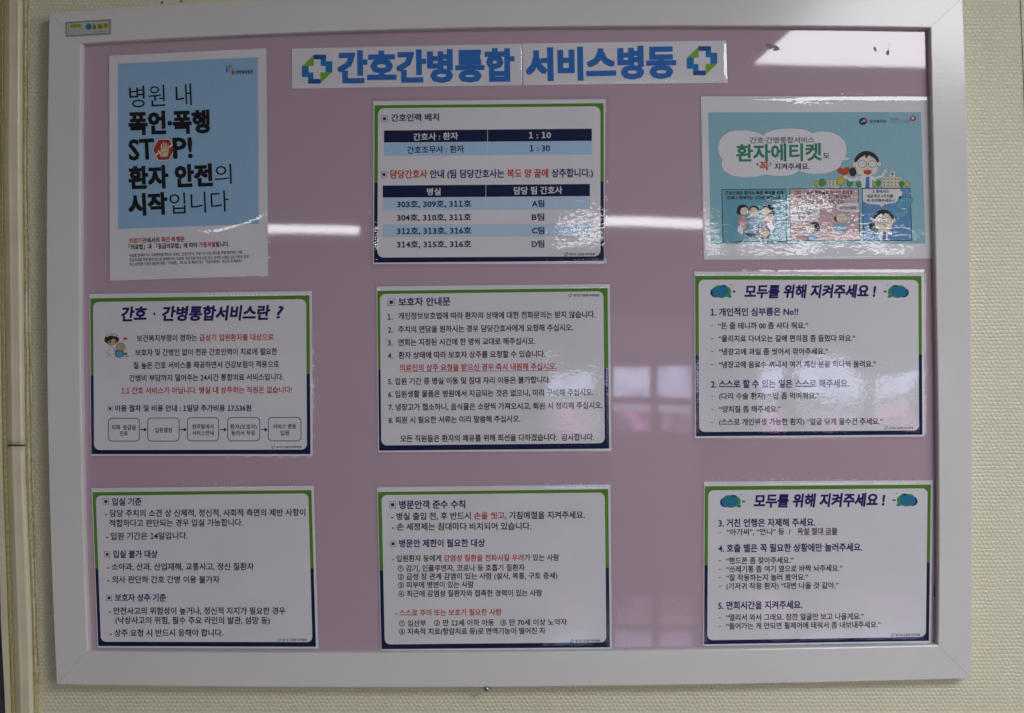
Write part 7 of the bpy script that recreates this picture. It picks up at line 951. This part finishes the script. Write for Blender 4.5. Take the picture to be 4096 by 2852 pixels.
[54924,91,(70,94,70,4,78,4,78,94),(34,65,44,62,48,55,44,47,34,44,25,47,21,55,25,62),(34,71,19,67,13,55,18,44,30,38,30,29,5,28,7,21,34,22,65,25,64,31,39,29,39,38,51,44,56,55,50,67),(30,94,30,83,7,83,7,76,62,76,62,83,39,83,39,94)],[54980,91,(45,72,24,68,16,57,24,46,45,42,67,46,74,57,67,68),(45,66,61,63,66,57,61,50,45,48,30,50,25,57,30,63),(41,94,41,84,9,84,9,77,81,77,81,84,49,84,49,94),(5,36,5,29,41,29,41,4,49,4,49,29,86,29,86,36)],
[55072,91,(35,78,19,75,14,66,19,57,35,54,50,57,56,66,50,75),(35,73,44,71,48,66,44,61,35,60,25,61,21,66,25,71),(70,94,70,41,78,41,78,94),(31,95,31,87,9,87,9,81,61,81,61,87,39,87,39,95),(19,5,81,5,81,11,27,11,27,19,78,19,78,37,39,37,39,44,64,47,63,52,33,50,5,50,6,44,31,44,31,37,19,37,19,31,70,31,70,24,19,24)],
[55137,91,(15,35,15,5,76,5,76,35,67,35,67,27,23,27,23,35),(23,21,67,21,67,12,23,12),(45,77,24,74,16,64,24,55,45,52,67,55,74,64,67,74),(45,71,60,69,66,64,60,59,45,57,30,59,25,64,30,69),(5,46,5,40,86,40,86,46),(41,95,41,87,9,87,9,80,81,80,81,87,50,87,50,95)],
[55192,91,(70,94,70,40,78,40,78,94),(20,35,20,5,78,5,78,35),(70,28,70,12,29,12,29,28),(33,73,18,69,12,57,18,46,33,41,49,46,55,57,49,69),(33,67,44,64,47,57,44,50,33,48,23,50,19,57,23,64),(29,95,29,84,6,84,6,78,61,78,61,84,38,84,38,95)],

]
run_queue()

# ------------------------------------------------------------------ screw under the frame
sc_c = P(1946, 2759, -0.0245)
root = empty('screw', (sc_c.x, 0, sc_c.z), 'round zinc screw head in the wall under the middle of the frame', 'screw')
prof = [(0.0042, -0.018), (0.0044, -0.0195), (0.0042, -0.021), (0.0035, -0.0228), (0.0022, -0.0241), (0.0010, -0.0246)]
vs, fs = [], []; N = 20
for r_, y in prof:
    for i in range(N):
        a = 2 * math.pi * i / N; vs.append((sc_c.x + r_ * math.cos(a), y, sc_c.z + r_ * math.sin(a)))
for j in range(len(prof) - 1):
    for i in range(N): fs.append((j * N + i, j * N + (i + 1) % N, (j + 1) * N + (i + 1) % N, (j + 1) * N + i))
fs.append(tuple((len(prof) - 1) * N + i for i in range(N)))
mesh_obj('screw_head', vs, fs, STEEL, parent=root, smooth=True)
vs, fs = [], []
for j, y in enumerate((0.0, -0.0185)):
    for i in range(12): a = 2 * math.pi * i / 12; vs.append((sc_c.x + .002 * math.cos(a), y, sc_c.z + .002 * math.sin(a)))
fs = [(i, (i + 1) % 12, (i + 1) % 12 + 12, i + 12) for i in range(12)]; mesh_obj('screw_shank', vs, fs, STEEL, parent=root)
rc = []
for wx, wz in ((0.0017, 0.0008), (0.0008, 0.0017)):
    v, f = box(sc_c.x - wx, sc_c.x + wx, -0.0252 - wx * .02, -0.0240, sc_c.z - wz, sc_c.z + wz); n = len(rc)
    rc.append((v, f))
vs = rc[0][0] + rc[1][0]; fs = rc[0][1] + [tuple(i + 8 for i in q) for q in rc[1][1]]
mesh_obj('cross_recess', vs, fs, DARK, parent=root)

# ------------------------------------------------------------------ small marks and seam on the wall
for x, y, lab in ((647, 9, 'left of two tiny dark plug holes in wallpaper above the frame'), (724, 5, 'right of two tiny dark plug holes in wallpaper above the frame')):
    pts = blob(x, y, 4.2, 5.5, 9, .45)
    loose('plug_hole', I, pts, -0.0012, DARK, lab, 'wall mark', 0.0011)
seam = stroke([(4081, -60), (4084, 60), (4090, 200), (4094, 320), (4104, 600)], 2.6)
vs, fs, mats, mi = polymesh([(seam, DARK)], -0.0007, 0, I)
o = mesh_obj('wallpaper_seam', vs, fs, mats, mi); o['kind'] = 'structure'

# ------------------------------------------------------------------ cream moulding with peeling sealant at the left edge
YS = [-1940, 0, 650, 1300, 1900, 2500, 2852, 6000]
def lane(v): return list(zip(YS, v))
dk = lane([-46, -42, -40, -28, -10, 4, 22, 36]); g0 = lane([4, 1, 0, 3, 12, 33, 46, 58]); m0 = lane([17, 14, 10, 19, 28, 48, 61, 73]); m1 = lane([96, 94, 92, 98, 105, 130, 138, 148]); s1 = lane([120, 118, 114, 122, 134, 152, 165, 176])
root = empty('corner_moulding', P(100, 6000, 0), 'cream painted double-bead moulding with yellowed peeling sealant at the left edge', 'moulding')
def sstep(pts, y):   # smooth interpolation
    for (a, va), (b, vb) in zip(pts, pts[1:]):
        if a <= y <= b:
            t = (y - a) / (b - a); return va + (vb - va) * t
    return pts[-1][1]
def sweep(name, y0, y1, prof, mat, n=60, cap=True):
    vs, fs = [], []; k = len(prof)
    for i in range(n + 1):
        y = y0 + (y1 - y0) * i / n
        for fx, dep in prof:
            x = fx(y); vs.append(P(x, y, dep))
    for i in range(n):
        for j in range(k - 1): fs.append((i * k + j, (i + 1) * k + j, (i + 1) * k + j + 1, i * k + j + 1))
    if cap: fs += [tuple(range(k)), tuple(n * k + j for j in range(k))[::-1]]
    return mesh_obj(name, vs, fs, mat, parent=root, smooth=False)
def mx(t): return lambda y: sstep(m0, y) * (1 - t) + sstep(m1, y) * t
mp = []
for i in range(33):
    t = i / 32; base = math.sqrt(max(0, 1 - abs(2 * t - 1) ** 2.6)) * 0.009
    bead = 0.0007 * math.exp(-((t - .3) / .08) ** 2) + 0.0006 * math.exp(-((t - .74) / .08) ** 2)
    mp.append((mx(t), -base - bead - 0.0005))
for a, b in ((-1940, 1780), (1783.5, 6000)):
    o = sweep('moulding_section', a, b, mp, CREAM, 100)
    o.data.polygons.foreach_set('use_smooth', [len(p.vertices) == 4 for p in o.data.polygons])
sweep('joint_gap', 1779, 1785, [(mx(.04), -.002), (mx(.1), -.008), (mx(.3), -.010), (mx(.7), -.010), (mx(.9), -.008), (mx(.97), -.002)], DARK, 1, False)
sweep('sealant_groove', -1940, 6000, [(lambda y: sstep(g0, y) - 2, -.0006), (lambda y: sstep(g0, y) + 5, -.003), (lambda y: sstep(m0, y) - 3, -.004), (lambda y: sstep(m0, y) + 4, -.001)], YELLOW, 120, False)
sweep('jamb_face', -1940, 6000, [(lambda y: sstep(dk, y), -.0005), (lambda y: sstep(dk, y), -.012), (lambda y: sstep(g0, y) - 1, -.012), (lambda y: sstep(g0, y), -.0006)], CREAM, 120, False)
sweep('sealant_bead', -1940, 6000, [(lambda y: sstep(m1, y) - 4, -.0012), (lambda y: sstep(m1, y) + 2, -.0035), (lambda y: sstep(s1, y) - 7, -.0028), (lambda y: sstep(s1, y) + 1 + 2 * math.sin(y * .05) * math.sin(y * .013), -.0004)], YELLOW, 700, False)
def wob(y, seed):
    return sum(math.sin(y * f + seed * k) * a for k, (f, a) in enumerate(((.011, 1.0), (.031, .8), (.083, .7), (.19, .6), (.41, .5)))) / 2.2
def flakes(name, c0, c1, wd, seed, thr, y0=-200, y1=2740):
    vs, fs = [], []; prev = None; y = y0
    while y < y1:
        a, b = sstep(m1, y), sstep(s1, y); c = a + (b - a) * c0; wdt = wd * (0.7 + 0.9 * wob(y, seed)) + thr
        if 1150 < y < 1330 or 1500 < y < 1640: wdt += 5
        if wdt > 0.8:
            l, r = c - wdt / 2 + 1.5 * wob(y * 1.7, seed + 2), c + wdt / 2 + 1.5 * wob(y * 1.3, seed + 5)
            n = len(vs); vs += [P(l, y, -.0036), P((l + r) / 2, y, -.0052), P(r, y, -.0030)]
            if prev is not None: fs += [(prev, n, n + 1, prev + 1), (prev + 1, n + 1, n + 2, prev + 2)]
            prev = n
        else: prev = None
        y += 3
    return mesh_obj(name, vs, fs, CREAM2, parent=root)
flakes('peeling_paint', .30, 0, 7, 1.3, 1.0); flakes('peeling_paint', .85, 0, 6, 4.1, 1.5)
DD = [P(sstep(dk, y), y, -0.004) for y in (-1940, 6000)]
vs = [P(-2800, -1940, -.004), P(sstep(dk, -1940) + 1, -1940, -.004), P(sstep(dk, 1900) + 1, 1900, -.004), P(sstep(dk, 2500) + 1, 2500, -.004), P(sstep(dk, 2852) + 1, 2852, -.004), P(sstep(dk, 6000) + 1, 6000, -.004), P(-2800, 6000, -.004)]
n = len(vs); vs += [Vector((v.x, -0.0002, v.z)) for v in vs]
o = mesh_obj('door_leaf', vs, [tuple(range(n))[::-1]] + [(i, i + n, (i + 1) % n + n, (i + 1) % n) for i in range(n)], DARKBLUE)
tag(o, 'sliver of dark slate door at the lower left corner beside the moulding', 'door')
